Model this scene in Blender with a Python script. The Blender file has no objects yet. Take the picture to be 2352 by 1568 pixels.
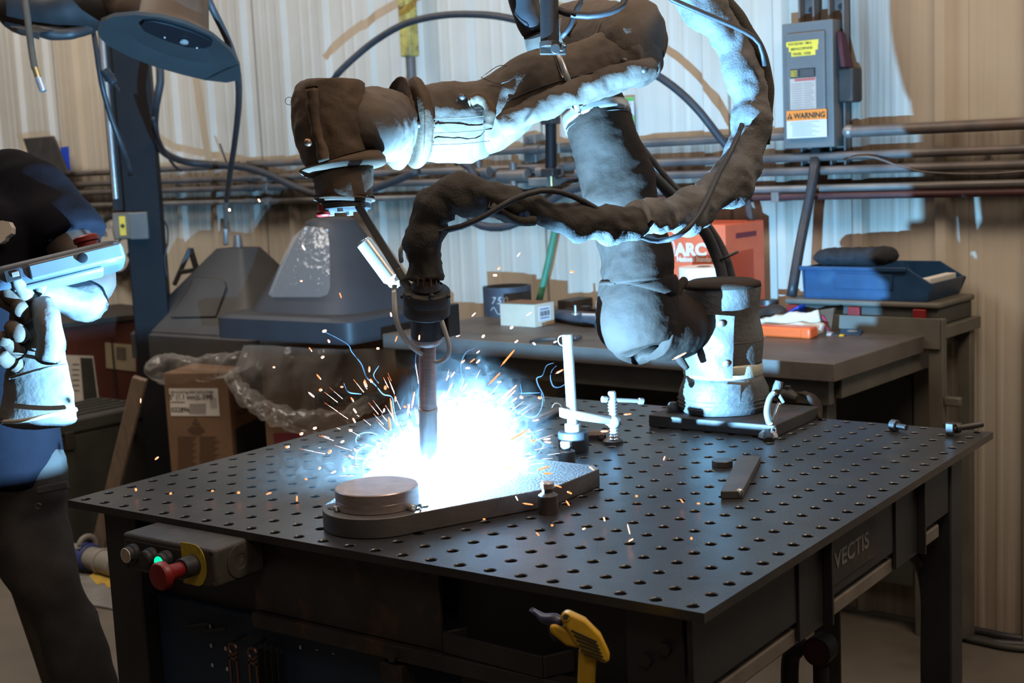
import bpy, math, random
import numpy as np
from mathutils import Vector, Matrix, Euler, noise

S = bpy.context.scene
COL = S.collection
R = math.radians

# ------------------------------------------------------------------ camera
CE = Euler((1.4369, 0.0460, 0.6257), 'XYZ')
C0 = Vector((0.7615, -1.3832, 1.4409))
FPX = 3104.06                                   # focal length in pixels of the 2352x1568 frame
cam_data = bpy.data.cameras.new('camera')
cam = bpy.data.objects.new('camera', cam_data)
COL.objects.link(cam)
cam.location = C0
cam.rotation_euler = CE
cam_data.sensor_width = 36.0
cam_data.lens = FPX * 36.0 / 2352.0
cam_data.clip_start = 0.02
cam_data.dof.use_dof = True
cam_data.dof.focus_distance = 2.15
cam_data.dof.aperture_fstop = 7.5
S.camera = cam

# ------------------------------------------------------------------ world, lights, exposure
S.view_settings.view_transform = 'Standard'
S.view_settings.look = 'None'
S.view_settings.gamma = 1.0
S.view_settings.use_curve_mapping = False
S.view_settings.exposure = 0.0
w = bpy.data.worlds.new('world')
S.world = w
w.use_nodes = True
w.node_tree.nodes['Background'].inputs[0].default_value = (1.0, 0.86, 0.74, 1)
w.node_tree.nodes['Background'].inputs[1].default_value = 0.045

def area(name, loc, target, sx, sy, power, color):
    d = bpy.data.lights.new(name, 'AREA')
    d.shape = 'RECTANGLE'; d.size = sx; d.size_y = sy; d.energy = power; d.color = color
    o = bpy.data.objects.new(name, d); COL.objects.link(o)
    o.location = loc
    o.rotation_euler = (Vector(target) - Vector(loc)).to_track_quat('-Z', 'Y').to_euler()
    return o

WARM = (1.0, 0.80, 0.65)
area('ceiling_light_wash', (-1.2, 0.2, 4.3), (-2.0, 3.2, 1.0), 3.6, 1.2, 50, WARM)
area('ceiling_light_left', (-4.2, 0.6, 4.3), (-4.2, 2.6, 1.0), 2.5, 1.2, 95, (1.0, 0.92, 0.82))
area('ceiling_light_front', (1.2, -2.2, 3.6), (-0.8, 0.8, 0.8), 1.5, 1.0, 14, (1.0, 0.85, 0.72))

area('added_fill_right', (1.4, 0.6, 3.8), (-0.2, 2.5, 0.6), 1.4, 0.8, 55, (1.0, 0.80, 0.60))  # added fill lamp, brightens the lower right part of the wall
ARC = Vector((-0.625, 0.265, 0.9355))             # the welding arc itself
d = bpy.data.lights.new('welding_arc_light', 'POINT')
d.energy = 560; d.color = (0.23, 0.58, 1.0); d.shadow_soft_size = 0.003
arc_l = bpy.data.objects.new('welding_arc_light', d); COL.objects.link(arc_l); arc_l.location = ARC

cy = S.cycles
cy.use_denoising = True
cy.max_bounces = 6; cy.diffuse_bounces = 3; cy.glossy_bounces = 3; cy.transmission_bounces = 6
cy.transparent_max_bounces = 12; cy.volume_bounces = 0
cy.caustics_reflective = False; cy.caustics_refractive = False
cy.sample_clamp_indirect = 3.0
cy.volume_step_rate = 1.0
cy.volume_max_steps = 96

# ------------------------------------------------------------------ measuring helpers
CM = CE.to_matrix()
def ray(u, v): return CM @ Vector(((u - 1176) / FPX, -(v - 784) / FPX, -1.0))
def P(u, v, dd): return C0 + ray(u, v) * dd                       # point seen at a pixel, at a depth
def AZ(u, v, z): r = ray(u, v); return C0 + r * ((z - C0.z) / r.z)
def AY(u, v, y): r = ray(u, v); return C0 + r * ((y - C0.y) / r.y)
def AX(u, v, x): r = ray(u, v); return C0 + r * ((x - C0.x) / r.x)
TH = R(-4.0)
WO = Vector((-0.285, 2.47, 0)); EX = Vector((math.cos(TH), math.sin(TH), 0)); EY = Vector((-math.sin(TH), math.cos(TH), 0))
EZ = Vector((0, 0, 1)); X = Vector((1, 0, 0)); Y = Vector((0, 1, 0))
def WP(s, off, z): return WO + EX * s - EY * off + EZ * z         # along the wall, out from it, up
def WU(u, v, off=0.0):
    r = ray(u, v); t = ((WO - EY * off) - C0).dot(EY) / r.dot(EY); return C0 + r * t
def WS(u, v, off=0.0): p = WU(u, v, off) - WO; return p.dot(EX), p.z

# ------------------------------------------------------------------ materials
MATS = {}
def mat(name, col, rough=0.6, metal=0.0, var=0.18, vs=12.0, bump=0.0, bs=80.0, col2=None, m2s=6.0, m2=0.5,
        emit=None, es=1.0, alpha=1.0, trans=0.0, stretch=None, spec=0.5, coat=0.0, sheen=0.0, rvar=0.0, sub=0.0):
    m = bpy.data.materials.new(name); m.use_nodes = True
    nt = m.node_tree; N = nt.nodes; L = nt.links
    b = N['Principled BSDF']
    b.inputs['Roughness'].default_value = rough; b.inputs['Metallic'].default_value = metal
    b.inputs['Specular IOR Level'].default_value = spec
    b.inputs['Coat Weight'].default_value = coat
    b.inputs['Sheen Weight'].default_value = sheen
    b.inputs['Transmission Weight'].default_value = trans
    b.inputs['Alpha'].default_value = alpha
    if sub: b.inputs['Subsurface Weight'].default_value = sub; b.inputs['Subsurface Radius'].default_value = (.01, .004, .002)
    tc = N.new('ShaderNodeTexCoord'); mp = N.new('ShaderNodeMapping')
    L.new(tc.outputs['Object'], mp.inputs[0])
    if stretch: mp.inputs['Scale'].default_value = stretch
    n1 = N.new('ShaderNodeTexNoise'); n1.inputs['Scale'].default_value = vs; n1.inputs['Detail'].default_value = 6
    L.new(mp.outputs[0], n1.inputs['Vector'])
    r1 = N.new('ShaderNodeValToRGB')
    lo = [max(0, c * (1 - var)) for c in col]; hi = [min(1, c * (1 + var)) for c in col]
    r1.color_ramp.elements[0].position = 0.3; r1.color_ramp.elements[0].color = (*lo, 1)
    r1.color_ramp.elements[1].position = 0.7; r1.color_ramp.elements[1].color = (*hi, 1)
    L.new(n1.outputs['Fac'], r1.inputs[0])
    out = r1.outputs[0]
    if col2:
        n2 = N.new('ShaderNodeTexNoise'); n2.inputs['Scale'].default_value = m2s; n2.inputs['Detail'].default_value = 8
        n2.inputs['Roughness'].default_value = 0.65
        L.new(mp.outputs[0], n2.inputs['Vector'])
        r2 = N.new('ShaderNodeValToRGB'); r2.color_ramp.elements[0].position = 0.62 - 0.25 * m2; r2.color_ramp.elements[1].position = 0.78 - 0.25 * m2
        L.new(n2.outputs['Fac'], r2.inputs[0])
        mx = N.new('ShaderNodeMix'); mx.data_type = 'RGBA'
        L.new(r2.outputs[0], mx.inputs[0]); L.new(out, mx.inputs[6]); mx.inputs[7].default_value = (*col2, 1)
        out = mx.outputs[2]
    L.new(out, b.inputs['Base Color'])
    if rvar:
        mr = N.new('ShaderNodeMapRange'); mr.inputs[3].default_value = rough - rvar; mr.inputs[4].default_value = rough + rvar
        n4 = N.new('ShaderNodeTexNoise'); n4.inputs['Scale'].default_value = vs * 1.7; n4.inputs['Detail'].default_value = 5
        L.new(mp.outputs[0], n4.inputs['Vector']); L.new(n4.outputs['Fac'], mr.inputs[0]); L.new(mr.outputs[0], b.inputs['Roughness'])
    if bump:
        n3 = N.new('ShaderNodeTexNoise'); n3.inputs['Scale'].default_value = bs; n3.inputs['Detail'].default_value = 4
        L.new(mp.outputs[0], n3.inputs['Vector'])
        bp = N.new('ShaderNodeBump'); bp.inputs['Strength'].default_value = bump; bp.inputs['Distance'].default_value = 0.004
        L.new(n3.outputs['Fac'], bp.inputs['Height']); L.new(bp.outputs[0], b.inputs['Normal'])
    if emit:
        b.inputs['Emission Color'].default_value = (*emit, 1); b.inputs['Emission Strength'].default_value = es
    MATS[name] = m
    return m

M_TOP = mat('tabletop_steel', (0.085, 0.083, 0.086), 0.33, 0.75, 0.22, 5, 0.12, 220, (0.13, 0.12, 0.115), 9, 0.25, rvar=0.12)
M_BLK = mat('black_powder_coat', (0.022, 0.021, 0.022), 0.5, 0.0, 0.3, 10, 0.1, 300)
M_BLKR = mat('rusty_black_steel', (0.04, 0.034, 0.03), 0.6, 0.2, 0.3, 12, 0.15, 150, (0.10, 0.05, 0.03), 14, 0.3)
M_TAN = mat('dusty_beam_steel', (0.16, 0.13, 0.10), 0.7, 0.0, 0.3, 14, 0.1, 100)
M_DSTEEL = mat('dark_steel', (0.10, 0.09, 0.085), 0.45, 0.7, 0.25, 15, 0.1, 160, (0.16, 0.10, 0.07), 12, 0.25)
M_STEEL = mat('bright_steel', (0.50, 0.49, 0.48), 0.33, 0.65, 0.12, 30, 0.04, 200)
M_CHROME = mat('chrome', (0.70, 0.71, 0.73), 0.20, 0.80, 0.05, 30)
M_MACH = mat('machined_steel', (0.46, 0.38, 0.36), 0.30, 0.7, 0.15, 40, 0.05, 300, stretch=(1, 1, 8))
M_PLATE = mat('cut_steel_plate', (0.12, 0.108, 0.104), 0.5, 0.5, 0.2, 12, 0.12, 200, (0.17, 0.155, 0.15), 10, 0.2)
M_LEATH = mat('brown_leather', (0.105, 0.080, 0.062), 0.82, 0.0, 0.25, 9, 0.35, 90, (0.07, 0.05, 0.038), 7, 0.35)
M_LEATHW = mat('dark_brown_leather', (0.085, 0.052, 0.030), 0.8, 0.0, 0.3, 10, 0.4, 80, (0.04, 0.026, 0.018), 9, 0.4)
M_LEATHG = mat('grey_brown_leather', (0.040, 0.028, 0.022), 0.75, 0.0, 0.25, 9, 0.3, 90, (0.022, 0.015, 0.011), 8, 0.3, spec=0.15)
M_SILV = mat('silver_fabric', (0.10, 0.095, 0.09), 0.5, 0.0, 0.25, 14, 0.4, 120, (0.04, 0.036, 0.033), 10, 0.4)
M_STRAP = mat('reflective_strap', (0.55, 0.53, 0.42), 0.45, 0.2, 0.2, 20, 0.2, 200)
M_SLEEVE = mat('grey_woven_sleeve', (0.12, 0.112, 0.108), 0.75, 0.0, 0.25, 22, 0.35, 260, (0.05, 0.045, 0.04), 9, 0.35)
M_SLEEVED = mat('charcoal_woven_sleeve', (0.042, 0.036, 0.031), 0.85, 0.0, 0.25, 18, 0.4, 260, (0.024, 0.020, 0.017), 9, 0.35)
M_RUB = mat('black_rubber', (0.028, 0.027, 0.03), 0.45, 0.0, 0.2, 30, 0.05, 100)
M_RUBG = mat('grey_rubber', (0.035, 0.034, 0.038), 0.55, 0.0, 0.2, 30, 0.05, 100)
M_WCAB = mat('white_cable_jacket', (0.62, 0.62, 0.60), 0.4, 0.0, 0.08, 30)
M_COND = mat('dirty_conduit', (0.145, 0.125, 0.115), 0.5, 0.35, 0.3, 10, 0.1, 90, (0.20, 0.14, 0.10), 8, 0.35)
M_CONDR = mat('red_pipe_paint', (0.06, 0.018, 0.016), 0.55, 0.0, 0.3, 10, 0.1, 90)
M_CONDZ = mat('zinc_conduit', (0.24, 0.22, 0.20), 0.45, 0.5, 0.25, 12, 0.08, 90)
M_BOXG = mat('grey_enamel', (0.135, 0.135, 0.13), 0.5, 0.0, 0.12, 9, 0.05, 120)
M_ORANGE = mat('orange_label', (0.85, 0.24, 0.03), 0.5, 0.0, 0.06)
M_YELLAB = mat('yellow_label', (0.78, 0.55, 0.06), 0.5, 0.0, 0.08)
M_WHLAB = mat('white_label', (0.62, 0.60, 0.62), 0.55, 0.0, 0.06)
M_CRLAB = mat('faded_cream_label', (0.48, 0.38, 0.31), 0.6, 0.0, 0.1)
M_REDLAB = mat('red_label_bar', (0.45, 0.10, 0.08), 0.6, 0.0, 0.1)
M_INK = mat('black_ink', (0.015, 0.014, 0.014), 0.6, 0.0, 0.05)
M_INKG = mat('grey_ink', (0.20, 0.18, 0.17), 0.6, 0.0, 0.05)
M_INKB = mat('brown_box_ink', (0.10, 0.055, 0.032), 0.7, 0.0, 0.1)
M_INKW = mat('white_ink', (0.75, 0.73, 0.70), 0.6, 0.0, 0.05)
M_CARD = mat('cardboard', (0.19, 0.108, 0.06), 0.8, 0.0, 0.1, 10, 0.08, 60)
M_CARDL = mat('pale_cardboard', (0.55, 0.46, 0.34), 0.8, 0.0, 0.08, 10, 0.06, 60, (0.40, 0.24, 0.12), 5, 0.1)
M_CARDO = mat('orange_red_cardboard', (0.72, 0.13, 0.05), 0.6, 0.0, 0.08)
M_CARDR = mat('dark_red_print', (0.16, 0.02, 0.03), 0.7, 0.0, 0.1)
M_MAROON = mat('dark_maroon_lever', (0.05, 0.008, 0.018), 0.6, 0.0, 0.1)
M_PRINTB = mat('blue_black_print', (0.02, 0.022, 0.035), 0.6, 0.0, 0.2)
M_HOOD = mat('charcoal_hood_plastic', (0.030, 0.030, 0.034), 0.55, 0.0, 0.15, 8, 0.1, 120)
M_HOOD2 = mat('grey_hood_plastic', (0.045, 0.042, 0.040), 0.6, 0.0, 0.15, 8, 0.15, 100)
M_BLUEST = mat('navy_blue_post_paint', (0.006, 0.006, 0.008), 0.6, 0.0, 0.2, 12, 0.1, 100, spec=0.25)
M_BLUEC = mat('blue_cabinet_paint', (0.012, 0.030, 0.062), 0.6, 0.0, 0.2, 12, 0.05, 100)
M_REDC = mat('dark_red_cabinet_paint', (0.12, 0.035, 0.025), 0.5, 0.0, 0.2, 6)
M_PAPER = mat('white_paper', (0.68, 0.64, 0.58), 0.8, 0.0, 0.05)
M_PAPERY = mat('yellowed_paper', (0.50, 0.40, 0.26), 0.8, 0.0, 0.08)
M_FUME = mat('blue_grey_fume_hood_paint', (0.022, 0.024, 0.024), 0.6, 0.0, 0.15, 6, 0.1, 150)
M_FUMEB = mat('brown_duct_cloth', (0.11, 0.085, 0.07), 0.7, 0.0, 0.2, 8, 0.1, 80)
M_BRONZE = mat('bronze_fitting', (0.30, 0.17, 0.11), 0.4, 0.8, 0.2, 20)
M_BRASS = mat('brass_fitting', (0.55, 0.42, 0.20), 0.35, 0.9, 0.2, 20)
M_GASY = mat('worn_yellow_pipe_paint', (0.42, 0.33, 0.08), 0.55, 0.0, 0.3, 25, 0.1, 80, (0.10, 0.09, 0.07), 22, 0.45)
M_GREEN = mat('green_hose', (0.05, 0.22, 0.13), 0.5, 0.0, 0.15)
M_GREENS = mat('green_sign_band', (0.12, 0.45, 0.08), 0.5, 0.0, 0.1)
M_BIN = mat('blue_plastic_bin', (0.014, 0.050, 0.115), 0.4, 0.0, 0.2, 20, 0.1, 90, (0.03, 0.08, 0.15), 14, 0.25)
M_BINB = mat('bright_blue_plastic', (0.01, 0.05, 0.40), 0.35, 0.0, 0.15)
M_BRIST = mat('black_bristles', (0.018, 0.018, 0.022), 0.9, 0.0, 0.3, 60, 0.8, 400)
M_BENCH = mat('bench_steel', (0.13, 0.11, 0.095), 0.5, 0.25, 0.25, 6, 0.1, 90, (0.08, 0.066, 0.056), 5, 0.4, rvar=0.1)
M_BENCHG = mat('olive_grey_bench_paint', (0.11, 0.10, 0.08), 0.6, 0.0, 0.2, 10, 0.08, 90)
M_PIPEB = mat('blackened_pipe', (0.055, 0.058, 0.07), 0.6, 0.2, 0.3, 14, 0.1, 120)
M_ORPL = mat('orange_plastic', (0.75, 0.11, 0.02), 0.4, 0.0, 0.08)
M_GLOVE = mat('pale_goat_leather', (0.17, 0.155, 0.14), 0.75, 0.0, 0.12, 18, 0.5, 60, (0.05, 0.035, 0.025), 9, 0.2)
M_GLOVEB = mat('sooty_brown_leather', (0.10, 0.07, 0.05), 0.8, 0.0, 0.2, 18, 0.35, 60, (0.035, 0.022, 0.015), 12, 0.45)
M_GLW = mat('white_work_glove', (0.60, 0.54, 0.46), 0.8, 0.0, 0.1, 18, 0.2, 60, (0.42, 0.28, 0.15), 12, 0.3)
M_CRIM = mat('crimson_trim', (0.30, 0.015, 0.05), 0.7, 0.0, 0.1)
M_SKIN = mat('skin', (0.085, 0.062, 0.05), 0.55, 0.0, 0.08, 30, 0.1, 160, sub=0.15)
M_HAIR = mat('dark_hair', (0.03, 0.02, 0.015), 0.7, 0.0, 0.3, 60, 0.5, 300)
M_SHIRT = mat('navy_shirt_cloth', (0.007, 0.0065, 0.010), 0.95, 0.0, 0.12, 40, 0.2, 500, spec=0.1)
M_PRINTC = mat('cream_shirt_print', (0.62, 0.55, 0.48), 0.8, 0.0, 0.1)
M_PANTS = mat('grey_brown_work_trousers', (0.045, 0.036, 0.030), 0.9, 0.0, 0.2, 20, 0.3, 300)
M_PEND = mat('grey_blue_pendant_plastic', (0.06, 0.075, 0.10), 0.45, 0.0, 0.08, 30)
M_PENDL = mat('pale_pendant_plastic', (0.13, 0.15, 0.165), 0.4, 0.0, 0.06, 30)
M_REDB = mat('red_button_plastic', (0.20, 0.010, 0.009), 0.4, 0.0, 0.1, 40)
M_BTN = mat('pale_button_cap', (0.45, 0.33, 0.24), 0.5, 0.0, 0.2)
M_GRN = mat('lit_green_lens', (0.02, 0.6, 0.2), 0.3, 0.0, 0.0, emit=(0.0, 1.0, 0.25), es=2.2)
M_YEL = mat('worn_yellow_plastic', (0.58, 0.33, 0.015), 0.5, 0.0, 0.12, 20, 0.1, 80, (0.45, 0.24, 0.02), 14, 0.3)
M_YELD = mat('scuffed_yellow_paint', (0.50, 0.36, 0.03), 0.7, 0.0, 0.2, 40, 0.2, 200, (0.10, 0.08, 0.04), 40, 0.35)
M_NAVY = mat('dark_violet_plastic', (0.03, 0.026, 0.06), 0.35, 0.0, 0.1)
M_CTRL = mat('worn_control_box_paint', (0.05, 0.042, 0.036), 0.6, 0.0, 0.25, 30, 0.1, 200, (0.09, 0.075, 0.06), 25, 0.25)
M_COPP = mat('copper_tool_steel', (0.22, 0.12, 0.09), 0.4, 0.8, 0.2, 30)
M_ROLL = mat('white_roll_paper', (0.85, 0.84, 0.86), 0.6, 0.0, 0.03)
M_TIMB = mat('weathered_wood', (0.20, 0.145, 0.105), 0.8, 0.0, 0.2, 10, 0.15, 60, stretch=(8, 8, 1))
M_CLOCK = mat('clock_face', (0.62, 0.60, 0.55), 0.6, 0.0, 0.03)
M_GCASE = mat('olive_black_case', (0.045, 0.045, 0.038), 0.6, 0.0, 0.2, 10, 0.1, 100)
M_PVC = mat('grey_pipe_fitting', (0.24, 0.22, 0.19), 0.6, 0.0, 0.2, 12, 0.1, 80)
M_BLUEF = mat('blue_flange', (0.04, 0.06, 0.22), 0.5, 0.0, 0.15)
M_SCORCH = mat('weld_soot', (0.02, 0.02, 0.022), 0.7, 0.1, 0.3, 60)

# spark: incandescent steel;  smoke: scattering volume lit by the arc
M_SPARK = mat('incandescent_steel', (0.1, 0.03, 0.01), 0.6, emit=(1.0, 0.22, 0.07), es=2.6)
M_SPARKH = mat('white_hot_steel', (0.1, 0.05, 0.03), 0.6, emit=(1.0, 0.42, 0.26), es=3.4)
M_ARCC = mat('arc_plasma', (0.1, 0.1, 0.1), 0.6, emit=(0.72, 0.86, 1.0), es=400.0)
M_POOL = mat('molten_weld_pool', (0.1, 0.1, 0.1), 0.6, emit=(0.85, 0.92, 1.0), es=40.0)

def mat_clear(name, tint, alpha, rough):
    m = bpy.data.materials.new(name); m.use_nodes = True; nt = m.node_tree; N = nt.nodes; L = nt.links
    for n in list(N):
        if n.type != 'OUTPUT_MATERIAL': N.remove(n)
    out = [n for n in N if n.type == 'OUTPUT_MATERIAL'][0]
    tr = N.new('ShaderNodeBsdfTransparent'); tr.inputs[0].default_value = (*tint, 1)
    g = N.new('ShaderNodeBsdfGlossy'); g.inputs['Roughness'].default_value = rough; g.inputs[0].default_value = (0.9, 0.9, 0.9, 1)
    df = N.new('ShaderNodeBsdfDiffuse'); df.inputs[0].default_value = (0.75, 0.72, 0.68, 1)
    a1 = N.new('ShaderNodeMixShader'); a1.inputs[0].default_value = 0.35; L.new(df.outputs[0], a1.inputs[1]); L.new(g.outputs[0], a1.inputs[2])
    lw = N.new('ShaderNodeLayerWeight'); lw.inputs[0].default_value = 0.35
    mr = N.new('ShaderNodeMapRange'); mr.inputs[3].default_value = alpha; mr.inputs[4].default_value = min(1, alpha * 4 + 0.15)
    L.new(lw.outputs['Facing'], mr.inputs[0])
    mx = N.new('ShaderNodeMixShader'); L.new(mr.outputs[0], mx.inputs[0]); L.new(tr.outputs[0], mx.inputs[1]); L.new(a1.outputs[0], mx.inputs[2])
    tc = N.new('ShaderNodeTexCoord'); n3 = N.new('ShaderNodeTexNoise'); n3.inputs['Scale'].default_value = 22; n3.inputs['Detail'].default_value = 4
    L.new(tc.outputs['Object'], n3.inputs['Vector'])
    bp = N.new('ShaderNodeBump'); bp.inputs['Strength'].default_value = 0.7; bp.inputs['Distance'].default_value = 0.01
    L.new(n3.outputs['Fac'], bp.inputs['Height']); L.new(bp.outputs[0], g.inputs['Normal'])
    L.new(mx.outputs[0], out.inputs['Surface'])
    return m
M_BAG = mat_clear('clear_polythene', (0.97, 0.96, 0.95), 0.05, 0.20)
M_VISOR = mat_clear('clear_window_sheet', (0.93, 0.93, 0.93), 0.10, 0.08)

# the painted sheet-metal wall: cream paint, vertical run marks, soot along the conduit band and at the foot
def wall_mat():
    m = bpy.data.materials.new('stained_cream_sheet_metal'); m.use_nodes = True; nt = m.node_tree; N = nt.nodes; L = nt.links
    b = N['Principled BSDF']; b.inputs['Roughness'].default_value = 0.55
    tc = N.new('ShaderNodeTexCoord')
    def nz(scale, stretch, detail=6, rgh=0.6):
        mp = N.new('ShaderNodeMapping'); mp.inputs['Scale'].default_value = stretch
        n = N.new('ShaderNodeTexNoise'); n.inputs['Scale'].default_value = scale; n.inputs['Detail'].default_value = detail; n.inputs['Roughness'].default_value = rgh
        L.new(tc.outputs['Object'], mp.inputs[0]); L.new(mp.outputs[0], n.inputs['Vector']); return n.outputs['Fac']
    def ramp(inp, p0, p1, c0=0, c1=1):
        r = N.new('ShaderNodeMapRange'); r.inputs[1].default_value = p0; r.inputs[2].default_value = p1; r.inputs[3].default_value = c0; r.inputs[4].default_value = c1
        L.new(inp, r.inputs[0]); return r.outputs[0]
    def math_(op, a, c):
        k = N.new('ShaderNodeMath'); k.operation = op
        for i, q in enumerate((a, c)):
            if isinstance(q, (int, float)): k.inputs[i].default_value = q
            else: L.new(q, k.inputs[i])
        return k.outputs[0]
    def mixc(f, a, c):
        x = N.new('ShaderNodeMix'); x.data_type = 'RGBA'
        L.new(f, x.inputs[0])
        for i, q in ((6, a), (7, c)):
            if isinstance(q, tuple): x.inputs[i].default_value = (*q, 1)
            else: L.new(q, x.inputs[i])
        return x.outputs[2]
    streak = nz(1.0, (28, 28, 0.7)); fine = nz(1.0, (110, 110, 2.0)); blot = nz(2.2, (1, 1, 1))
    sep = N.new('ShaderNodeSeparateXYZ'); L.new(tc.outputs['Object'], sep.inputs[0]); z = sep.outputs[2]
    base = mixc(ramp(blot, 0.35, 0.7), (0.60, 0.55, 0.47), (0.52, 0.46, 0.37))
    base = mixc(ramp(streak, 0.50, 0.85, 0, 0.34), base, (0.42, 0.33, 0.23))
    base = mixc(ramp(fine, 0.55, 0.85, 0, 0.16), base, (0.36, 0.29, 0.21))
    # soot band at the conduits (1.27..1.50 m), fading out below
    up = ramp(z, 1.50, 1.45, 0, 1); dn = ramp(z, 1.16, 1.29, 0, 1)
    band = math_('MULTIPLY', up, dn); band = math_('MULTIPLY', band, ramp(streak, 0.25, 0.6, 0.45, 1.0))
    base = mixc(math_('MULTIPLY', band, 0.80), base, (0.10, 0.065, 0.04))
    dirt = math_('MULTIPLY', ramp(z, 1.0, 0.1, 0.0, 0.85), ramp(streak, 0.2, 0.7, 0.4, 1.0))
    base = mixc(dirt, base, (0.16, 0.10, 0.06))
    # darker brown patch around the right side of the switch box
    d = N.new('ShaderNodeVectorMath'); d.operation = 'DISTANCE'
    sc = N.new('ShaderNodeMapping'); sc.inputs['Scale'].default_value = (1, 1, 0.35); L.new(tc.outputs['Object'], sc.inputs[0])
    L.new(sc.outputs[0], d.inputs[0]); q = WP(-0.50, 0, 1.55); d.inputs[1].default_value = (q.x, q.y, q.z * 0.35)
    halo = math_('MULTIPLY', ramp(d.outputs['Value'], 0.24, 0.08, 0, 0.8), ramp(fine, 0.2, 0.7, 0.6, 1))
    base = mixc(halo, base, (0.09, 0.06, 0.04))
    L.new(base, b.inputs['Base Color'])
    bp = N.new('ShaderNodeBump'); bp.inputs['Strength'].default_value = 0.08; bp.inputs['Distance'].default_value = 0.004
    L.new(blot, bp.inputs['Height']); L.new(bp.outputs[0], b.inputs['Normal'])
    return m
M_WALL = wall_mat()
M_FLOOR = mat('stained_concrete', (0.12, 0.10, 0.08), 0.8, 0.0, 0.2, 3, 0.25, 60, (0.07, 0.055, 0.045), 2.5, 0.4)
M_FLOORY = mat('worn_yellow_floor_paint', (0.45, 0.28, 0.04), 0.8, 0.0, 0.2, 20, 0.1, 60)
M_SLAB = mat('grey_steel_floor_plate', (0.20, 0.19, 0.18), 0.7, 0.1, 0.25, 12, 0.3, 60)
# ------------------------------------------------------------------ mesh builder
ROOTLOC = {}
def frame_of(d, up=None):
    d = d.normalized(); a = up if up is not None else (EZ if abs(d.z) < 0.9 else Y)
    x = d.cross(a).normalized(); y = x.cross(d).normalized(); return x, y, d

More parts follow.
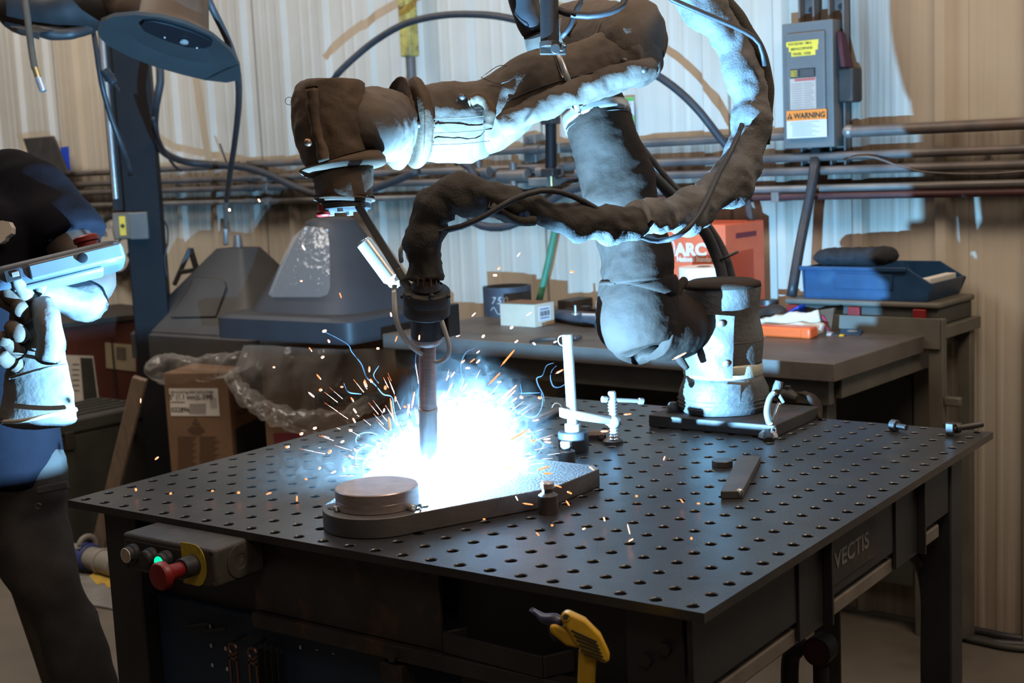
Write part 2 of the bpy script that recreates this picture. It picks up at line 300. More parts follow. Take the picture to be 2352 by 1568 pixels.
class B:
    def __init__(s): s.v = []; s.f = []
    def add(s, vs, fs):
        n = len(s.v); s.v += [Vector(q) for q in vs]; s.f += [tuple(i + n for i in q) for q in fs]; return s
    def hexa(s, a):     # 8 corners: bottom 4 ccw, top 4 ccw
        return s.add(a, [(3, 2, 1, 0), (4, 5, 6, 7), (0, 1, 5, 4), (1, 2, 6, 5), (2, 3, 7, 6), (3, 0, 4, 7)])
    def box(s, c, size, ax=(X, Y, EZ)):
        c = Vector(c); hx, hy, hz = [ax[i] * size[i] / 2 for i in range(3)]
        return s.hexa([c - hx - hy - hz, c + hx - hy - hz, c + hx + hy - hz, c - hx + hy - hz,
                       c - hx - hy + hz, c + hx - hy + hz, c + hx + hy + hz, c - hx + hy + hz])
    def span(s, x0, x1, y0, y1, z0, z1): return s.box(((x0 + x1) / 2, (y0 + y1) / 2, (z0 + z1) / 2), (x1 - x0, y1 - y0, z1 - z0))
    def wbox(s, s0, s1, o0, o1, z0, z1):    # box in wall coordinates
        return s.box(WP((s0 + s1) / 2, (o0 + o1) / 2, (z0 + z1) / 2), (s1 - s0, o1 - o0, z1 - z0), (EX, EY, EZ))
    def bar(s, a, b, w, h, up=None):
        a = Vector(a); b = Vector(b); x, y, d = frame_of(b - a, up)
        return s.box((a + b) / 2, (w, h, (b - a).length), (x, y, d))
    def cyl(s, a, b, r0, r1=None, n=24, cap=True):
        r1 = r0 if r1 is None else r1; a = Vector(a); b = Vector(b); x, y, d = frame_of(b - a)
        vs = []
        for p, r in ((a, r0), (b, r1)):
            vs += [p + x * (r * math.cos(t)) + y * (r * math.sin(t)) for t in [2 * math.pi * i / n for i in range(n)]]
        fs = [(i, (i + 1) % n, n + (i + 1) % n, n + i) for i in range(n)]
        if cap: fs += [tuple(range(n - 1, -1, -1)), tuple(range(n, 2 * n))]
        return s.add(vs, fs)
    def lathe(s, base, prof, axis=None, n=32, wob=0.0, wf=8.0, cap=True):
        base = Vector(base); axis = EZ if axis is None else axis; x, y, d = frame_of(axis); vs = []; m = len(prof)
        for r, h in prof:
            for i in range(n):
                t = 2 * math.pi * i / n; q = base + d * h + x * (r * math.cos(t)) + y * (r * math.sin(t))
                if wob: q = q + (x * math.cos(t) + y * math.sin(t)) * (noise.noise(q * wf) * wob)
                vs.append(q)
        fs = [(k * n + i, k * n + (i + 1) % n, (k + 1) * n + (i + 1) % n, (k + 1) * n + i) for k in range(m - 1) for i in range(n)]
        if cap: fs += [tuple(range(n - 1, -1, -1)), tuple(range((m - 1) * n, m * n))]
        return s.add(vs, fs)
    def prism(s, poly, o, ux, uy, h):       # poly in (ux, uy) extruded by vector h
        n = len(poly); o = Vector(o); a = [o + ux * p[0] + uy * p[1] for p in poly]
        return s.add(a + [q + h for q in a], [tuple(range(n - 1, -1, -1)), tuple(range(n, 2 * n))] + [(i, (i + 1) % n, n + (i + 1) % n, n + i) for i in range(n)])
    def sphere(s, c, r, n=16, m=10, sc=(1, 1, 1)):
        c = Vector(c); vs = []; fs = []
        for j in range(1, m):
            t = math.pi * j / m
            for i in range(n):
                p = 2 * math.pi * i / n; vs.append(c + Vector((r * sc[0] * math.sin(t) * math.cos(p), r * sc[1] * math.sin(t) * math.sin(p), r * sc[2] * math.cos(t))))
        vs += [c + Vector((0, 0, r * sc[2])), c - Vector((0, 0, r * sc[2]))]; T = len(vs) - 2
        for j in range(m - 2):
            for i in range(n): fs.append((j * n + i, (j + 1) * n + i, (j + 1) * n + (i + 1) % n, j * n + (i + 1) % n))
        fs += [(T, i, (i + 1) % n) for i in range(n)] + [(T + 1, (m - 2) * n + (i + 1) % n, (m - 2) * n + i) for i in range(n)]
        return s.add(vs, fs)
    def torus(s, c, axis, R_, r, n=32, m=10):
        c = Vector(c); x, y, d = frame_of(axis)
        return s.tube([c + x * (R_ * math.cos(t)) + y * (R_ * math.sin(t)) for t in [2 * math.pi * i / n for i in range(n)]], r, m, closed=True)
    def tube(s, pts, r, n=8, closed=False):
        pts = [Vector(p) for p in pts]; m = len(pts); rs = r if isinstance(r, (list, tuple)) else [r] * m
        vs = []; px_ = None
        for i, p in enumerate(pts):
            a = pts[(i - 1) % m] if (i > 0 or closed) else p; b = pts[(i + 1) % m] if (i < m - 1 or closed) else p
            d = (b - a).normalized() if (b - a).length > 1e-9 else EZ
            if px_ is None: x, y, _ = frame_of(d)
            else: y = d.cross(px_).normalized(); x = y.cross(d).normalized()
            px_ = x
            vs += [p + x * (rs[i] * math.cos(t)) + y * (rs[i] * math.sin(t)) for t in [2 * math.pi * k / n for k in range(n)]]
        mm = m if closed else m - 1
        fs = [(i * n + k, i * n + (k + 1) % n, ((i + 1) % m) * n + (k + 1) % n, ((i + 1) % m) * n + k) for i in range(mm) for k in range(n)]
        if not closed: fs += [tuple(range(n - 1, -1, -1)), tuple(range((m - 1) * n, m * n))]
        return s.add(vs, fs)
    def cable(s, pts, r, step=0.02, n=8, seed=0, wob=0.0):
        return s.tube(smooth(pts, step, wob, seed), r, n)
    def sweep(s, kn, n=40, step=0.01, amp=0.0, freq=9.0, fine=0.0, ffreq=40.0, flat=None, folds=0.0, ffold=60.0):
        """kn: [(Vector, radius)] -> cloth-like tube; amp/fine are noise depths, folds adds ring folds"""
        c, rr = smooth_r(kn, step); m = len(c); vs = []; px_ = None; acc = 0
        for i, p in enumerate(c):
            a = c[max(0, i - 1)]; b = c[min(m - 1, i + 1)]; d = (b - a).normalized(); acc += (b - a).length / 2
            if px_ is None: x, y, _ = frame_of(d)
            else: y = d.cross(px_).normalized(); x = y.cross(d).normalized()
            px_ = x
            for k in range(n):
                t = 2 * math.pi * k / n; dr = x * math.cos(t) + y * math.sin(t)
                q = p + dr * rr[i]
                e = 0.0
                if amp: e += noise.noise(q * freq) * amp
                if fine: e += (0.5 - abs(noise.noise(q * ffreq))) * fine
                if folds: e += math.sin(acc * ffold + 2.2 * noise.noise(q * 14) + 1.3 * math.sin(t)) * folds * (0.4 + abs(noise.noise(q * 11)))
                if flat: q = p + x * (math.cos(t) * (rr[i] + e) * flat[0]) + y * (math.sin(t) * (rr[i] + e) * flat[1])
                else: q = q + dr * e
                vs.append(q)
        fs = [(i * n + k, i * n + (k + 1) % n, (i + 1) * n + (k + 1) % n, (i + 1) * n + k) for i in range(m - 1) for k in range(n)]
        fs += [tuple(range(n - 1, -1, -1)), tuple(range((m - 1) * n, m * n))]
        return s.add(vs, fs)
    def wrinkle(s, amp, freq, ridged=False):
        for i, q in enumerate(s.v):
            e = noise.noise_vector(q * freq) * amp
            s.v[i] = q + e
        return s
    def build(s, name, m, root=None, smooth_=False, bevel=0.0, parent=None, kind=None, sub=0, remesh=0.0, seg=2, label=None):
        loc = ROOTLOC[root.name] if root is not None else Vector((0, 0, 0))
        me = bpy.data.meshes.new(name)
        me.from_pydata([tuple(q - loc) for q in s.v], [], s.f)
        me.materials.append(m)
        if smooth_:
            me.polygons.foreach_set('use_smooth', [True] * len(me.polygons))
            if smooth_ != 'all': me.set_sharp_from_angle(angle=R(38))
        me.update()
        o = bpy.data.objects.new(name, me); COL.objects.link(o)
        if root is not None: o.parent = parent if parent is not None else root
        if bevel:
            md = o.modifiers.new('bevel', 'BEVEL'); md.width = bevel; md.segments = seg; md.limit_method = 'ANGLE'; md.angle_limit = R(40)
            me.polygons.foreach_set('use_smooth', [True] * len(me.polygons)); me.set_sharp_from_angle(angle=R(60))
        if remesh:
            md = o.modifiers.new('remesh', 'REMESH'); md.mode = 'VOXEL'; md.voxel_size = remesh; md.use_smooth_shade = True
            md = o.modifiers.new('smooth', 'SMOOTH'); md.factor = 0.6; md.iterations = 4
        if sub:
            md = o.modifiers.new('sub', 'SUBSURF'); md.levels = sub; md.render_levels = sub
        if kind: o['kind'] = kind
        if label: o['label'] = label
        return o

def smooth(pts, step=0.02, wob=0.0, seed=0):
    pts = [Vector(p) for p in pts]; out = []
    q = [pts[0] * 2 - pts[1]] + pts + [pts[-1] * 2 - pts[-2]]
    for i in range(1, len(q) - 2):
        k = max(2, int((q[i + 1] - q[i]).length / step))
        for j in range(k):
            t = j / k
            p = 0.5 * ((2 * q[i]) + (-q[i - 1] + q[i + 1]) * t + (2 * q[i - 1] - 5 * q[i] + 4 * q[i + 1] - q[i + 2]) * t * t + (-q[i - 1] + 3 * q[i] - 3 * q[i + 1] + q[i + 2]) * t ** 3)
            out.append(p)
    out.append(pts[-1])
    if wob: out = [p + noise.noise_vector(p * 7 + Vector((seed, 0, 0))) * wob for p in out]
    return out
def smooth_r(kn, step):
    ps = [Vector((*k[0], )) for k in kn]; rs = [k[1] for k in kn]; out = []; ro = []
    q = [ps[0] * 2 - ps[1]] + ps + [ps[-1] * 2 - ps[-2]]; r = [rs[0]] + rs + [rs[-1]]
    for i in range(1, len(q) - 2):
        k = max(2, int((q[i + 1] - q[i]).length / step))
        for j in range(k):
            t = j / k
            f = lambda a, b, c, d: 0.5 * ((b * 2) + (c - a) * t + (a * 2 - b * 5 + c * 4 - d) * t * t + (b * 3 - a - c * 3 + d) * t ** 3)
            out.append(f(q[i - 1], q[i], q[i + 1], q[i + 2])); ro.append(max(1e-4, f(r[i - 1], r[i], r[i + 1], r[i + 2])))
    out.append(ps[-1]); ro.append(rs[-1])
    return out, ro
def K(*rows):   # (u, v, depth, radius_px) -> sweep knots
    return [(P(u, v, dd), rp * dd / FPX) for u, v, dd, rp in rows]
def PL(*rows): return [P(*q) for q in rows]

def setp(o, label, cat, group=None, kind=None):
    o['label'] = label; o['category'] = cat
    if group: o['group'] = group
    if kind: o['kind'] = kind
    return o
def thing(name, label, cat, loc, group=None, kind=None):
    o = bpy.data.objects.new(name, None); COL.objects.link(o); o.location = Vector(loc); o.empty_display_size = 0.05
    ROOTLOC[o.name] = Vector(loc)
    return setp(o, label, cat, group, kind)
def structure(name, loc=(0, 0, 0)):
    o = bpy.data.objects.new(name, None); COL.objects.link(o); o.location = Vector(loc); ROOTLOC[o.name] = Vector(loc); o['kind'] = 'structure'; return o
def single(b, name, m, label, cat, group=None, kind=None, **kw):
    """one-mesh thing: its origin sits at the middle of its foot"""
    xs = [q.x for q in b.v]; ys = [q.y for q in b.v]; zs = [q.z for q in b.v]
    loc = Vector(((min(xs) + max(xs)) / 2, (min(ys) + max(ys)) / 2, min(zs)))
    b.v = [q - loc for q in b.v]
    o = b.build(name, m, **kw); o.location = loc; ROOTLOC[o.name] = loc
    if cat: setp(o, label, cat, group, kind)
    return o
def text(body, size, o, ux, uy, m, name, root, parent=None, align='LEFT', depth=0.0006, bold=0.0, sx=1.0, shear=0.0):
    cu = bpy.data.curves.new('t', 'FONT'); cu.body = body; cu.size = size; cu.align_x = align; cu.extrude = depth / 2; cu.offset = bold; cu.shear = shear
    cu.resolution_u = 3
    ob = bpy.data.objects.new('t', cu); COL.objects.link(ob)
    dg = bpy.context.evaluated_depsgraph_get(); me = bpy.data.meshes.new_from_object(ob.evaluated_get(dg))
    bpy.data.objects.remove(ob); uz = ux.cross(uy); loc = ROOTLOC[root.name]; o = Vector(o)
    for v in me.vertices:
        c = v.co.copy(); v.co = o + ux * (c.x * sx) + uy * c.y + uz * (c.z + depth / 2) - loc
    me.materials.clear(); me.materials.append(m); me.name = name
    ob = bpy.data.objects.new(name, me); COL.objects.link(ob); ob.parent = parent or root
    return ob
def card(c, w, h, ux, uy, t=0.0008):    # thin sheet lying on a surface
    return B().box(Vector(c), (w, h, t), (ux, uy, ux.cross(uy)))
def copy_tree(root, loc, rz=None, name=None):
    r = root.copy(); COL.objects.link(r); r.location = loc
    if rz is not None: r.rotation_euler = (0, 0, rz)
    def rec(a, b_):
        for ch in list(a.children):
            c = ch.copy(); COL.objects.link(c); c.parent = b_; rec(ch, c)
    rec(root, r); return r
def dup_part(o, parent, off):
    c = o.copy(); COL.objects.link(c); c.parent = parent; c.location = Vector(off); return c

rnd = random.Random(7)

# ================================================================== SETTING
fl = B().span(-9, 4, -4, 4.0, -0.05, 0.0).build('floor', M_FLOOR); fl['kind'] = 'structure'

# back wall: ribbed sheet-metal panels, each its own part
wr = structure('wall_back', (0, 0, 0))
PITCH = 0.254; S0 = -0.235
def profile(s0, s1):
    pts = [(s0, 0.0)]; k0 = int(math.floor((s0 - S0) / PITCH)); k1 = int(math.ceil((s1 - S0) / PITCH))
    for k in range(k0, k1 + 1):
        c = S0 + k * PITCH
        for ds, off in ((-0.030, 0), (-0.014, 0.022), (0.014, 0.022), (0.030, 0), (0.096, 0.0), (0.104, 0.0022), (0.112, 0.0022), (0.120, 0), (0.150, 0.0), (0.158, 0.0022), (0.166, 0.0022), (0.174, 0)):
            if s0 + 1e-4 < c + ds < s1 - 1e-4: pts.append((c + ds, off))
    pts.append((s1, 0.0)); return pts
edges = [S0 + 0.062 + 3 * PITCH * k for k in range(-11, 4)]
for a, b_ in zip(edges[:-1], edges[1:]):
    pr = profile(a, b_ + 0.012); bb = B(); n = len(pr); lift = 0.0015 if round(a * 10) % 2 else 0.0
    vs = []
    for z in (0.01, 4.4):
        vs += [WP(s_, o_ + lift, z) for s_, o_ in pr]
    for z in (0.01, 4.4):
        vs += [WP(s_, o_ + lift - 0.0012, z) for s_, o_ in pr]
    fs = [(i, i + 1, n + i + 1, n + i) for i in range(n - 1)] + [(2 * n + i, 3 * n + i, 3 * n + i + 1, 2 * n + i + 1) for i in range(n - 1)]
    fs += [(n - 1, 3 * n - 1, 4 * n - 1, 2 * n - 1), (0, n, 3 * n, 2 * n)]
    bb.add(vs, fs)
    # material coordinates stay in world space: the panel mesh hangs at the wall root
    bb.build('wall_panel', M_WALL, wr)
# rows of roofing screws along the girt
base_screw = B().cyl(WP(0, 0.0, 1.39), WP(0, 0.006, 1.39), 0.007, n=8).build('screw', M_COND, wr)
first = True
for k in range(-14, 2):
    for zz, ds in ((1.39, 0.13), (3.0, 0.13)):
        off = EX * (S0 + k * PITCH + ds) + EZ * (zz - 1.39)
        if first: base_screw.location = off; first = False
        else: dup_part(base_screw, wr, off)
wl_ = B().span(-9, -8.9, -4, 4, 0, 4.4).build('wall_left', M_WALL); wl_['kind'] = 'structure'

# ================================================================== WELDING TABLE
TX0, TX1, TY0, TY1, TZ = -1.193, 0.0245, -0.018, 1.118, 0.90
SY = 0.048; SX = 0.0508
table = thing('welding_table', 'black perforated steel welding table on legs, carrying the robot arm', 'table', (-0.58, 0.55, 0))
bb = B(); nh = 16; hr = 0.0082
T = 0.0125
def cellmesh(bb, x0, x1, y0, y1, cx, cy_):
    # square cell with a round hole through the plate and a small chamfer
    ring = []
    for i in range(nh):
        t = 2 * math.pi * (i + 0.5) / nh; c, s_ = math.cos(t), math.sin(t); m = max(abs(c), abs(s_))
        ex = cx + (x1 - cx if c > 0 else cx - x0) * c / m if True else 0
        ey = cy_ + (y1 - cy_ if s_ > 0 else cy_ - y0) * s_ / m
        ring.append((ex, ey, c, s_))
    corners = {2: None}
    vs = [(r[0], r[1], TZ) for r in ring] + [(cx + hr * 1.14 * r[2], cy_ + hr * 1.14 * r[3], TZ) for r in ring] + \
         [(cx + hr * r[2], cy_ + hr * r[3], TZ - 0.0012) for r in ring] + [(cx + hr * r[2], cy_ + hr * r[3], TZ - T) for r in ring] + \
         [(x1, y1, TZ), (x0, y1, TZ), (x0, y0, TZ), (x1, y0, TZ)]
    fs = []
    for i in range(nh):
        j = (i + 1) % nh
        fs += [(i, j, nh + j, nh + i), (nh + i, nh + j, 2 * nh + j, 2 * nh + i), (2 * nh + i, 2 * nh + j, 3 * nh + j, 3 * nh + i)]
    q = nh // 4
    for c_ in range(4):
        i = q // 2 - 1 + c_ * q; fs.append((i, 4 * nh + c_, (i + 1) % nh))
    # cell corners: close the small triangles
    bb.add(vs, fs)
for i in range(24):
    for j in range(24):
        cx = -i * SX; cy_ = j * SY
        x0 = TX0 if i == 23 else cx - SX / 2; x1 = TX1 if i == 0 else cx + SX / 2
        y0 = TY0 if j == 0 else cy_ - SY / 2; y1 = TY1 if j == 23 else cy_ + SY / 2
        cellmesh(bb, x0, x1, y0, y1, cx, cy_)
c4 = [(TX0, TY0), (TX1, TY0), (TX1, TY1), (TX0, TY1)]
bb.add([(x, y, TZ) for x, y in c4] + [(x, y, TZ - T) for x, y in c4], [(i, 4 + i, 4 + (i + 1) % 4, (i + 1) % 4) for i in range(4)])
bb.build('tabletop', M_TOP, table)
# aprons
UZ = TZ - T
B().span(-0.785, -0.410, 0.018, 0.024, 0.762, UZ - 0.001).build('apron_panel', M_BLKR, table, bevel=0.001)
B().span(-0.405, -0.115, 0.050, 0.056, 0.700, UZ - 0.001).build('apron_panel', M_BLK, table, bevel=0.001)
B().span(-1.045, -0.790, 0.060, 0.066, 0.700, UZ - 0.001).build('apron_panel', M_BLK, table, bevel=0.001)
B().box((-0.425, 0.021, 0.748), (0.72, 0.026, 0.024)).build('front_rail', M_BLKR, table, bevel=0.002)
B().box((-0.500, 0.021, 0.40), (0.042, 0.03, 0.66)).build('front_post', M_BLKR, table, bevel=0.002)
for sx0 in (-1.150, -0.110):
    B().span(sx0, sx0 + 0.085, 0.020, 0.080, 0.0, UZ - 0.001).build('leg', M_BLK, table, bevel=0.003)
B().span(-1.150, -1.065, 1.000, 1.060, 0.0, UZ - 0.001).build('leg', M_BLK, table, bevel=0.003)
B().span(-0.055, 0.002, 0.948, 1.010, 0.0, UZ - 0.001).build('leg', M_BLK, table, bevel=0.003)
for (x, z) in ((-0.078, 0.812), (-0.050, 0.832), (-0.060, 0.77)):
    o = B().cyl((x, 0.021, z), (x, 0.013, z), 0.009, n=6).build('bolt', M_BLKR, table)
B().cyl((-0.49, 0.006, 0.745), (-0.49, -0.002, 0.745), 0.008, n=6).build('bolt', M_BLKR, table)
for y0, y1 in ((0.0, 0.298), (0.390, 0.672), (0.780, 0.945)):
    B().span(-0.010, -0.002, y0, y1, 0.786, UZ - 0.001).build('side_panel', M_BLK, table, bevel=0.001)
for y0, y1 in ((0.300, 0.388), (0.674, 0.778)):
    bb = B().span(-0.004, 0.002, y0, y1, 0.757, UZ - 0.001).span(0.002, 0.016, y1 - 0.006, y1, 0.757, UZ - 0.001)
    bb.build('gusset_channel', M_BLK, table, bevel=0.001)
pl = B().span(-0.0015, 0.0008, 0.404, 0.590, 0.803, 0.873).build('name_plate', M_BLKR, table, bevel=0.0005)
text('VECTIS', 0.036, (0.0010, 0.425, 0.826), Y, EZ, M_INKG, 'plate_lettering', table, pl, bold=0.0006, sx=1.2)
B().span(-0.045, -0.006, 0.06, 0.907, 0.750, 0.774).build('side_rail', M_TAN, table, bevel=0.003)
B().span(-1.13, -0.03, 1.05, 1.058, 0.74, UZ - 0.001).build('apron_panel', M_BLK, table, bevel=0.001)
B().span(-1.15, -1.142, 0.08, 1.0, 0.74, UZ - 0.001).build('side_panel', M_BLK, table, bevel=0.001)
B().box((-0.6, 0.55, 0.16), (1.05, 0.92, 0.02)).build('lower_shelf', M_BLK, table, bevel=0.002)
# stretched tray bracket under the front edge
q = [AZ(1140, 1408, 0.79), AZ(1018, 1452, 0.79), AZ(1246, 1508, 0.79), AZ(1335, 1482, 0.79)]
q[0].y = 0.05; q[3].y = 0.05
bb = B()
for a, b_ in zip(q[:-1], q[1:]): bb.bar(a - EZ * 0.014, b_ - EZ * 0.014, 0.006, 0.030, EZ)
bb.build('tray_bracket', M_BLKR, table, bevel=0.0015)

# control box with buttons and the emergency stop
YB = -0.085
cb = thing('control_box', 'dark control box with four buttons hanging under the table front edge', 'control box', (-0.98, -0.04, 0.78))
tl = AY(276, 1216, YB); tr = AY(500, 1270, YB); bl = AY(290, 1303, YB); br = AY(488, 1356, YB)
x0 = (tl.x + bl.x) / 2; x1 = (tr.x + br.x) / 2; z0 = (bl.z + br.z) / 2; z1 = (tl.z + tr.z) / 2
body = B().span(x0, x1, YB, 0.016, z0, z1).build('housing', M_CTRL, cb, bevel=0.006, seg=3)
B().span(x0 + 0.012, x1 - 0.07, YB - 0.0012, YB + 0.001, z0 + 0.008, z1 - 0.010).build('face_plate', M_BLKR, cb, bevel=0.0005)
for x, z in ((x0 + 0.006, z1 - 0.006), (x1 - 0.006, z1 - 0.006), (x0 + 0.006, z0 + 0.006), (x1 - 0.006, z0 + 0.006)):
    B().cyl((x, YB - 0.001, z), (x, YB + 0.002, z), 0.0035, n=10).build('screw', M_BLK, cb)
es_ = AY(447, 1296, YB)
ylab = []
for i in range(14):
    t = math.pi * i / 13; ylab.append((0.006 + 0.024 * math.sin(t), 0.032 * math.cos(t)))
ylab += [(-0.024, -0.032), (-0.024, 0.032)]
B().prism(ylab, Vector((es_.x - 0.002, YB - 0.002, es_.z)), X, EZ, Vector((0, 0.0012, 0))).build('yellow_label', M_YELD, cb)
B().cyl((es_.x, YB, es_.z), (es_.x, YB - 0.026, es_.z), 0.0165, 0.0155).build('stop_collar', M_RUB, cb, smooth_=True, bevel=0.001)
eb = B().lathe((es_.x, YB - 0.024, es_.z), [(0.011, 0), (0.0125, 0.024), (0.0165, 0.030), (0.0215, 0.034), (0.0215, 0.042), (0.019, 0.0455), (0.008, 0.047)], -Y).build('stop_button', M_REDB, cb, smooth_=True, label='red mushroom emergency stop button')
for (u, v), m, nm in (((312, 1268), M_BTN, 'pale'), ((353, 1277), M_BLKR, 'dark'), ((388, 1284), M_GRN, 'lit green')):
    c = AY(u, v, YB)
    cl = B().lathe(c, [(0.0150, 0), (0.0150, 0.010), (0.0128, 0.012), (0.0128, 0.018), (0.0115, 0.0195)], -Y).build('button_collar', M_RUB, cb, smooth_=True)
    B().cyl(c - Y * 0.016, c - Y * 0.0205, 0.0100, 0.0095).build('button_cap', m, cb, True, parent=cl, label=nm + ' button cap')
    if nm == 'pale': B().torus(c - Y * 0.0195, Y, 0.0108, 0.0009).build('button_rim', M_INKW, cb, True, parent=cl)
c = Vector((x1, -0.035, (z0 + z1) / 2))
B().lathe(c, [(0.026, 0), (0.026, 0.0015), (0.012, 0.002), (0.011, 0.001)], X).build('knockout_cap', M_CTRL, cb, True, bevel=0.0004)

# blue tool cabinet under the table
tc_ = thing('tool_cabinet', 'dark blue tool panel under the table front with white square marks', 'cabinet', (-0.80, 0.25, 0.18))
B().span(-1.062, -0.525, 0.048, 0.42, 0.18, 0.735).build('cabinet_body', M_BLUEC, tc_, bevel=0.003)
for u, v in ((483, 1438), (485, 1482), (518, 1489), (488, 1527), (522, 1536), (690, 1486), (728, 1492), (766, 1501)):
    c = AY(u, v, 0.046); w_ = 0.0045 if u < 600 else 0.004
    B().box(c, (w_, 0.0015, 0.006 if u < 700 else 0.0015)).build('mark', M_PAPER, tc_)
for u0, u1, v in ((430, 500, 1437), (470, 540, 1448), (535, 600, 1468)):
    B().bar(AY(u0, v, 0.046), AY(u1, v - 14, 0.046) + Vector((0, -0.02, 0)), 0.003, 0.004).build('hook_rail', M_BLK, tc_)
B().span(-0.430, -0.345, 0.09, 0.40, 0.18, 0.735).build('side_cabinet_door', M_BLUEC, tc_, bevel=0.003)
wgroup = 'spanners hanging under the table'
for k, (u, v) in enumerate(((535, 1490), (580, 1500))):
    c = AY(u, v, 0.012)
    wr_ = thing('spanner', ('copper coloured spanner hanging from a hook at the left of two' if k == 0 else 'copper coloured spanner hanging right of its twin on the blue panel'), 'spanner', c - EZ * 0.20, wgroup)
    bb = B().torus(c, Y, 0.009, 0.0025, 20, 6)
    bb.bar(c + Vector((-0.008, 0, -0.010)), c + Vector((-0.010, 0, -0.20)), 0.004, 0.003, Y).bar(c + Vector((0.008, 0, -0.010)), c + Vector((0.010, 0, -0.20)), 0.004, 0.003, Y)
    bb.bar(c + Vector((-0.01, 0, -0.016)), c + Vector((0.01, 0, -0.016)), 0.004, 0.003, Y)
    bb.build('handle_frame', M_COPP, wr_, True)
    B().bar(c + Vector((0, 0, 0.012)), c + Vector((0, 0.03, 0.014)), 0.003, 0.003).build('hook', M_BLK, wr_)
for k in range(4):
    c = AY(598 + 15 * k, 1490 + 4 * k, 0.03)
    single(B().bar(c, c - EZ * 0.19, 0.002, 0.012, Y).torus(c + EZ * 0.006, X, 0.006, 0.0015, 14, 6), 'thickness_gauge', M_BLK, ['first','second','third','last'][k] + ' thin black blade hanging in the row right of the spanners', 'tool', 'thin blades hanging under the table')

# yellow hand gun hanging at the table front
DG = 1.60
yg = thing('hand_gun', 'yellow and black hand gun hooked under the near corner of the table', 'tool', P(1345, 1560, DG))
head = [(1262, 1432), (1275, 1428), (1318, 1450), (1355, 1470), (1340, 1487), (1300, 1478), (1264, 1450)]
wing = [(1292, 1408), (1306, 1402), (1345, 1420), (1380, 1455), (1399, 1495), (1398, 1515), (1385, 1518), (1340, 1493), (1318, 1470), (1303, 1444), (1290, 1425)]
def pix_prism(poly, dd, t, name, m, root, bevel=0.003, parent=None, dz=0.0, **k):
    fwd = CM @ Vector((0, 0, -1)); b_ = B(); n = len(poly); a = [P(u, v, dd) + fwd * (dz - t / 2) for u, v in poly]
    b_.add(a + [q + fwd * t for q in a], [tuple(range(n)), tuple(range(2 * n - 1, n - 1, -1))] + [((i + 1) % n, i, n + i, n + (i + 1) % n) for i in range(n)])
    return b_.build(name, m, root, bevel=bevel, parent=parent, **k)
pix_prism(head, DG, 0.022, 'lower_jaw', M_YEL, yg, 0.005, seg=3)
wg = pix_prism(wing, DG - 0.004, 0.026, 'body_shell', M_YEL, yg, 0.006, seg=3)
pix_prism([(1330, 1488), (1370, 1500), (1364, 1600), (1326, 1600)], DG + 0.004, 0.020, 'grip', M_YEL, yg, 0.005, seg=3)
fwd = CM @ Vector((0, 0, -1))
for k in range(6):
    a = P(1312 + 6 * k, 1447 + 11 * k, DG - 0.018); b_ = P(1371 + 3.5 * k, 1474 + 8.5 * k, DG - 0.018)
    B().bar(a, b_, 0.0016, 0.0022, fwd).build('black_stripe', M_INK, yg, parent=wg)
B().torus(P(1299, 1417, DG - 0.018), fwd, 0.0042, 0.0016, 20, 8).build('pivot_ring', M_YEL, yg, True)
B().cyl(P(1299, 1417, DG - 0.020), P(1299, 1417, DG - 0.012), 0.0030).build('pivot_screw', M_BLK, yg, True)
B().sweep(K((1222, 1402, DG + .03, 8), (1236, 1410, DG + .02, 8), (1252, 1422, DG + .01, 14), (1275, 1425, DG, 17), (1290, 1432, DG, 14)), 16, 0.004).build('nozzle_arm', M_NAVY, yg, 'all')
B().sweep(K((1268, 1430, DG + .01, 10), (1268, 1450, DG + .015, 9), (1280, 1470, DG + .01, 8)), 12, 0.004).build('trigger_arm', M_NAVY, yg, 'all')

# grey perforated upright, red-faced valve and black cables under the right side
p = AX(1900, 1400, -0.20)
up = thing('steel_upright', 'grey steel upright with keyhole slots under the right side rail', 'post', (p.x - 0.02, p.y, 0))
B().box((p.x, p.y, 0.42), (0.05, 0.006, 0.70)).build('channel', M_BENCHG, up, bevel=0.001)
for k in range(6):
    B().cyl((p.x, p.y - 0.0035, 0.69 - k * 0.05), (p.x, p.y - 0.0045, 0.69 - k * 0.05), 0.006, n=12).build('slot', M_INK, up)
vp = AX(1885, 1490, -0.16)
vv = thing('valve', 'rusty pipe valve with a red dial face beside the slotted upright', 'valve', vp - EZ * 0.08)
B().cyl(vp - Y * 0.02, vp + Y * 0.02, 0.026).build('dial_housing', M_BLKR, vv, True, bevel=0.002)
B().cyl(vp - Y * 0.021, vp - Y * 0.020, 0.022).build('dial_face', M_REDC, vv, True)
B().cable([vp + Vector((-0.03, 0, 0.0)), vp + Vector((-0.055, 0, -0.02)), vp + Vector((-0.06, 0, -0.10)), vp + Vector((-0.06, 0, -0.3))], 0.016, n=14).build('elbow_pipe', M_BLKR, vv, True)
B().cyl(vp - EZ * 0.03, vp - EZ * 0.30, 0.014).build('down_pipe', M_BLKR, vv, True)
for k, (u, s_) in enumerate(((2125, 0.0), (2150, 0.02), (2172, 0.035))):
    single(B().cable([AX(2040 + 20 * k, 1250, -0.08), AX(u - 20, 1290, -0.06), AX(u, 1370, -0.06), AX(u, 1500, -0.06), AX(u, 1620, -0.06), AX(u - 10, 1900, -0.06)], 0.009 + 0.003 * (k == 1), n=10),
           'cable', M_RUB, ['leftmost black cable hanging beside the far right table leg', 'thick middle black cable hanging beside the far right table leg', 'black cable hanging right against the far table leg'][k], 'cable', 'black cables at the far table leg', smooth_='all')
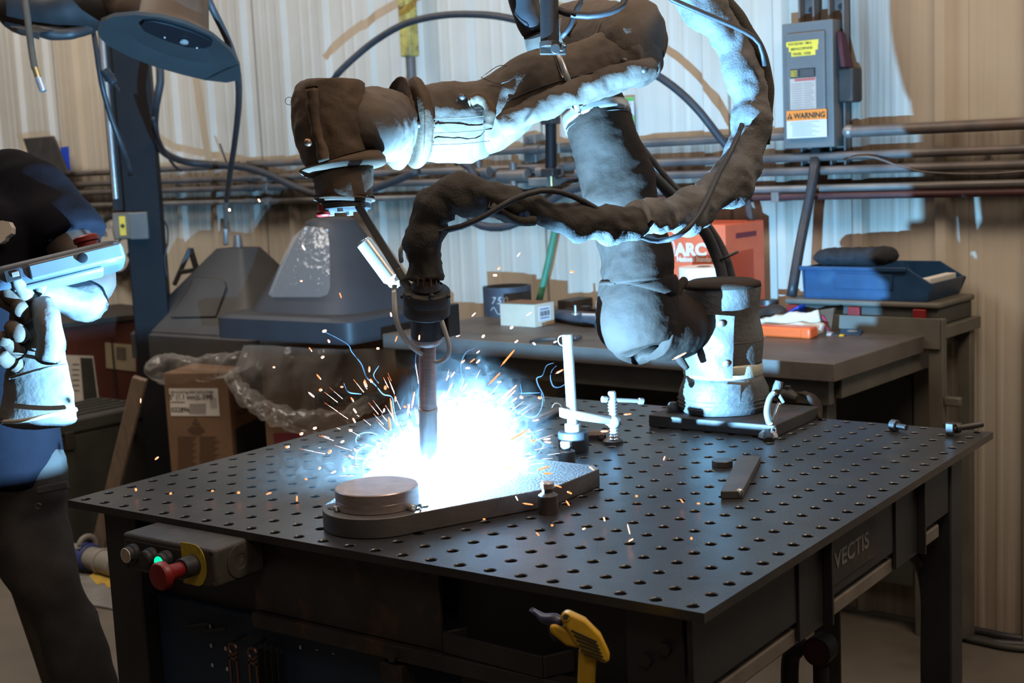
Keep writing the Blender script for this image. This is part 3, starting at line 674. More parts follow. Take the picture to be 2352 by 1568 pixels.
# ================================================================== ON THE WELDING TABLE
# workpiece: pear-shaped thick plate, disc tacked on it
ZP = 0.930
wp = thing('steel_workpiece', 'thick pear-shaped steel plate lying on the table under the arc', 'steel plate', (-0.60, 0.27, TZ))
cx0, cy0 = -0.598, 0.112; poly = []
for i in range(25):
    t = R(180 + 12) + R(156) * i / 24; poly.append((cx0 + 0.086 * math.cos(t), cy0 + 0.086 * math.sin(t)))
poly += [(-0.414, 0.315), (-0.416, 0.452), (-0.438, 0.470), (-0.760, 0.476), (-0.785, 0.455), (-0.782, 0.315)]
B().prism(poly, Vector((0, 0, TZ + 0.0005)), X, Y, EZ * (ZP - TZ - 0.0005)).build('base_plate', M_PLATE, wp, bevel=0.0012)
dk = B().lathe((cx0, cy0 - 0.003, ZP), [(0.0625, 0), (0.0635, 0.001), (0.0635, 0.0130), (0.0632, 0.0133), (0.0635, 0.0136), (0.0635, 0.0285), (0.0620, 0.030)], n=96).build('disc', M_MACH, wp, True, label='machined round steel disc tacked on the rounded end')
for u, v, r in ((772, 1168, 0.0045), (946, 1166, 0.006), (965, 1160, 0.003)):
    p = AZ(u, v, ZP + 0.004); b_ = B().sphere(p, r, 12, 8, (1, 1, 1.1)); b_.sphere(p + Vector((0.003, -0.002, -0.002)), r * 0.7, 10, 6); b_.wrinkle(0.0012, 300)
    b_.build('tack_weld', M_STEEL, wp, 'all')
    s_ = B().sphere(AZ(u, v, ZP) + Vector((0, 0, 0.0003)), 0.016, 20, 4, (1, 0.6, 0.02)); s_.build('soot_ring', M_SCORCH, wp, 'all')
# weld bead and molten pool
wb = B(); ring = []
for i in range(30):
    t = R(102 + 1.6 * i); ring.append(Vector((-0.598 + 0.150 * math.cos(t), 0.112 + 0.150 * math.sin(t), ZP + 0.002)))
wb.tube(ring, [0.0035 + 0.0006 * math.sin(i * 2.2) for i in range(30)], 8); wb.build('weld_bead', M_STEEL, wp, 'all')
single(B().sphere(ARC - EZ * 0.0035, 0.0035, 16, 10, (1.2, 1.2, 0.6)), 'arc_flame', M_ARCC, 'dazzling blue-white welding arc at the torch tip', 'welding arc', smooth_='all')

# locating pins
for (u, v, zb, h, lb) in ((1250, 1178, TZ, 0.046, 'steel locating pin with a bright tip in front of the plate edge'), (1292, 1062, TZ, 0.034, 'steel locating pin with a bright tip behind the plate edge')):
    p = AZ(u + 10, v, zb)
    t_ = thing('locating_pin', lb, 'pin', p, 'locating pins at the steel plate')
    B().lathe(p, [(0.0155, 0), (0.0155, h * 0.62), (0.0085, h * 0.72), (0.0085, h * 0.9)], n=24).build('shank', M_DSTEEL, t_, True)
    B().lathe(p + EZ * h * 0.86, [(0.0100, 0), (0.0105, 0.008), (0.008, 0.010)], n=24).build('tip', M_STEEL, t_, True)

# bar clamp on the post
cp = AZ(1318, 1035, TZ); ct = 1.118
cl = thing('bar_clamp', 'chrome T-handled bar clamp standing upright on the table', 'clamp', cp)
B().lathe(cp, [(0.028, 0), (0.028, 0.036), (0.026, 0.038)], n=32).build('base_block', M_BLK, cl, True, bevel=0.001)
B().lathe(cp + EZ * 0.038, [(0.0150, 0), (0.0150, 0.013), (0.013, 0.014)], n=32).build('collar', M_STEEL, cl, True)
top = cp + EZ * (ct - TZ) + Vector((-0.004, 0, 0))
bx, by, bd = frame_of(top - cp)
prof = [(0.0100 * math.cos(t) * (1.0 if abs(math.sin(t)) < 0.9 else 0.8), 0.0100 * math.sin(t)) for t in [2 * math.pi * i / 16 for i in range(16)]]
B().prism(prof, cp + EZ * 0.045, bx, by, top - cp - EZ * 0.045).build('post', M_CHROME, cl, bevel=0.0008)
B().torus(top + Vector((-0.012, 0.0, -0.012)), Y, 0.009, 0.0012, 20, 6).build('split_ring', M_CHROME, cl, True)
a = P(1300, 951, 2.495); b_ = P(1408, 968, 2.545)
ab = B().bar(a, b_, 0.018, 0.014, EZ)
d_ = (b_ - a).normalized()
am = B().hexa([a - EZ * .008 - d_ * .01 + d_.cross(EZ) * .011, b_ - EZ * .006 + d_.cross(EZ) * .009, b_ - EZ * .006 - d_.cross(EZ) * .009, a - EZ * .008 - d_ * .01 - d_.cross(EZ) * .011,
               a + EZ * .011 - d_ * .01 + d_.cross(EZ) * .011, b_ + EZ * .008 + d_.cross(EZ) * .009, b_ + EZ * .008 - d_.cross(EZ) * .009, a + EZ * .011 - d_ * .01 - d_.cross(EZ) * .011])
am.build('arm', M_STEEL, cl, bevel=0.003)
B().sphere(b_, 0.0155, 16, 10, (1, 1, 0.85)).build('arm_boss', M_STEEL, cl, 'all')
sb = AZ(1408, 1018, TZ); st = b_ + EZ * 0.052
thr = [(0.0080 + 0.0013 * (1 if i % 2 else -1), i * 0.0030) for i in range(26)]
B().lathe(b_ - EZ * 0.036, thr + [(0.0078, 0.08), (0.0078, 0.092), (0.006, 0.094)], n=16).build('screw', M_CHROME, cl, True)
B().lathe(sb, [(0.019, 0), (0.019, 0.006), (0.009, 0.014), (0.008, (b_ - EZ * 0.03).z - TZ)], n=20).build('swivel_foot', M_DSTEEL, cl, True)
h0 = P(1388, 917, 2.53); h1 = P(1472, 921, 2.56)
B().cyl(h0, h1, 0.0040, n=12).build('tee_handle', M_CHROME, cl, True)
for q in (h0, h1):
    dd = (h1 - h0).normalized(); B().cyl(q - dd * 0.005, q + dd * 0.005, 0.0062, n=14).build('handle_end', M_CHROME, cl, True, bevel=0.001)

# hex bars lying behind
for k, (a, b_, lb) in enumerate((((1222, 972), (1283, 942), 'slanted bronze hex pin with a wire ring near the arc smoke'), ((1302, 1000), (1392, 997), 'bronze hex pin lying behind the clamp base'))):
    pa = AZ(*a, TZ + 0.008); pb = AZ(*b_, TZ + 0.008)
    t_ = thing('hex_pin', lb, 'pin', pa - EZ * 0.008, 'hex pins on the table')
    B().cyl(pa, pb, 0.0085, n=6).build('shank', M_BRONZE, t_, bevel=0.0006)
    B().cyl(pa, pa + (pb - pa).normalized() * 0.02, 0.012, n=6).build('head', M_BRONZE, t_, bevel=0.0006)
    e = pb - (pb - pa).normalized() * 0.008
    if k == 0: B().torus(e + EZ * 0.006, (pb - pa), 0.011, 0.0010, 20, 6).build('wire_ring', M_BRONZE, t_, True)
    else: B().cyl(e, e + Vector((0.012, -0.02, 0.0)), 0.005, n=10).build('tail', M_BRONZE, t_, True)
# offcut bar, puck, bolts
q0 = AZ(1655, 1140, TZ); q1 = AZ(1704, 1140, TZ); q2 = AZ(1749, 1066, TZ); dbar = AZ(1700, 1055, TZ) - AZ(1668, 1128, TZ)
pt = [AZ(1655, 1128, TZ + 0.0125), AZ(1705, 1127, TZ + 0.0125), AZ(1747, 1047, TZ + 0.0125), AZ(1696, 1046, TZ + 0.0125)]
bb = B().hexa([Vector((p.x, p.y, TZ + 0.0004)) for p in pt] + pt); bb.f = [f[::-1] for f in bb.f] if False else bb.f
ob = single(bb, 'steel_offcut', M_PLATE, 'flat rectangular steel offcut bar lying on the table', 'steel bar', bevel=0.001)
e = pt[1] + Vector((-0.006, 0.002, -0.003)); wb_ = B().sphere(e, 0.006, 12, 8).wrinkle(0.002, 260)
t_ = wb_.build('weld_blob', M_STEEL, None, 'all'); t_.parent = ob; t_.location = -ob.location
pk = AZ(1659, 1070, TZ)
single(B().lathe(pk, [(0.0170, 0), (0.0178, 0.001), (0.0178, 0.010), (0.017, 0.011)], n=40), 'steel_puck', M_DSTEEL, 'small dark steel puck beside the flat offcut bar', 'steel disc', smooth_=True)
for k, (hu, hv, tu, tv, lb) in enumerate(((2052, 968, 2082, 980, 'dark socket bolt lying at the table back edge, left of two'), (2183, 978, 2256, 972, 'long dark bolt with a square head at the table far right corner'))):
    a = AZ(hu, hv + 8, TZ + 0.011); b_ = AZ(tu, tv + 2, TZ + 0.010 if k == 0 else TZ + 0.014)
    t_ = thing('bolt', lb, 'bolt', Vector((a.x, a.y, TZ)), 'loose bolts on the table')
    dd = (b_ - a).normalized()
    B().cyl(a, b_, 0.0055, n=14).build('shank', M_DSTEEL, t_, True)
    if k == 0: B().cyl(a - dd * 0.004, a + dd * 0.009, 0.0110, n=20).build('head', M_DSTEEL, t_, True, bevel=0.001)
    else:
        B().box(a + EZ * 0.001, (0.014, 0.014, 0.022)).build('head', M_DSTEEL, t_, bevel=0.001); B().cyl(a + dd * 0.010, a + dd * 0.018, 0.009, n=20).build('collar', M_DSTEEL, t_, True)

# ================================================================== ROBOT ARM
BC = Vector((-0.478, 1.020, 0.925))
mp_ = [AZ(1502, 980, TZ), AZ(1792, 1012, TZ), AZ(1862, 957, TZ)]
fx0, fx1, fy0, fy1 = -0.590, -0.318, 0.912, 1.118
single(B().span(fx0, fx1, fy0, fy1, TZ + 0.0005, 0.924), 'mounting_plate', M_BLKR, 'thick dark square mounting plate under the robot base', 'steel plate', bevel=0.0015)
rb = thing('robot_arm', 'welding robot arm in brown and grey leather covers, bolted to the table', 'robot arm', BC)
ks = dict(smooth_='all')
# base boot: lower skirt, strap, upper drum
B().lathe(BC, [(0.0885, 0.001), (0.0895, 0.012), (0.0885, 0.028), (0.086, 0.045), (0.080, 0.062), (0.077, 0.072)], n=96, wob=0.006, wf=22).build('base_skirt', M_SILV, rb, **ks)
for h in (0.010, 0.018, 0.026):
    B().lathe(BC, [(0.0902, h), (0.0912, h + 0.0015), (0.0902, h + 0.003)], n=96, wob=0.006, wf=22, cap=False).build('stitched_seam', M_SILV, rb, **ks)
B().lathe(BC, [(0.0770, 0.070), (0.0795, 0.074), (0.0795, 0.094), (0.0770, 0.098)], n=96, wob=0.003, wf=22).build('reflective_strap', M_STRAP, rb, **ks)
pr_ = []
for i in range(34):
    h = 0.096 + 0.154 * i / 33; pr_.append((0.0765 + 0.0012 * math.sin(h * 60), h))
drum = B().lathe(BC, pr_ + [(0.0750, 0.253), (0.066, 0.258), (0.03, 0.2595), (0.001, 0.2600)], n=96, wob=0.006, wf=16)
drum.build('base_drum_cover', M_SILV, rb, **ks)
B().lathe(BC, [(0.0785, 0.247), (0.0765, 0.2555), (0.060, 0.2615), (0.02, 0.2635), (0.001, 0.2638)], n=96, wob=0.005, wf=16).build('drum_cap', M_LEATHG, rb, **ks)
B().lathe(BC, [(0.0772, 0.140), (0.0785, 0.1415), (0.0772, 0.143)], n=96, wob=0.006, wf=16, cap=False).build('stitched_seam', M_SILV, rb, **ks)
# diamond patch on the skirt
def on_drum(u, v, r):       # seen point on the base drum of radius r
    rr = ray(u, v); o = C0 - BC; a = rr.x ** 2 + rr.y ** 2; b_ = 2 * (rr.x * o.x + rr.y * o.y); c = o.x ** 2 + o.y ** 2 - r * r
    D = max(0, b_ * b_ - 4 * a * c); t = (-b_ - math.sqrt(D)) / (2 * a); return C0 + rr * t
def drum_sheet(poly4, r, name, m, nu=14, nv=12, amp=0.002, lift=0.0):
    (a, b_, c, d_) = poly4; vs = []
    for j in range(nv + 1):
        for i in range(nu + 1):
            s_, t_ = i / nu, j / nv
            u = (a[0] * (1 - s_) + b_[0] * s_) * (1 - t_) + (d_[0] * (1 - s_) + c[0] * s_) * t_
            v = (a[1] * (1 - s_) + b_[1] * s_) * (1 - t_) + (d_[1] * (1 - s_) + c[1] * s_) * t_
            q = on_drum(u, v, r + lift * s_)
            n_ = Vector((q.x - BC.x, q.y - BC.y, 0)).normalized(); q = q + n_ * noise.noise(q * 34) * amp; vs.append(q)
    n = len(vs); th = [q - Vector((q.x - BC.x, q.y - BC.y, 0)).normalized() * 0.0025 for q in vs]
    W_ = nu + 1; f = lambda i, j: j * W_ + i; fs = []
    for j in range(nv):
        for i in range(nu): fs += [(f(i, j), f(i, j + 1), f(i + 1, j + 1), f(i + 1, j)), (n + f(i, j), n + f(i + 1, j), n + f(i + 1, j + 1), n + f(i, j + 1))]
    for i in range(nu): fs += [(f(i, 0), f(i + 1, 0), n + f(i + 1, 0), n + f(i, 0)), (f(i + 1, nv), f(i, nv), n + f(i, nv), n + f(i + 1, nv))]
    for j in range(nv): fs += [(f(0, j + 1), f(0, j), n + f(0, j), n + f(0, j + 1)), (f(nu, j), f(nu, j + 1), n + f(nu, j + 1), n + f(nu, j))]
    return B().add(vs + th, fs).build(name, m, rb, smooth_=True)
drum_sheet([(1598, 905), (1600, 905), (1600, 905), (1598, 905)], 0.09, 'unused_tab', M_SILV, 1, 1) if False else None
drum_sheet([(1658, 881), (1702, 884), (1700, 929), (1657, 925)], 0.0905, 'square_patch', M_SILV, 8, 8, 0.001)
flap = drum_sheet([(1553, 716), (1687, 726), (1682, 870), (1578, 862)], 0.0865, 'snap_flap', M_SILV, 18, 16, 0.005, lift=0.006)
for u, v in ((1564, 727), (1655, 744), (1667, 835)):
    q = on_drum(u, v, 0.092); n_ = Vector((q.x - BC.x, q.y - BC.y, 0)).normalized()
    B().sphere(q, 0.0075, 14, 8).build('snap_rivet', M_STEEL, rb, 'all', parent=flap)
# shoulder, upper arm, elbow, forearm, wrist covers
def on_tube(u, v, path, rad, lift=0.0015):
    r_ = ray(u, v); best = None
    for c, r in zip(path, rad):
        w_ = c - C0; t = w_.dot(r_) / r_.dot(r_); dd_ = (C0 + r_ * t - c).length
        if best is None or dd_ / r < best[0]: best = (dd_ / r, t, r, dd_)
    k, t, r, dd_ = best; back = math.sqrt(max(0, (r * 1.06 + lift) ** 2 - dd_ ** 2)) / r_.length
    return C0 + r_ * (t - back)
def stitch_run(rows, path, rad, nm='stitch_line', r=0.0011, m=None):
    q = [on_tube(u, v, path, rad) for u, v in rows]
    B().tube(smooth(q, 0.01), r, 5).build(nm, m or M_INK, rb, True)
B().sweep(K((1620, 735, 2.72, 50), (1590, 738, 2.70, 62), (1558, 745, 2.655, 76), (1520, 748, 2.62, 84), (1480, 745, 2.59, 88)), 56, 0.006, 0.010, 12, 0.004, 45).build('shoulder_joint_cover', M_LEATHG, rb, **ks)
B().sweep(K((1572, 645, 2.63, 10), (1556, 668, 2.60, 12), (1547, 700, 2.585, 13), (1545, 760, 2.58, 13), (1553, 810, 2.59, 11), (1578, 846, 2.60, 8)), 14, 0.005, 0.002, 50).build('seam_welt', M_LEATHG, rb, **ks)
B().sweep(K((1480, 818, 2.57, 40), (1474, 804, 2.575, 66), (1467, 775, 2.575, 84), (1462, 735, 2.575, 90), (1464, 690, 2.58, 91), (1466, 655, 2.585, 86)), 64, 0.005, 0.012, 10, 0.004, 50).build('shoulder_cover', M_LEATHG, rb, **ks)
B().sweep(K((1466, 668, 2.58, 84), (1468, 660, 2.58, 90), (1468, 650, 2.58, 90), (1467, 640, 2.58, 84)), 56, 0.004, 0.004, 30).build('seam_welt', M_LEATHG, rb, **ks)
UA = K((1467, 655, 2.58, 84), (1460, 600, 2.58, 86), (1448, 545, 2.58, 82), (1436, 490, 2.585, 79), (1412, 410, 2.60, 80), (1388, 320, 2.61, 79), (1366, 245, 2.62, 74), (1352, 190, 2.63, 70))
B().sweep(UA, 64, 0.005, 0.014, 9, 0.005, 40, folds=0.0045, ffold=38).build('upper_arm_cover', M_LEATHG, rb, **ks)
upath, urad = smooth_r(UA, 0.01)
stitch_run(((1322, 292), (1366, 292)), upath, urad, 'patch_seam', 0.0008); stitch_run(((1354, 292), (1366, 336), (1330, 338)), upath, urad, 'patch_seam', 0.0008)
st_ = B().sweep(K((1376, 286, 2.612, 80), (1371, 268, 2.615, 80.5), (1367, 252, 2.617, 79)), 64, 0.006, 0.002, 9); st_.build('reflective_band', M_STEEL, rb, **ks)
p_ = P(1395, 244, 2.53); rx_ = (P(1410, 240, 2.53) - P(1395, 244, 2.53)).normalized()
# elbow
B().sweep(K((1236, 92, 2.70, 34), (1262, 96, 2.68, 62), (1310, 92, 2.65, 80), (1370, 85, 2.58, 84), (1420, 88, 2.50, 86), (1450, 100, 2.44, 84)), 56, 0.007, 0.014, 9, 0.005, 40).build('elbow_joint_cover', M_LEATH, rb, **ks)
B().sweep(K((1440, 22, 2.46, 30), (1442, 32, 2.46, 56), (1448, 60, 2.45, 76), (1450, 100, 2.44, 82), (1446, 140, 2.44, 78), (1438, 172, 2.44, 58), (1434, 184, 2.44, 30)), 64, 0.006, 0.016, 8, 0.005, 40).build('elbow_cap_cover', M_LEATH, rb, **ks)
def shf(u): return 0.20 - 0.15 * max(0.0, min(1.0, (u - 1000) / 510.0)) - 0.16 * max(0.0, min(1.0, (905 - u) / 70.0))
def PR(u, v, dd): return P(u, v, dd + shf(u))
def KR(*rows): return K(*[(u, v, dd + shf(u), rp) for u, v, dd, rp in rows])
FA = KR((1512, 118, 2.385, 22), (1500, 122, 2.38, 50), (1470, 126, 2.375, 66), (1420, 138, 2.36, 70), (1360, 158, 2.34, 72), (1290, 182, 2.32, 74), (1220, 208, 2.30, 76), (1160, 240, 2.285, 82), (1110, 264, 2.27, 86), (1070, 274, 2.26, 86))
B().sweep(FA, 72, 0.005, 0.014, 9, 0.005, 42, folds=0.002, ffold=40).build('forearm_cover', M_LEATH, rb, **ks)
B().sweep(KR((1450, 60, 2.40, 9), (1400, 38, 2.41, 9), (1340, 50, 2.42, 9), (1300, 76, 2.42, 8)), 10, 0.005).build('seam_piping', M_LEATHW, rb, **ks)
# quilted, stitched lower seam along the forearm with rivets
sm = B(); 
def fa_pt(u, v, dd): return PR(u, v, dd)
B().sweep(KR((1506, 150, 2.335, 20), (1460, 163, 2.31, 26), (1380, 190, 2.29, 28), (1300, 222, 2.265, 30), (1220, 256, 2.24, 30), (1150, 290, 2.23, 28)), 20, 0.004, 0.006, 40, 0.003, 90).build('quilted_seam', M_LEATH, rb, **ks)
for u, v in ((1480, 160), (1434, 140), (1180, 230), (1131, 250)):
    B().sphere(PR(u, v, 2.265 if u < 1300 else 2.30), 0.0070, 12, 8).build('snap_rivet', M_DSTEEL, rb, 'all')
B().sweep(KR((1299, 170, 2.318, 77), (1303, 176, 2.318, 79.5), (1308, 168, 2.320, 79.5), (1314, 166, 2.322, 77)) if False else KR((1290, 186, 2.318, 80), (1306, 180, 2.322, 80)), 64, 0.004, 0.002, 9).build('reflective_band', M_STEEL, rb, **ks)
fpath, frad = smooth_r(FA, 0.01)
for rows in (((1165, 262), (1240, 228), (1320, 196), (1400, 176), (1470, 158)), ((1160, 285), (1240, 254), (1320, 222), (1400, 200), (1475, 178)), ((1165, 232), (1230, 204), (1300, 182), (1390, 158), (1480, 130))):
    stitch_run(rows, fpath, frad)
for k in range(15):
    u = 1170 + k * 21; v = 258 - (u - 1170) * 0.335
    stitch_run(((u, v), (u + 2, v + 12), (u + 3, v + 24)), fpath, frad, 'quilt_stitch', 0.0008)
stitch_run(((1105, 158 + 20), (1150, 150), (1190, 168), (1150, 192), (1105, 178)), fpath, frad, 'patch_seam', 0.0007)
# forearm end drum, wrist 1
B().sweep(KR((1142, 300, 2.255, 40), (1132, 296, 2.255, 66), (1100, 286, 2.25, 82), (1050, 282, 2.24, 84), (1000, 282, 2.225, 84), (962, 283, 2.215, 82)), 72, 0.005, 0.010, 11, 0.005, 42).build('wrist_drum_cover', M_LEATH, rb, **ks)
B().sweep(KR((968, 284, 2.216, 82), (962, 284, 2.214, 98), (952, 284, 2.212, 102), (944, 284, 2.210, 98), (940, 284, 2.209, 82)), 72, 0.0025, 0.006, 14, 0.003, 40).build('wrist_collar', M_LEATHW, rb, **ks)
B().sweep(KR((924, 284, 2.207, 80), (920, 284, 2.206, 100), (914, 284, 2.204, 102), (910, 283, 2.203, 82)), 72, 0.0025, 0.006, 14, 0.003, 40).build('wrist_collar', M_LEATHW, rb, **ks)
B().sweep(KR((932, 284, 2.208, 72), (900, 284, 2.20, 76), (866, 284, 2.19, 76), (835, 284, 2.18, 72), (800, 284, 2.17, 60)), 60, 0.005, 0.009, 12, 0.005, 42).build('wrist_link_cover', M_LEATH, rb, **ks)
dpath, drad = smooth_r(KR((1142, 300, 2.255, 40), (1132, 296, 2.255, 66), (1100, 286, 2.25, 82), (1050, 282, 2.24, 84), (1000, 282, 2.225, 84), (962, 283, 2.215, 82)), 0.01)
for vv_ in (270, 303, 330):
    stitch_run(((975, vv_ + 4), (1020, vv_ + 2), (1070, vv_), (1125, vv_ - 6)), dpath, drad, 'stitch_line', 0.0009)
for u, v in ((962, 286), (1062, 222)): B().sphere(on_tube(u, v, dpath, drad), 0.0062, 12, 8).build('snap_rivet', M_DSTEEL, rb, 'all')
B().sweep([(on_tube(u, v, dpath, drad, 0.003), 0.010) for u, v in ((1075, 232), (1100, 225), (1125, 250), (1120, 290))], 12, 0.004, 0.003, 60).build('laced_flap', M_LEATHW, rb, 'all')
# wrist 2: upright cylinder bag
B().sweep(KR((757, 190, 2.16, 56), (757, 194, 2.16, 76), (758, 206, 2.16, 81), (760, 250, 2.16, 82), (765, 300, 2.16, 80), (772, 345, 2.16, 76), (778, 372, 2.16, 72), (780, 384, 2.16, 70)), 72, 0.005, 0.012, 11, 0.006, 38).build('wrist_cover', M_LEATHW, rb, **ks)
q0, q1 = PR(716, 200, 2.09), PR(745, 370, 2.09)
B().sweep([(q0, 0.010), ((q0 + q1) / 2 + Vector((-.003, -.003, 0)), 0.009), (q1, 0.009)], 10, 0.004, 0.003, 60).build('laced_seam', M_LEATHW, rb, **ks)
B().sphere(PR(708, 327, 2.088), 0.0065, 14, 8).build('snap_rivet', M_BRONZE, rb, 'all')
B().sweep(KR((782, 374, 2.16, 84), (784, 380, 2.16, 98), (785, 388, 2.16, 97), (786, 394, 2.16, 78)), 72, 0.0025, 0.006, 14).build('wrist_skirt', M_LEATHW, rb, **ks)
B().sweep(KR((786, 392, 2.16, 66), (788, 400, 2.16, 68), (791, 430, 2.16, 68), (792, 455, 2.16, 66), (792, 466, 2.16, 62)), 64, 0.005, 0.008, 14, 0.004, 42).build('tool_wrist_cover', M_LEATHW, rb, **ks)
B().sweep(KR((792, 452, 2.16, 69), (792, 460, 2.16, 70)), 64, 0.003, 0.003, 30).build('hem', M_LEATHW, rb, **ks)
ax_d = (PR(793, 474, 2.16) - PR(790, 430, 2.16)).normalized()
fl0 = PR(792, 468, 2.16)
B().cyl(fl0, fl0 + ax_d * 0.010, 0.042, n=40).build('tool_flange', M_BLK, rb, bevel=0.001)
for i in range(6):
    t = 2 * math.pi * i / 6; x_, y_, _ = frame_of(ax_d); c = fl0 + ax_d * 0.010 + x_ * 0.032 * math.cos(t) + y_ * 0.032 * math.sin(t)
    B().cyl(c, c + ax_d * 0.006, 0.0055, n=6).build('flange_bolt', M_STEEL, rb)
B().lathe(PR(741, 470, 2.14), [(0.0075, 0), (0.0075, 0.010), (0.0115, 0.012), (0.0115, 0.017), (0.009, 0.019)], ax_d).build('red_knob', M_REDB, rb, True)
B().torus(PR(664, 232, 2.13), fwd, 0.0062, 0.0005, 20, 5).build('loose_thread', M_RUB, rb, True)

# ---- welding torch hung on the flange
tt = P(980, 690, 2.060)
tg = thing('welding_torch', 'black and bare-metal welding torch pointing straight down at the arc', 'welding torch', ARC)
B().bar(P(822, 470, 2.18), P(958, 692, 2.05), 0.012, 0.019, fwd).build('mounting_bar', M_BLK, tg, bevel=0.001)
tip = ARC + (tt - ARC).normalized() * 0.015
up_ = (tt - tip)
L_ = up_.length; ud = up_.normalized()
def tz_(v):    # parameter along torch axis for an image row
    best = 0; bd_ = 1e9
    for i in range(400):
        t = 1.5 * i / 400; q = C0 - (tip + up_ * t); rr = CM.transposed() @ (tip + up_ * t - C0); vv_ = 784 - FPX * rr.y / -rr.z
        if abs(vv_ - v) < bd_: bd_ = abs(vv_ - v); best = t
    return best * L_
px2 = 2.19 / FPX
h1, h2, h3, h4, h5, h6, h7 = [tz_(v) for v in (1000, 940, 780, 776, 720, 716, 665)]
B().lathe(tip, [(0.0092, 0), (0.0110, 0.012), (0.0125, 0.03), (0.0140, 0.045), (0.0145, h2)], ud, n=32).build('gas_nozzle', M_STEEL, tg, True)
B().lathe(tip + ud * (h2 - 0.004), [(0.0155, 0), (0.0155, 0.008)], ud, n=32).build('nozzle_ring', M_STEEL, tg, True, bevel=0.0008)
B().lathe(tip, [(0.0135, h2), (0.0135, h3)], ud, n=32).build('neck_tube', M_MACH, tg, True)
B().lathe(tip, [(0.0215, h3 - 0.004), (0.0245, h3), (0.0245, h3 + 0.006)], ud, n=40).build('chamfer_ring', M_STEEL, tg, True)
B().lathe(tip, [(0.0250, h4 + 0.004), (0.0250, h5)], ud, n=40).build('insulator_body', M_BLK, tg, True, bevel=0.001)
B().lathe(tip, [(0.0340, h5), (0.0360, h5 + 0.002), (0.0360, (h5 + h7) / 2 - 0.001), (0.035, (h5 + h7) / 2), (0.0360, (h5 + h7) / 2 + 0.001), (0.0360, h7 - 0.002), (0.034, h7)], ud, n=48).build('breakaway_mount', M_BLKR, tg, True, bevel=0.0006)
for a_ in (0.4, 1.3, 2.3, 3.1):
    c = tip + ud * (h7 - 0.012) + CM @ Vector((math.cos(a_) * 0.0362, 0, math.sin(a_) * 0.0362)); 
    B().sphere(c, 0.0042, 10, 6).build('cap_screw', M_BLK, tg, 'all')
mb = B().box(P(1030, 735, 2.09), (0.022, 0.03, 0.05)); mb.build('side_block', M_BLK, tg, bevel=0.002)
B().lathe(tip, [(0.022, h7), (0.024, h7 + 0.004), (0.020, h7 + 0.012), (0.016, h7 + 0.02)], ud, n=32).build('cable_gland', M_BLK, tg, True)
for i in range(12):
    t = 2 * math.pi * i / 12; x_, y_, _ = frame_of(ud); c = tip + ud * (h7 + 0.010) + x_ * 0.0185 * math.cos(t) + y_ * 0.0185 * math.sin(t)
    B().bar(c, c + ud * 0.016, 0.003, 0.003).build('gland_rib', M_BRONZE, tg)
pl_ = card(P(972, 808, 2.085), 0.008, 0.022, CM @ Vector((1, 0, 0)), ud); pl_.build('name_tag', M_PAPERY, tg)
# seam-finding camera canister with its bracket and cable
cc = thing('camera_canister', 'bright silver cylinder strapped to the torch mounting bar', 'camera', P(905, 655, 2.035))
ca, cbb = P(836, 556, 2.26), P(898, 640, 2.26)
B().cyl(ca, cbb, 0.0140, n=32).build('canister', M_STEEL, cc, True, bevel=0.001)
B().cyl(ca, ca + (ca - cbb).normalized() * 0.003, 0.0122, n=32).build('end_ring', M_CHROME, cc, True, bevel=0.001)
B().cyl(ca + (ca - cbb).normalized() * 0.0031, ca + (ca - cbb).normalized() * 0.0036, 0.0085, n=32).build('lens', M_BLK, cc, True)
B().lathe(cbb, [(0.0130, 0), (0.0105, 0.004), (0.0105, 0.010), (0.0085, 0.012), (0.006, 0.018)], cbb - ca).build('end_gland', M_STEEL, cc, True)
B().hexa([P(911, 618, 2.065), P(921, 614, 2.065), P(958, 686, 2.085), P(940, 690, 2.085)] + [P(911, 618, 2.060), P(921, 614, 2.060), P(958, 686, 2.080), P(940, 690, 2.080)]).build('bracket', M_STEEL, cc, bevel=0.0004)
B().cable(PL((906, 655, 2.050), (906, 690, 2.045), (910, 730, 2.045), (922, 765, 2.055), (945, 795, 2.070), (968, 812, 2.085)), 0.0042).build('white_cable', M_WCAB, cc, True)
single(B().cable(PL((922, 600, 2.085), (920, 575, 2.065), (932, 560, 2.065), (938, 590, 2.055), (965, 640, 2.045), (1000, 700, 2.045), (1022, 760, 2.055), (1032, 800, 2.065), (1026, 822, 2.080), (1005, 832, 2.095), (990, 825, 2.100)), 0.0036), 'sensor_cable', M_WCAB, 'thin pale cable looping down the right of the torch neck', 'cable', smooth_='all')

# ---- dress pack sleeve
SL = K((981, 648, 2.05, 20), (981, 636, 2.05, 30), (976, 600, 2.045, 33), (970, 560, 2.04, 36), (974, 515, 2.035, 36), (995, 472, 2.03, 35), (1030, 448, 2.03, 33), (1080, 446, 2.03, 32), (1135, 458, 2.03, 33), (1190, 478, 2.04, 35), (1250, 492, 2.05, 36), (1320, 504, 2.07, 36), (1395, 512, 2.10, 36), (1470, 510, 2.13, 34))
B1 = B().sweep(SL, 44, 0.005, 0.020, 13, 0.007, 55, folds=0.004, ffold=110)
slv = thing('cable_sleeve', 'long woven cable sleeve looping from torch past the robot and up', 'cable sleeve', P(981, 660, 2.05))
B1.build('charcoal_length', M_SLEEVED, slv, **ks)
SL2 = K((1462, 508, 2.13, 31), (1500, 505, 2.16, 34), (1550, 494, 2.22, 37), (1610, 470, 2.29, 40), (1665, 425, 2.34, 44), (1710, 360, 2.37, 46), (1730, 290, 2.38, 44), (1728, 210, 2.38, 44), (1705, 130, 2.37, 45), (1665, 60, 2.36, 48), (1610, 0, 2.35, 52), (1570, -40, 2.34, 52))
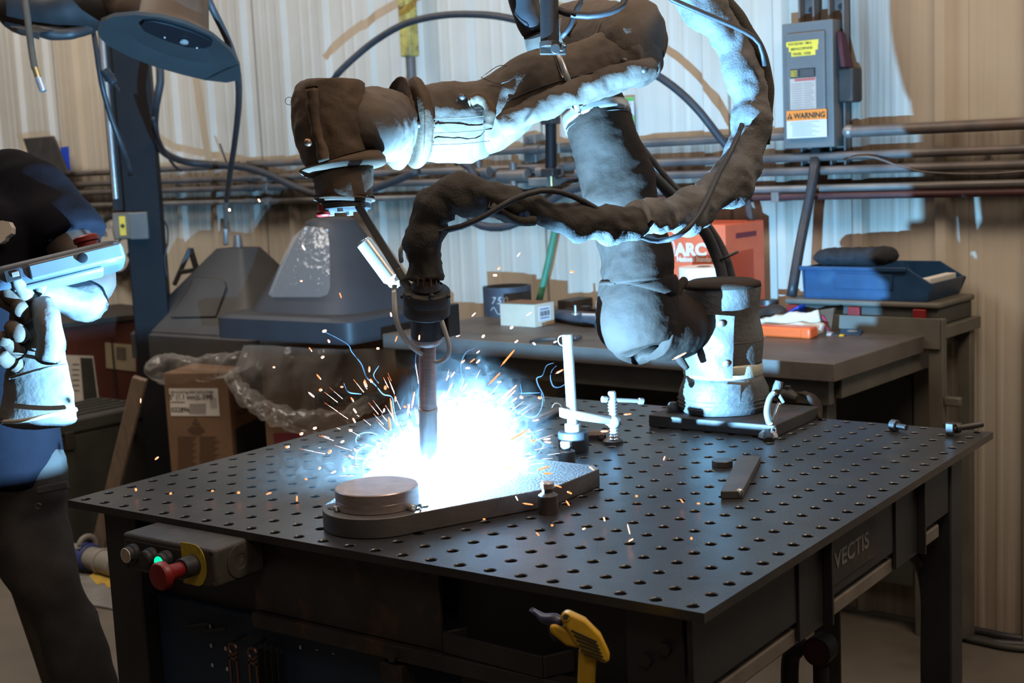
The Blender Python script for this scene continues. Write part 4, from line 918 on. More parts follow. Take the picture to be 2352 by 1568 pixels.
B().sweep(SL2, 44, 0.005, 0.018, 12, 0.007, 55, folds=0.004, ffold=90).build('silver_length', M_SLEEVE, slv, **ks)
B().sweep(K((1560, 470, 2.36, 16), (1640, 420, 2.40, 17), (1700, 350, 2.46, 14), (1738, 290, 2.455, 15), (1742, 200, 2.45, 17), (1725, 120, 2.44, 19), (1685, 40, 2.43, 20), (1640, -20, 2.42, 20)) if False else K((1756, 330, 2.38, 12), (1762, 260, 2.38, 14), (1758, 190, 2.375, 17), (1735, 115, 2.36, 20), (1695, 45, 2.35, 22), (1650, -10, 2.34, 22)), 20, 0.006, 0.006, 20).build('open_edge_flap', M_SLEEVED, slv, **ks)
B().sweep(K((1120, 476, 2.012, 12), (1180, 500, 2.016, 13), (1230, 508, 2.025, 12)), 16, 0.005, 0.010, 30).build('open_edge_flap', M_SLEEVED, slv, **ks)
# thin black leads along it
leads = 'thin black leads around the robot'
for pts, lb in ((((1000, 532, 2.02), (1060, 520, 2.0), (1120, 492, 2.0), (1180, 458, 2.0), (1240, 438, 2.01), (1290, 442, 2.03), (1340, 462, 2.06), (1390, 492, 2.08)), 'thin dark lead swooping across the horizontal part of the sleeve'),
                (((1705, 285, 2.32), (1680, 345, 2.30), (1650, 400, 2.26), (1628, 450, 2.23), (1600, 500, 2.20), (1560, 540, 2.18), (1510, 553, 2.20), (1450, 535, 2.14)), 'thin grey lead dropping from the silver sleeve to the upper arm'),
                (((1510, -15, 2.28), (1580, 15, 2.28), (1650, 45, 2.29), (1710, 72, 2.30), (1745, 100, 2.31), (1757, 150, 2.33)), 'blue-lit lead crossing the sleeve at the top of the picture'),
                (((1268, 15, 2.34), (1300, 30, 2.33), (1350, 36, 2.32), (1400, 28, 2.32), (1430, 10, 2.33), (1438, -15, 2.34)), 'thick grey lead curving over the elbow cover'),
                (((1345, -10, 2.36), (1325, 20, 2.36), (1310, 60, 2.36), (1290, 85, 2.37)), 'short lead going up left of the elbow cap')):
    single(B().cable(PL(*pts), 0.0046 if 'thick' not in lb else 0.0062), 'lead', M_RUBG, lb, 'cable', leads, smooth_='all')
# support post clamped on the forearm
ps = thing('hanger_post', 'dark round post clamped upright on the robot forearm', 'post', P(1262, 110, 2.33))
B().cyl(P(1263, 108, 2.33), P(1258, -260, 2.33), 0.0160, n=32).build('tube', M_BLK, ps, True)
B().cyl(P(1263, 110, 2.33), P(1263, 97, 2.33), 0.0178, n=32).build('foot_ring', M_BLKR, ps, True, bevel=0.001)
B().bar(P(1240, 112, 2.33), P(1300, 112, 2.33), 0.020, 0.010, fwd).build('foot_plate', M_BLKR, ps, bevel=0.001)
B().cyl(P(1276, 112, 2.305), P(1276, 112, 2.335), 0.0085, n=20).build('clamp_knob', M_DSTEEL, ps, True, bevel=0.001)
B().torus(P(1290, 108, 2.31), fwd, 0.0055, 0.0020, 16, 8).build('eye', M_DSTEEL, ps, True)
single(B().sweep(K((1225, 82, 2.42, 26), (1214, 40, 2.42, 34), (1205, -10, 2.42, 40), (1198, -80, 2.42, 44)), 24, 0.006, 0.008, 20), 'black_boot', M_RUB, 'black rubber boot coming down behind the hanger post', 'hose', smooth_='all')

# locking pliers at the mounting plate and the base knobs
tgp = thing('toggle_clamp', 'chrome toggle clamp with a grey grip at the right of the robot base', 'clamp', AZ(1765, 1012, TZ))
D2 = 2.55
B().sweep(K((1768, 975, D2, 8), (1762, 945, D2, 8), (1768, 915, D2, 7), (1780, 900, D2, 7)), 14, 0.004).build('jaw_link', M_CHROME, tgp, **ks)
B().sweep(K((1776, 985, D2 + .01, 5), (1780, 955, D2 + .01, 5), (1790, 925, D2 + .015, 5)), 12, 0.004).build('side_link', M_CHROME, tgp, **ks)
B().sweep(K((1778, 912, D2 + .01, 9), (1786, 890, D2 + .01, 11), (1790, 875, D2 + .01, 9)), 16, 0.003).build('grip', M_SILV, tgp, **ks)
p = P(1764, 995, D2 - 0.01); B().lathe(p - EZ * 0.006, [(0.019, 0), (0.017, 0.006), (0.010, 0.012)], n=24).build('foot', M_STEEL, tgp, True)
B().cyl(AZ(1766, 1014, TZ), p, 0.010, n=16).build('stem', M_BLKR, tgp, True)
B().torus(p + Vector((0.012, 0, 0.004)), X, 0.010, 0.002, 16, 6).build('hook_wire', M_CHROME, tgp, True)
kb = thing('base_bolt', 'pale domed bolt at the left of the robot base', 'bolt', Vector((P(1546, 940, 2.66).x, P(1546, 940, 2.66).y, 0.924)))
kp = AZ(1546, 945, 0.924)
B().lathe(kp, [(0.010, 0), (0.0115, 0.004), (0.0115, 0.014), (0.008, 0.019), (0.002, 0.0205)], n=24).build('dome_head', M_SILV, kb, True)
B().lathe(kp, [(0.014, 0), (0.014, 0.002)], n=24).build('washer', M_BLKR, kb)
kp = AZ(1810, 925, 0.924)
kb2 = thing('clamp_knuckle', 'dark clamp knuckle with a pin behind the toggle clamp', 'clamp', kp)
B().sweep([(kp + Vector((-0.02, 0, 0.012)), 0.010), (kp + Vector((0.0, 0, 0.016)), 0.013), (kp + Vector((0.02, 0, 0.010)), 0.009)], 16, 0.004, 0.003, 40).build('body', M_BLKR, kb2, **ks)
B().cyl(kp + EZ * 0.005, kp + EZ * 0.035, 0.006, n=14).build('pin', M_BLKR, kb2, True)
B().bar(P(1788, 905, 2.6), P(1800, 925, 2.6), 0.004, 0.006).build('lever', M_CHROME, kb2, bevel=0.001)
cv = B().sweep(K((1800, 915, 2.76, 8), (1830, 900, 2.75, 18), (1860, 912, 2.74, 22), (1880, 945, 2.72, 16), (1886, 966, 2.69, 10)), 24, 0.01, 0.03, 14, flat=(1.0, 0.35))
single(cv, 'leather_scrap', M_LEATHG, 'crumpled dark leather sheet behind the mounting plate', 'leather sheet', smooth_='all')
# heavy blue-black hoses behind the upper arm
hz = 'thick black hoses behind the upper arm'
for k, pts in enumerate((((1440, 300, 2.80), (1490, 365, 2.82), (1540, 425, 2.85), (1600, 490, 2.88), (1645, 550, 2.90), (1672, 610, 2.90), (1685, 680, 2.90), (1690, 800, 2.9)),
                         ((1448, 345, 2.76), (1490, 395, 2.78), (1545, 450, 2.82), (1610, 520, 2.86), (1640, 575, 2.88), (1660, 640, 2.88), (1665, 760, 2.88)))):
    single(B().cable(PL(*pts), 0.0125 if k else 0.0105, n=14), 'heavy_hose', M_RUB, 'upper of two thick black hoses slanting behind the robot arm' if k == 0 else 'lower of two thick black hoses slanting behind the robot arm', 'hose', hz, smooth_='all')
B().torus(P(1668, 590, 2.89), (P(1672, 610, 2.9) - P(1645, 550, 2.9)), 0.026, 0.003).build('cable_tie', M_RUB, rb, True)
# ================================================================== ON THE BACK WALL
def wpt(u, v, off): return WU(u, v, off)
S_L = -5.6
cond = 'conduits along the back wall'
def conduit(s0, s1, z0, z1, r, m, lb, off=0.075, nm='conduit'):
    t_ = thing(nm, lb, 'pipe', WP((s0 + s1) / 2, off, (z0 + z1) / 2 - r), cond)
    B().cyl(WP(s0, off, z0), WP(s1, off, z1), r, n=16).build('tube', m, t_, True)
    L = s1 - s0; n = max(2, int(L / 1.4))
    for i in range(n):
        s_ = s0 + L * (i + 0.4) / n; z = z0 + (z1 - z0) * (i + 0.4) / n
        B().cyl(WP(s_ - 0.03, off, z), WP(s_ + 0.03, off, z), r * 1.28, n=16).build('coupling', m, t_, True, bevel=0.001)
        B().wbox(s_ + 0.10, s_ + 0.125, 0.0, off + r + 0.003, z - r - 0.004, z + r + 0.004).build('pipe_clip', M_CONDZ, t_, bevel=0.001)
    return t_
conduit(S_L, -0.690, 1.466, 1.473, 0.0135, M_COND, 'topmost grey conduit running left from the grey switch box')
conduit(S_L, 1.2, 1.420, 1.402, 0.0130, M_COND, 'second dirty conduit from the top along the back wall')
conduit(S_L, 1.2, 1.379, 1.361, 0.0130, M_COND, 'third dirty conduit from the top along the back wall')
conduit(S_L, 1.2, 1.316, 1.313, 0.0110, M_CONDZ, 'lowest pale zinc conduit along the back wall')
conduit(-1.35, 1.2, 1.290, 1.290, 0.0110, M_CONDR, 'dark red pipe just under the lowest pale conduit on the right')
t_ = thing('capped_pipe', 'thick grey pipe with a round end cap right of the switch box', 'pipe', WP(0.3, 0.09, 1.45), cond)
B().cyl(WP(-0.475, 0.09, 1.475), WP(1.2, 0.09, 1.468), 0.0165, n=20).build('tube', M_COND, t_, True)
B().sphere(WP(-0.480, 0.09, 1.476), 0.0200, 20, 12).build('end_cap', M_CONDZ, t_, 'all')
# wall clamps and manifold in the middle
t_ = thing('pipe_strut', 'grey slotted wall strut holding the conduits left of the dark air cylinder', 'bracket', WP(-1.71, 0.02, 1.34))
B().wbox(-1.735, -1.680, 0.0, 0.055, 1.34, 1.525).build('channel', M_CONDZ, t_, bevel=0.002)
B().wbox(-1.722, -1.693, 0.055, 0.062, 1.36, 1.51).build('slot_face', M_COND, t_, bevel=0.001)
for k in range(4): B().cyl(WP(-1.708, 0.062, 1.385 + 0.04 * k), WP(-1.708, 0.068, 1.385 + 0.04 * k), 0.007, n=6).build('nut', M_COND, t_)
t_ = thing('valve_manifold', 'cluster of pipe tees and valves on the conduits behind the upper arm', 'valve', WP(-1.75, 0.09, 1.36))
for s_, z, r, L in ((-1.90, 1.400, 0.020, 0.10), (-1.74, 1.385, 0.022, 0.13), (-1.58, 1.395, 0.020, 0.10), (-1.42, 1.385, 0.018, 0.08)):
    B().cyl(WP(s_ - L / 2, 0.11, z), WP(s_ + L / 2, 0.11, z), r, n=16).build('tee_body', M_COND, t_, True, bevel=0.002)
    B().cyl(WP(s_, 0.11, z - 0.045), WP(s_, 0.11, z + 0.045), r * 0.62, n=14).build('tee_branch', M_COND, t_, True, bevel=0.001)
B().wbox(-1.66, -1.55, 0.07, 0.13, 1.345, 1.375).build('regulator_block', M_CONDZ, t_, bevel=0.004)
a = thing('air_cylinder', 'dark upright air cylinder with a brass end fixed over the conduits', 'cylinder', WP(-1.56, 0.13, 1.36))
B().cyl(WP(-1.556, 0.13, 1.40), WP(-1.548, 0.13, 1.560), 0.0195, n=24).build('barrel', M_BLUEST, a, True)
B().wbox(-1.574, -1.524, 0.105, 0.155, 1.552, 1.580).build('head_block', M_BLK, a, bevel=0.003)
B().cyl(WP(-1.548, 0.13, 1.580), WP(-1.548, 0.13, 1.600), 0.010, n=8).build('rod_nut', M_BLK, a)
B().wbox(-1.582, -1.530, 0.105, 0.155, 1.378, 1.405).build('foot_block', M_BLK, a, bevel=0.003)
B().cyl(WP(-1.556, 0.13, 1.378), WP(-1.556, 0.13, 1.345), 0.007, n=12).build('brass_end', M_BRASS, a, True)
B().cable([WP(-1.535, 0.13, 1.37), WP(-1.50, 0.12, 1.368), WP(-1.40, 0.10, 1.37)], 0.004).build('feed_line', M_RUB, a, True)
# yellow gas pipe
a = thing('gas_pipe', 'worn yellow vertical pipe coming down above the forearm', 'pipe', WP(-2.24, 0.09, 1.3), None)
B().wbox(-2.268, -2.215, 0.05, 0.10, 1.835, 4.3).build('yellow_cover', M_GASY, a, bevel=0.006)
B().cyl(WP(-2.240, 0.075, 1.84), WP(-2.240, 0.075, 1.40), 0.0185, n=18).build('pipe', M_COND, a, True)
B().cyl(WP(-2.240, 0.075, 1.74), WP(-2.240, 0.075, 1.70), 0.0230, n=18).build('coupling', M_COND, a, True, bevel=0.002)
# small green and white sign
a = thing('safety_card', 'small white and green card on the wall behind the upper arm', 'sign', wpt(1440, 292, 0.03))
s_, z = WS(1438, 262, 0.03)
B().wbox(s_ - 0.035, s_ + 0.030, 0.024, 0.027, z - 0.055, z + 0.055).build('card', M_WHLAB, a)
for zz, h in ((z + 0.048, 0.012), (z - 0.028, 0.045)): B().wbox(s_ - 0.035, s_ + 0.030, 0.027, 0.028, zz - h / 2, zz + h / 2).build('green_band', M_GREENS, a)
for k in range(4): B().wbox(s_ - 0.025, s_ + 0.018, 0.027, 0.0278, z + 0.030 - k * 0.010, z + 0.0335 - k * 0.010).build('print_line', M_INKG, a)

# safety switch box with its labels
a = thing('switch_box', 'grey electrical switch box with an orange warning label on the wall', 'switch box', WP(-0.60, 0.05, 1.43))
FO = 0.105
B().wbox(-0.684, -0.520, 0.004, FO, 1.434, 1.800).build('enclosure', M_BOXG, a, bevel=0.003)
B().wbox(-0.668, -0.541, FO, FO + 0.010, 1.462, 1.770).build('raised_door', M_BOXG, a, bevel=0.009, seg=4)
f_ = FO + 0.0102
def lab(s0, s1, z0, z1, m, nm, o_=0.0, t=0.0006): return B().wbox(s0, s1, f_ + o_, f_ + o_ + t, z0, z1).build(nm, m, a)
def wtext(body, size, s0, z0, m, o_=0.001, rot=0.0, sx=1.0, bold=0.0, nm='lettering', par=None, root=None, align='LEFT'):
    ux = EX * math.cos(rot) + EZ * math.sin(rot); uy = -EX * math.sin(rot) + EZ * math.cos(rot)
    return text(body, size, WP(s0, f_ + o_, z0), ux, uy, m, nm, root or a, par, align, 0.0005, bold, sx)
for k, (s0, s1, z0, tx) in enumerate(((-0.664, -0.560, 1.7310, 'WX15010H  3M-6'), (-0.656, -0.562, 1.7165, '480VAC/3PHASE'), (-0.648, -0.570, 1.7020, 'PANEL  H2B6'))):
    l_ = lab(s0, s1, z0, z0 + 0.0145, M_YELLAB, 'yellow_tape')
    wtext(tx, 0.0105, s0 + 0.006, z0 + 0.0035, M_INK, 0.0008, sx=0.95, bold=0.0001, par=l_)
l_ = lab(-0.652, -0.630, 1.640, 1.666, M_INK, 'maker_emblem')
for k, (h, m) in enumerate(((0.0088, M_YELLAB), (0.0068, M_INK))): lab(-0.641 - h, -0.641 + h, 1.653 - h, 1.653 + h, m, 'emblem_square', 0.0006 * (k + 1))
wtext('D', 0.0125, -0.641, 1.6485, M_YELLAB, 0.0020, bold=0.0004, par=l_, align='CENTER')
l_ = lab(-0.627, -0.571, 1.640, 1.666, M_INK, 'black_data_label')
for k in range(5): lab(-0.622 + 0.003 * (k % 2), -0.576, 1.6435 + 0.0042 * k, 1.6448 + 0.0042 * k, M_INKG, 'print_line', 0.0006)
lab(-0.654, -0.570, 1.548, 1.638, M_CRLAB, 'faded_instruction_label')
lab(-0.638, -0.572, 1.630, 1.637, M_REDLAB, 'red_heading', 0.0006)
for k in range(11):
    lab(-0.650, -0.614, 1.553 + 0.0068 * k, 1.5545 + 0.0068 * k, M_INKG, 'print_line', 0.0006); lab(-0.610, -0.576 - 0.004 * (k % 3), 1.553 + 0.0068 * k, 1.5545 + 0.0068 * k, M_INKG, 'print_line', 0.0006)
o_l = lab(-0.667, -0.537, 1.5150, 1.5450, M_ORANGE, 'orange_warning_band', 0.0006)
wtext('WARNING', 0.0225, -0.643, 1.5215, M_INK, 0.0014, bold=0.0007, sx=0.93, par=o_l)
B().prism([(-0.0095, 0), (0.0095, 0), (0, 0.019)], WP(-0.656, f_ + 0.0012, 1.5205), EX, EZ, -EY * 0.0004).build('warning_triangle', M_INK, a)
wtext('!', 0.015, -0.656, 1.5215, M_ORANGE, 0.0018, bold=0.0006, par=o_l, align='CENTER')
w_l = lab(-0.667, -0.537, 1.4640, 1.5150, M_WHLAB, 'white_warning_text_label', 0.0004)
for k in range(9):
    lab(-0.655 + 0.006 * (k > 1), -0.560 - 0.012 * ((k * 5) % 3), 1.5095 - 0.005 * k, 1.5108 - 0.005 * k, M_INKG, 'print_line', 0.0010)
B().hexa([WP(-0.520, 0.05, 1.76), WP(-0.505, 0.05, 1.76), WP(-0.480, 0.05, 1.66), WP(-0.495, 0.05, 1.66), WP(-0.520, 0.085, 1.765), WP(-0.505, 0.085, 1.765), WP(-0.480, 0.11, 1.66), WP(-0.495, 0.11, 1.66)]).build('lever_handle', M_MAROON, a, bevel=0.003)
B().wbox(-0.520, -0.470, 0.02, 0.08, 1.56, 1.66).build('lever_base', M_BLKR, a, bevel=0.008, seg=3)
B().cyl(WP(-0.602, 0.055, 1.434), WP(-0.602, 0.055, 1.400), 0.0170, n=20).build('conduit_hub', M_CONDZ, a, True, bevel=0.002)
for k, (s0, s1) in enumerate(((-0.652, -0.600), (-0.556, -0.505))):
    t_ = thing('strut_channel', ['slotted strut channel rising left behind the switch box', 'slotted strut channel rising right behind the switch box'][k], 'bracket', WP((s0 + s1) / 2, 0.03, 1.36), 'strut channels at the switch box')
    bb = B().wbox(s0, s0 + 0.006, 0.0225, 0.062, 1.36, 4.2).wbox(s1 - 0.006, s1, 0.0225, 0.062, 1.36, 4.2).wbox(s0, s1, 0.0225, 0.028, 1.36, 4.2)
    bb.build('channel', M_COND, t_, bevel=0.001)
    for q in range(8): B().cyl(WP((s0 + s1) / 2, 0.0285, 1.84 + q * 0.045), WP((s0 + s1) / 2, 0.030, 1.84 + q * 0.045), 0.009, n=12).build('slot', M_INK, t_)
# hoses on or near the wall
hw = 'dark hoses hanging along the back wall'
def hose(pts, r, lb, m=M_RUBG, nm='wall_hose', grp=hw, off=None, wob=0.0):
    q = [wpt(u, v, o_) for u, v, o_ in pts]
    return single(B().cable(q, r, 0.03, 10, 3, wob), nm, m, lb, 'hose', grp, smooth_='all')
hose(((760, 186, .3), (800, 145, .28), (860, 95, .25), (930, 55, .24), (1010, 36, .24), (1090, 33, .24), (1160, 40, .24), (1240, 62, .24), (1330, 96, .24), (1420, 132, .24), (1500, 168, .24), (1560, 210, .22), (1610, 260, .20), (1650, 312, .16), (1690, 360, .12)), 0.0125, 'thick dark hose arching over the wall above the forearm')
hose(((1050, 372, .2), (1080, 385, .2), (1095, 430, .2), (1078, 470, .22), (1080, 500, .24), (1105, 518, .24), (1150, 522, .24), (1190, 510, .22), (1240, 480, .2), (1300, 440, .2), (1380, 420, .2)), 0.0145, 'fat dark hose loop hanging below the middle conduits')
hose(((365, 130, .8), (368, 190, .8), (358, 240, .8), (356, 300, .7), (372, 345, .5), (420, 370, .3), (490, 378, .2), (560, 384, .16), (620, 402, .15), (680, 430, .15), (740, 448, .15), (830, 440, .15), (900, 418, .15), (960, 392, .15)), 0.0150, 'thick brown-black hose draped from the blue post along the conduits')
hose(((352, 270, .85), (362, 310, .8), (380, 350, .6), (400, 380, .4), (415, 392, .3)), 0.006, 'thin black cord end dangling at the right of the blue post', nm='cord')
hose(((1715, 458, .1), (1724, 500, .11), (1728, 560, .12), (1726, 620, .12), (1722, 700, .12)), 0.0115, 'dark conduit dropping behind the orange box to the bench')
hose(((1874, 345, .07), (1870, 390, .10), (1862, 440, .12), (1850, 500, .14), (1838, 560, .18), (1826, 630, .22), (1818, 680, .24)), 0.0155, 'braided black conduit dropping from the switch box to the bench', M_RUB)
hose(((1938, 366, .10), (1970, 360, .11), (2010, 362, .11), (2060, 380, .11), (2110, 393, .11), (2170, 398, .11), (2260, 399, .11), (2352, 393, .11), (2500, 380, .11)), 0.0028, 'thin wire strung across the right-hand conduits', M_COND, 'wire')
hose(((1278, 500, .12), (1272, 540, .14), (1262, 590, .16), (1248, 650, .18), (1238, 692, .20)), 0.0115, 'green hose dropping from the conduits to the bench', M_GREEN, 'green_hose')
hose(((505, 330, .14), (512, 350, .13), (520, 372, .12)), 0.004, 'short thin black wire end above the left conduits', nm='cord')
# clock, clipboard, papers on the left
c_ = wpt(281, 560, 0.03); a = thing('wall_clock', 'round white-faced clock with a black rim half hidden by the pendant', 'clock', c_ - EZ * 0.13)
B().lathe(c_, [(0.150, 0), (0.150, 0.040), (0.132, 0.045), (0.128, 0.030)], -EY, n=40).build('rim', M_RUB, a, True)
B().cyl(c_ - EY * 0.030, c_ - EY * 0.033, 0.128, n=40).build('dial', M_CLOCK, a)
for h in range(1, 13):
    t = R(90 - 30 * h); q = c_ - EY * 0.034 + EX * (0.100 * math.cos(t)) + EZ * (0.100 * math.sin(t) - 0.013)
    text(str(h), 0.038, q, EX, EZ, M_INK, 'numeral', a, None, 'CENTER', 0.0005, 0.0005)
B().bar(c_ - EY * 0.035, c_ - EY * 0.035 + EX * 0.05 + EZ * 0.03, 0.006, 0.001, EY).build('hour_hand', M_INK, a)
B().bar(c_ - EY * 0.036, c_ - EY * 0.036 - EX * 0.02 + EZ * 0.09, 0.004, 0.001, EY).build('minute_hand', M_INK, a)
q = [wpt(57, 318, .10), wpt(126, 312, .10), wpt(162, 398, .13), wpt(86, 404, .13)]
single(B().hexa([p - EY * 0.012 for p in (q[3], q[2], q[1], q[0])] + [q[3], q[2], q[1], q[0]]), 'dark_board', M_BLKR, 'tilted dark board standing on the conduits at the far left', 'board', bevel=0.002)
q = [wpt(140, 338, .11), wpt(158, 336, .11), wpt(162, 392, .12), wpt(150, 380, .12)]
single(B().hexa([p - EY * 0.004 for p in (q[3], q[2], q[1], q[0])] + [q[3], q[2], q[1], q[0]]), 'blue_folder', M_BINB, 'thin blue and white folder leaning behind the tilted dark board', 'folder')

# ================================================================== WORKBENCH at the wall
BZ = 0.92
def wsz(u, v, z=BZ): p = AZ(u, v, z) - WO; return p.dot(EX), -p.dot(EY)
sR, oF = wsz(1945, 835); sL = wsz(870, 768)[0]; oB = wsz(2083, 775)[1]
oF = 0.5 * (oF + wsz(870, 768)[1]); sR = 0.5 * (sR + wsz(2083, 775)[0])
wbn = thing('workbench', 'long steel workbench against the back wall with tools and boxes on it', 'workbench', WP((sL + sR) / 2, (oF + oB) / 2, 0))
B().wbox(sL, sR, 0.03, oF, BZ - 0.045, BZ).build('bench_top', M_BENCH, wbn, bevel=0.002)
B().wbox(sL + 0.02, sR - 0.03, oF - 0.06, oF - 0.03, BZ - 0.11, BZ - 0.046).build('front_rail', M_BENCHG, wbn, bevel=0.002)
B().wbox(sR - 0.05, sR - 0.02, 0.06, oF - 0.08, BZ - 0.10, BZ - 0.046).build('side_rail', M_BENCHG, wbn, bevel=0.002)
for s_ in (sL + 0.05, sR - 0.09):
    for o_ in (0.06, oF - 0.14):
        B().wbox(s_ - 0.025, s_ + 0.025, o_, o_ + 0.05, 0, BZ - 0.046).build('leg', M_BENCHG, wbn, bevel=0.002)
B().wbox(sL + 0.1, sR - 0.12, 0.10, 0.12, 0.15, BZ - 0.15).build('back_panel', M_GCASE, wbn)
B().wbox(sL + 0.18, sL + 0.45, oF - 0.30, oF - 0.12, 0.05, BZ - 0.12).build('drawer_carcass', M_CARDL, wbn, bevel=0.003)
# pale cupboard piece seen left under the bench top
# side bench behind, to the right
zt = 0.955
sbn = thing('side_bench', 'narrow olive-grey steel stand behind the workbench right end', 'stand', WP(-0.35, 0.15, 0))
oS = min(0.30, oB + 0.02)
B().wbox(-0.66, -0.115, 0.03, oS - 0.02, zt - 0.045, zt - 0.012).build('top_frame', M_BENCHG, sbn, bevel=0.002)
s1, z1_ = WS(2105, 760, oS)
for s_ in (-0.16, -0.62):
    B().wbox(s_, s_ + 0.035, 0.05, 0.085, 0, zt - 0.045).build('leg', M_BENCHG, sbn, bevel=0.002)
B().wbox(sR + 0.010, sR + 0.050, oS - 0.03, oS, 0.62, zt + 0.01).build('side_post', M_BENCHG, sbn, bevel=0.002)
for zz in (0.66, 0.73):
    B().wbox(sR + 0.050, sR + 0.095, oS - 0.025, oS - 0.005, zz, zz + 0.025).build('hook_tab', M_BENCHG, sbn, bevel=0.004)
B().wbox(-0.50, sR + 0.045, oS, oS + 0.008, zt - 0.07, zt + 0.012).build('front_plate', M_BENCHG, sbn, bevel=0.001)
# crate with red latches
cr = thing('tool_case', 'flat black tool case with red latches under the blue bin', 'case', WP(-0.38, 0.15, zt - 0.012))
B().wbox(-0.585, -0.135, 0.045, oS - 0.02, zt - 0.0115, zt + 0.035).build('case_body', M_GCASE, cr, bevel=0.004)
B().wbox(-0.592, -0.128, 0.038, oS - 0.01, zt + 0.0355, zt + 0.052).build('case_lid', M_BENCHG, cr, bevel=0.006)
for u in (1822, 1962, 2112):
    s_, _ = WS(u, 730, oS - 0.01); B().wbox(s_ - 0.018, s_ + 0.018, oS - 0.0185, oS - 0.005, zt + 0.004, zt + 0.034).build('red_latch', M_REDB, cr, bevel=0.002)
# blue parts bin with brush
bn = thing('parts_bin', 'large blue plastic parts bin on the black tool case', 'bin', WP(-0.37, 0.15, zt + 0.053))
bz0 = zt + 0.0535; bz1 = WS(1840, 612, oS - 0.02)[1]; bs0 = WS(1845, 660, oS - 0.02)[0]; bs1 = -0.150; cut = 0.075
prof_ = [(bs0, bz0), (bs1 - 0.02, bz0), (bs1, bz0 + 0.045), (bs1 - cut, bz1), (bs0 - 0.006, bz1)]
for o_ in (0.045, oS - 0.028):
    B().prism(prof_, WP(0, o_, 0), EX, EZ, -EY * 0.006).build('side_wall', M_BIN, bn, bevel=0.001)
B().wbox(bs0, bs0 + 0.006, 0.045, oS - 0.022, bz0, bz1).build('end_wall', M_BIN, bn)
B().wbox(bs0, bs1 - 0.02, 0.045, oS - 0.022, bz0, bz0 + 0.006).build('floor_plate', M_BIN, bn)
B().hexa([WP(bs1 - 0.02, oS - 0.022, bz0), WP(bs1 - 0.02, 0.05, bz0), WP(bs1, 0.05, bz0 + 0.05), WP(bs1, oS - 0.022, bz0 + 0.05)] + [WP(bs1 - 0.026, oS - 0.022, bz0), WP(bs1 - 0.026, 0.05, bz0), WP(bs1 - 0.006, 0.05, bz0 + 0.05), WP(bs1 - 0.006, oS - 0.022, bz0 + 0.05)]).build('front_lip', M_BIN, bn)
B().wbox(bs0 - 0.010, bs1 - cut, oS - 0.022, oS - 0.014, bz1 - 0.010, bz1 + 0.002).build('rim_bar', M_BIN, bn, bevel=0.002)
B().wbox(bs0 + 0.10, bs0 + 0.27, oS - 0.0225, oS - 0.0185, bz1 - 0.060, bz1 - 0.018).build('card_slot', M_BIN, bn, bevel=0.001)
B().wbox(bs1 - 0.05, bs1 - 0.02, 0.07, oS - 0.05, bz0 + 0.01, bz0 + 0.06).build('packet', M_PAPER, bn, bevel=0.002)
bb = B(); kn = [(WP(bs0 + 0.02, oS - 0.06, bz1 + 0.020), 0.008), (WP(bs0 + 0.05, oS - 0.06, bz1 + 0.026), 0.022), (WP(bs0 + 0.15, oS - 0.06, bz1 + 0.028), 0.024), (WP(bs0 + 0.235, oS - 0.06, bz1 + 0.030), 0.024), (WP(bs0 + 0.262, oS - 0.06, bz1 + 0.026), 0.010)]
bb.sweep(kn, 32, 0.006, 0.003, 60, 0.004, 200, flat=(2.1, 1.0))
bh = single(bb, 'broom_head', M_BRIST, 'black bristle broom head lying on the blue parts bin', 'brush', smooth_='all')
# small blue box, gloves, orange level, torch, spanner...
s_, o_ = wsz(1812, 722)
a = thing('small_bin', 'small bright blue bin left of the tool case', 'bin', WP(s_, o_, BZ))
sb0, zb0 = WS(1790, 720, 0.30); sb1, _ = WS(1842, 720, 0.30)
B().hexa([WP(sb0, 0.16, BZ + .002), WP(sb1, 0.16, BZ + .002), WP(sb1, 0.32, BZ + .002), WP(sb0 + 0.01, 0.32, BZ + .002), WP(sb0, 0.16, BZ + 0.075), WP(sb1, 0.16, BZ + 0.075), WP(sb1, 0.32, BZ + 0.070), WP(sb0 + 0.01, 0.32, BZ + 0.035)]).build('shell', M_BINB, a, bevel=0.003)
s_, z_ = WS(1785, 705, 0.28)
a = thing('angle_grinder', 'dark grey power tool lying behind the gloves', 'tool', WP(s_, 0.28, BZ))
B().sweep([(WP(s_ - 0.07, 0.26, BZ + 0.03), 0.026), (WP(s_, 0.28, BZ + 0.034), 0.032), (WP(s_ + 0.05, 0.30, BZ + 0.026), 0.020)], 18, 0.01, 0.006, 20).build('body', M_BLKR, a, 'all')
B().cyl(WP(s_ - 0.05, 0.24, BZ + 0.06), WP(s_ - 0.05, 0.24, BZ + 0.075), 0.03, n=24).build('disc_guard', M_DSTEEL, a, True)
s_, o_ = wsz(1880, 745)
q = [wpt(1860, 778, .36), wpt(1912, 768, .36), wpt(1920, 706, .34), wpt(1868, 712, .34)]
single(B().hexa([p - EY * .01 for p in q] + q).wrinkle(0.004, 30), 'leather_offcut', M_LEATHW, 'dark pointed leather offcut standing behind the gloves', 'leather')
OG = 0.46
a = thing('spirit_level', 'orange-red bar lying at the bench front under the pale gloves', 'level', WP(*(WS(1815, 812, OG)[0], OG, BZ)))
l0, l1 = WS(1740, 800, OG)[0], WS(1866, 800, OG)[0]
B().wbox(l0, l1, OG - 0.03, OG + 0.015, BZ + 0.0005, BZ + 0.030).build('body', M_ORPL, a, bevel=0.006, seg=3)
B().wbox(l1 - 0.03, l1 + 0.002, OG - 0.031, OG + 0.016, BZ, BZ + 0.031).build('end_cap', M_ORPL, a, bevel=0.006, seg=3)
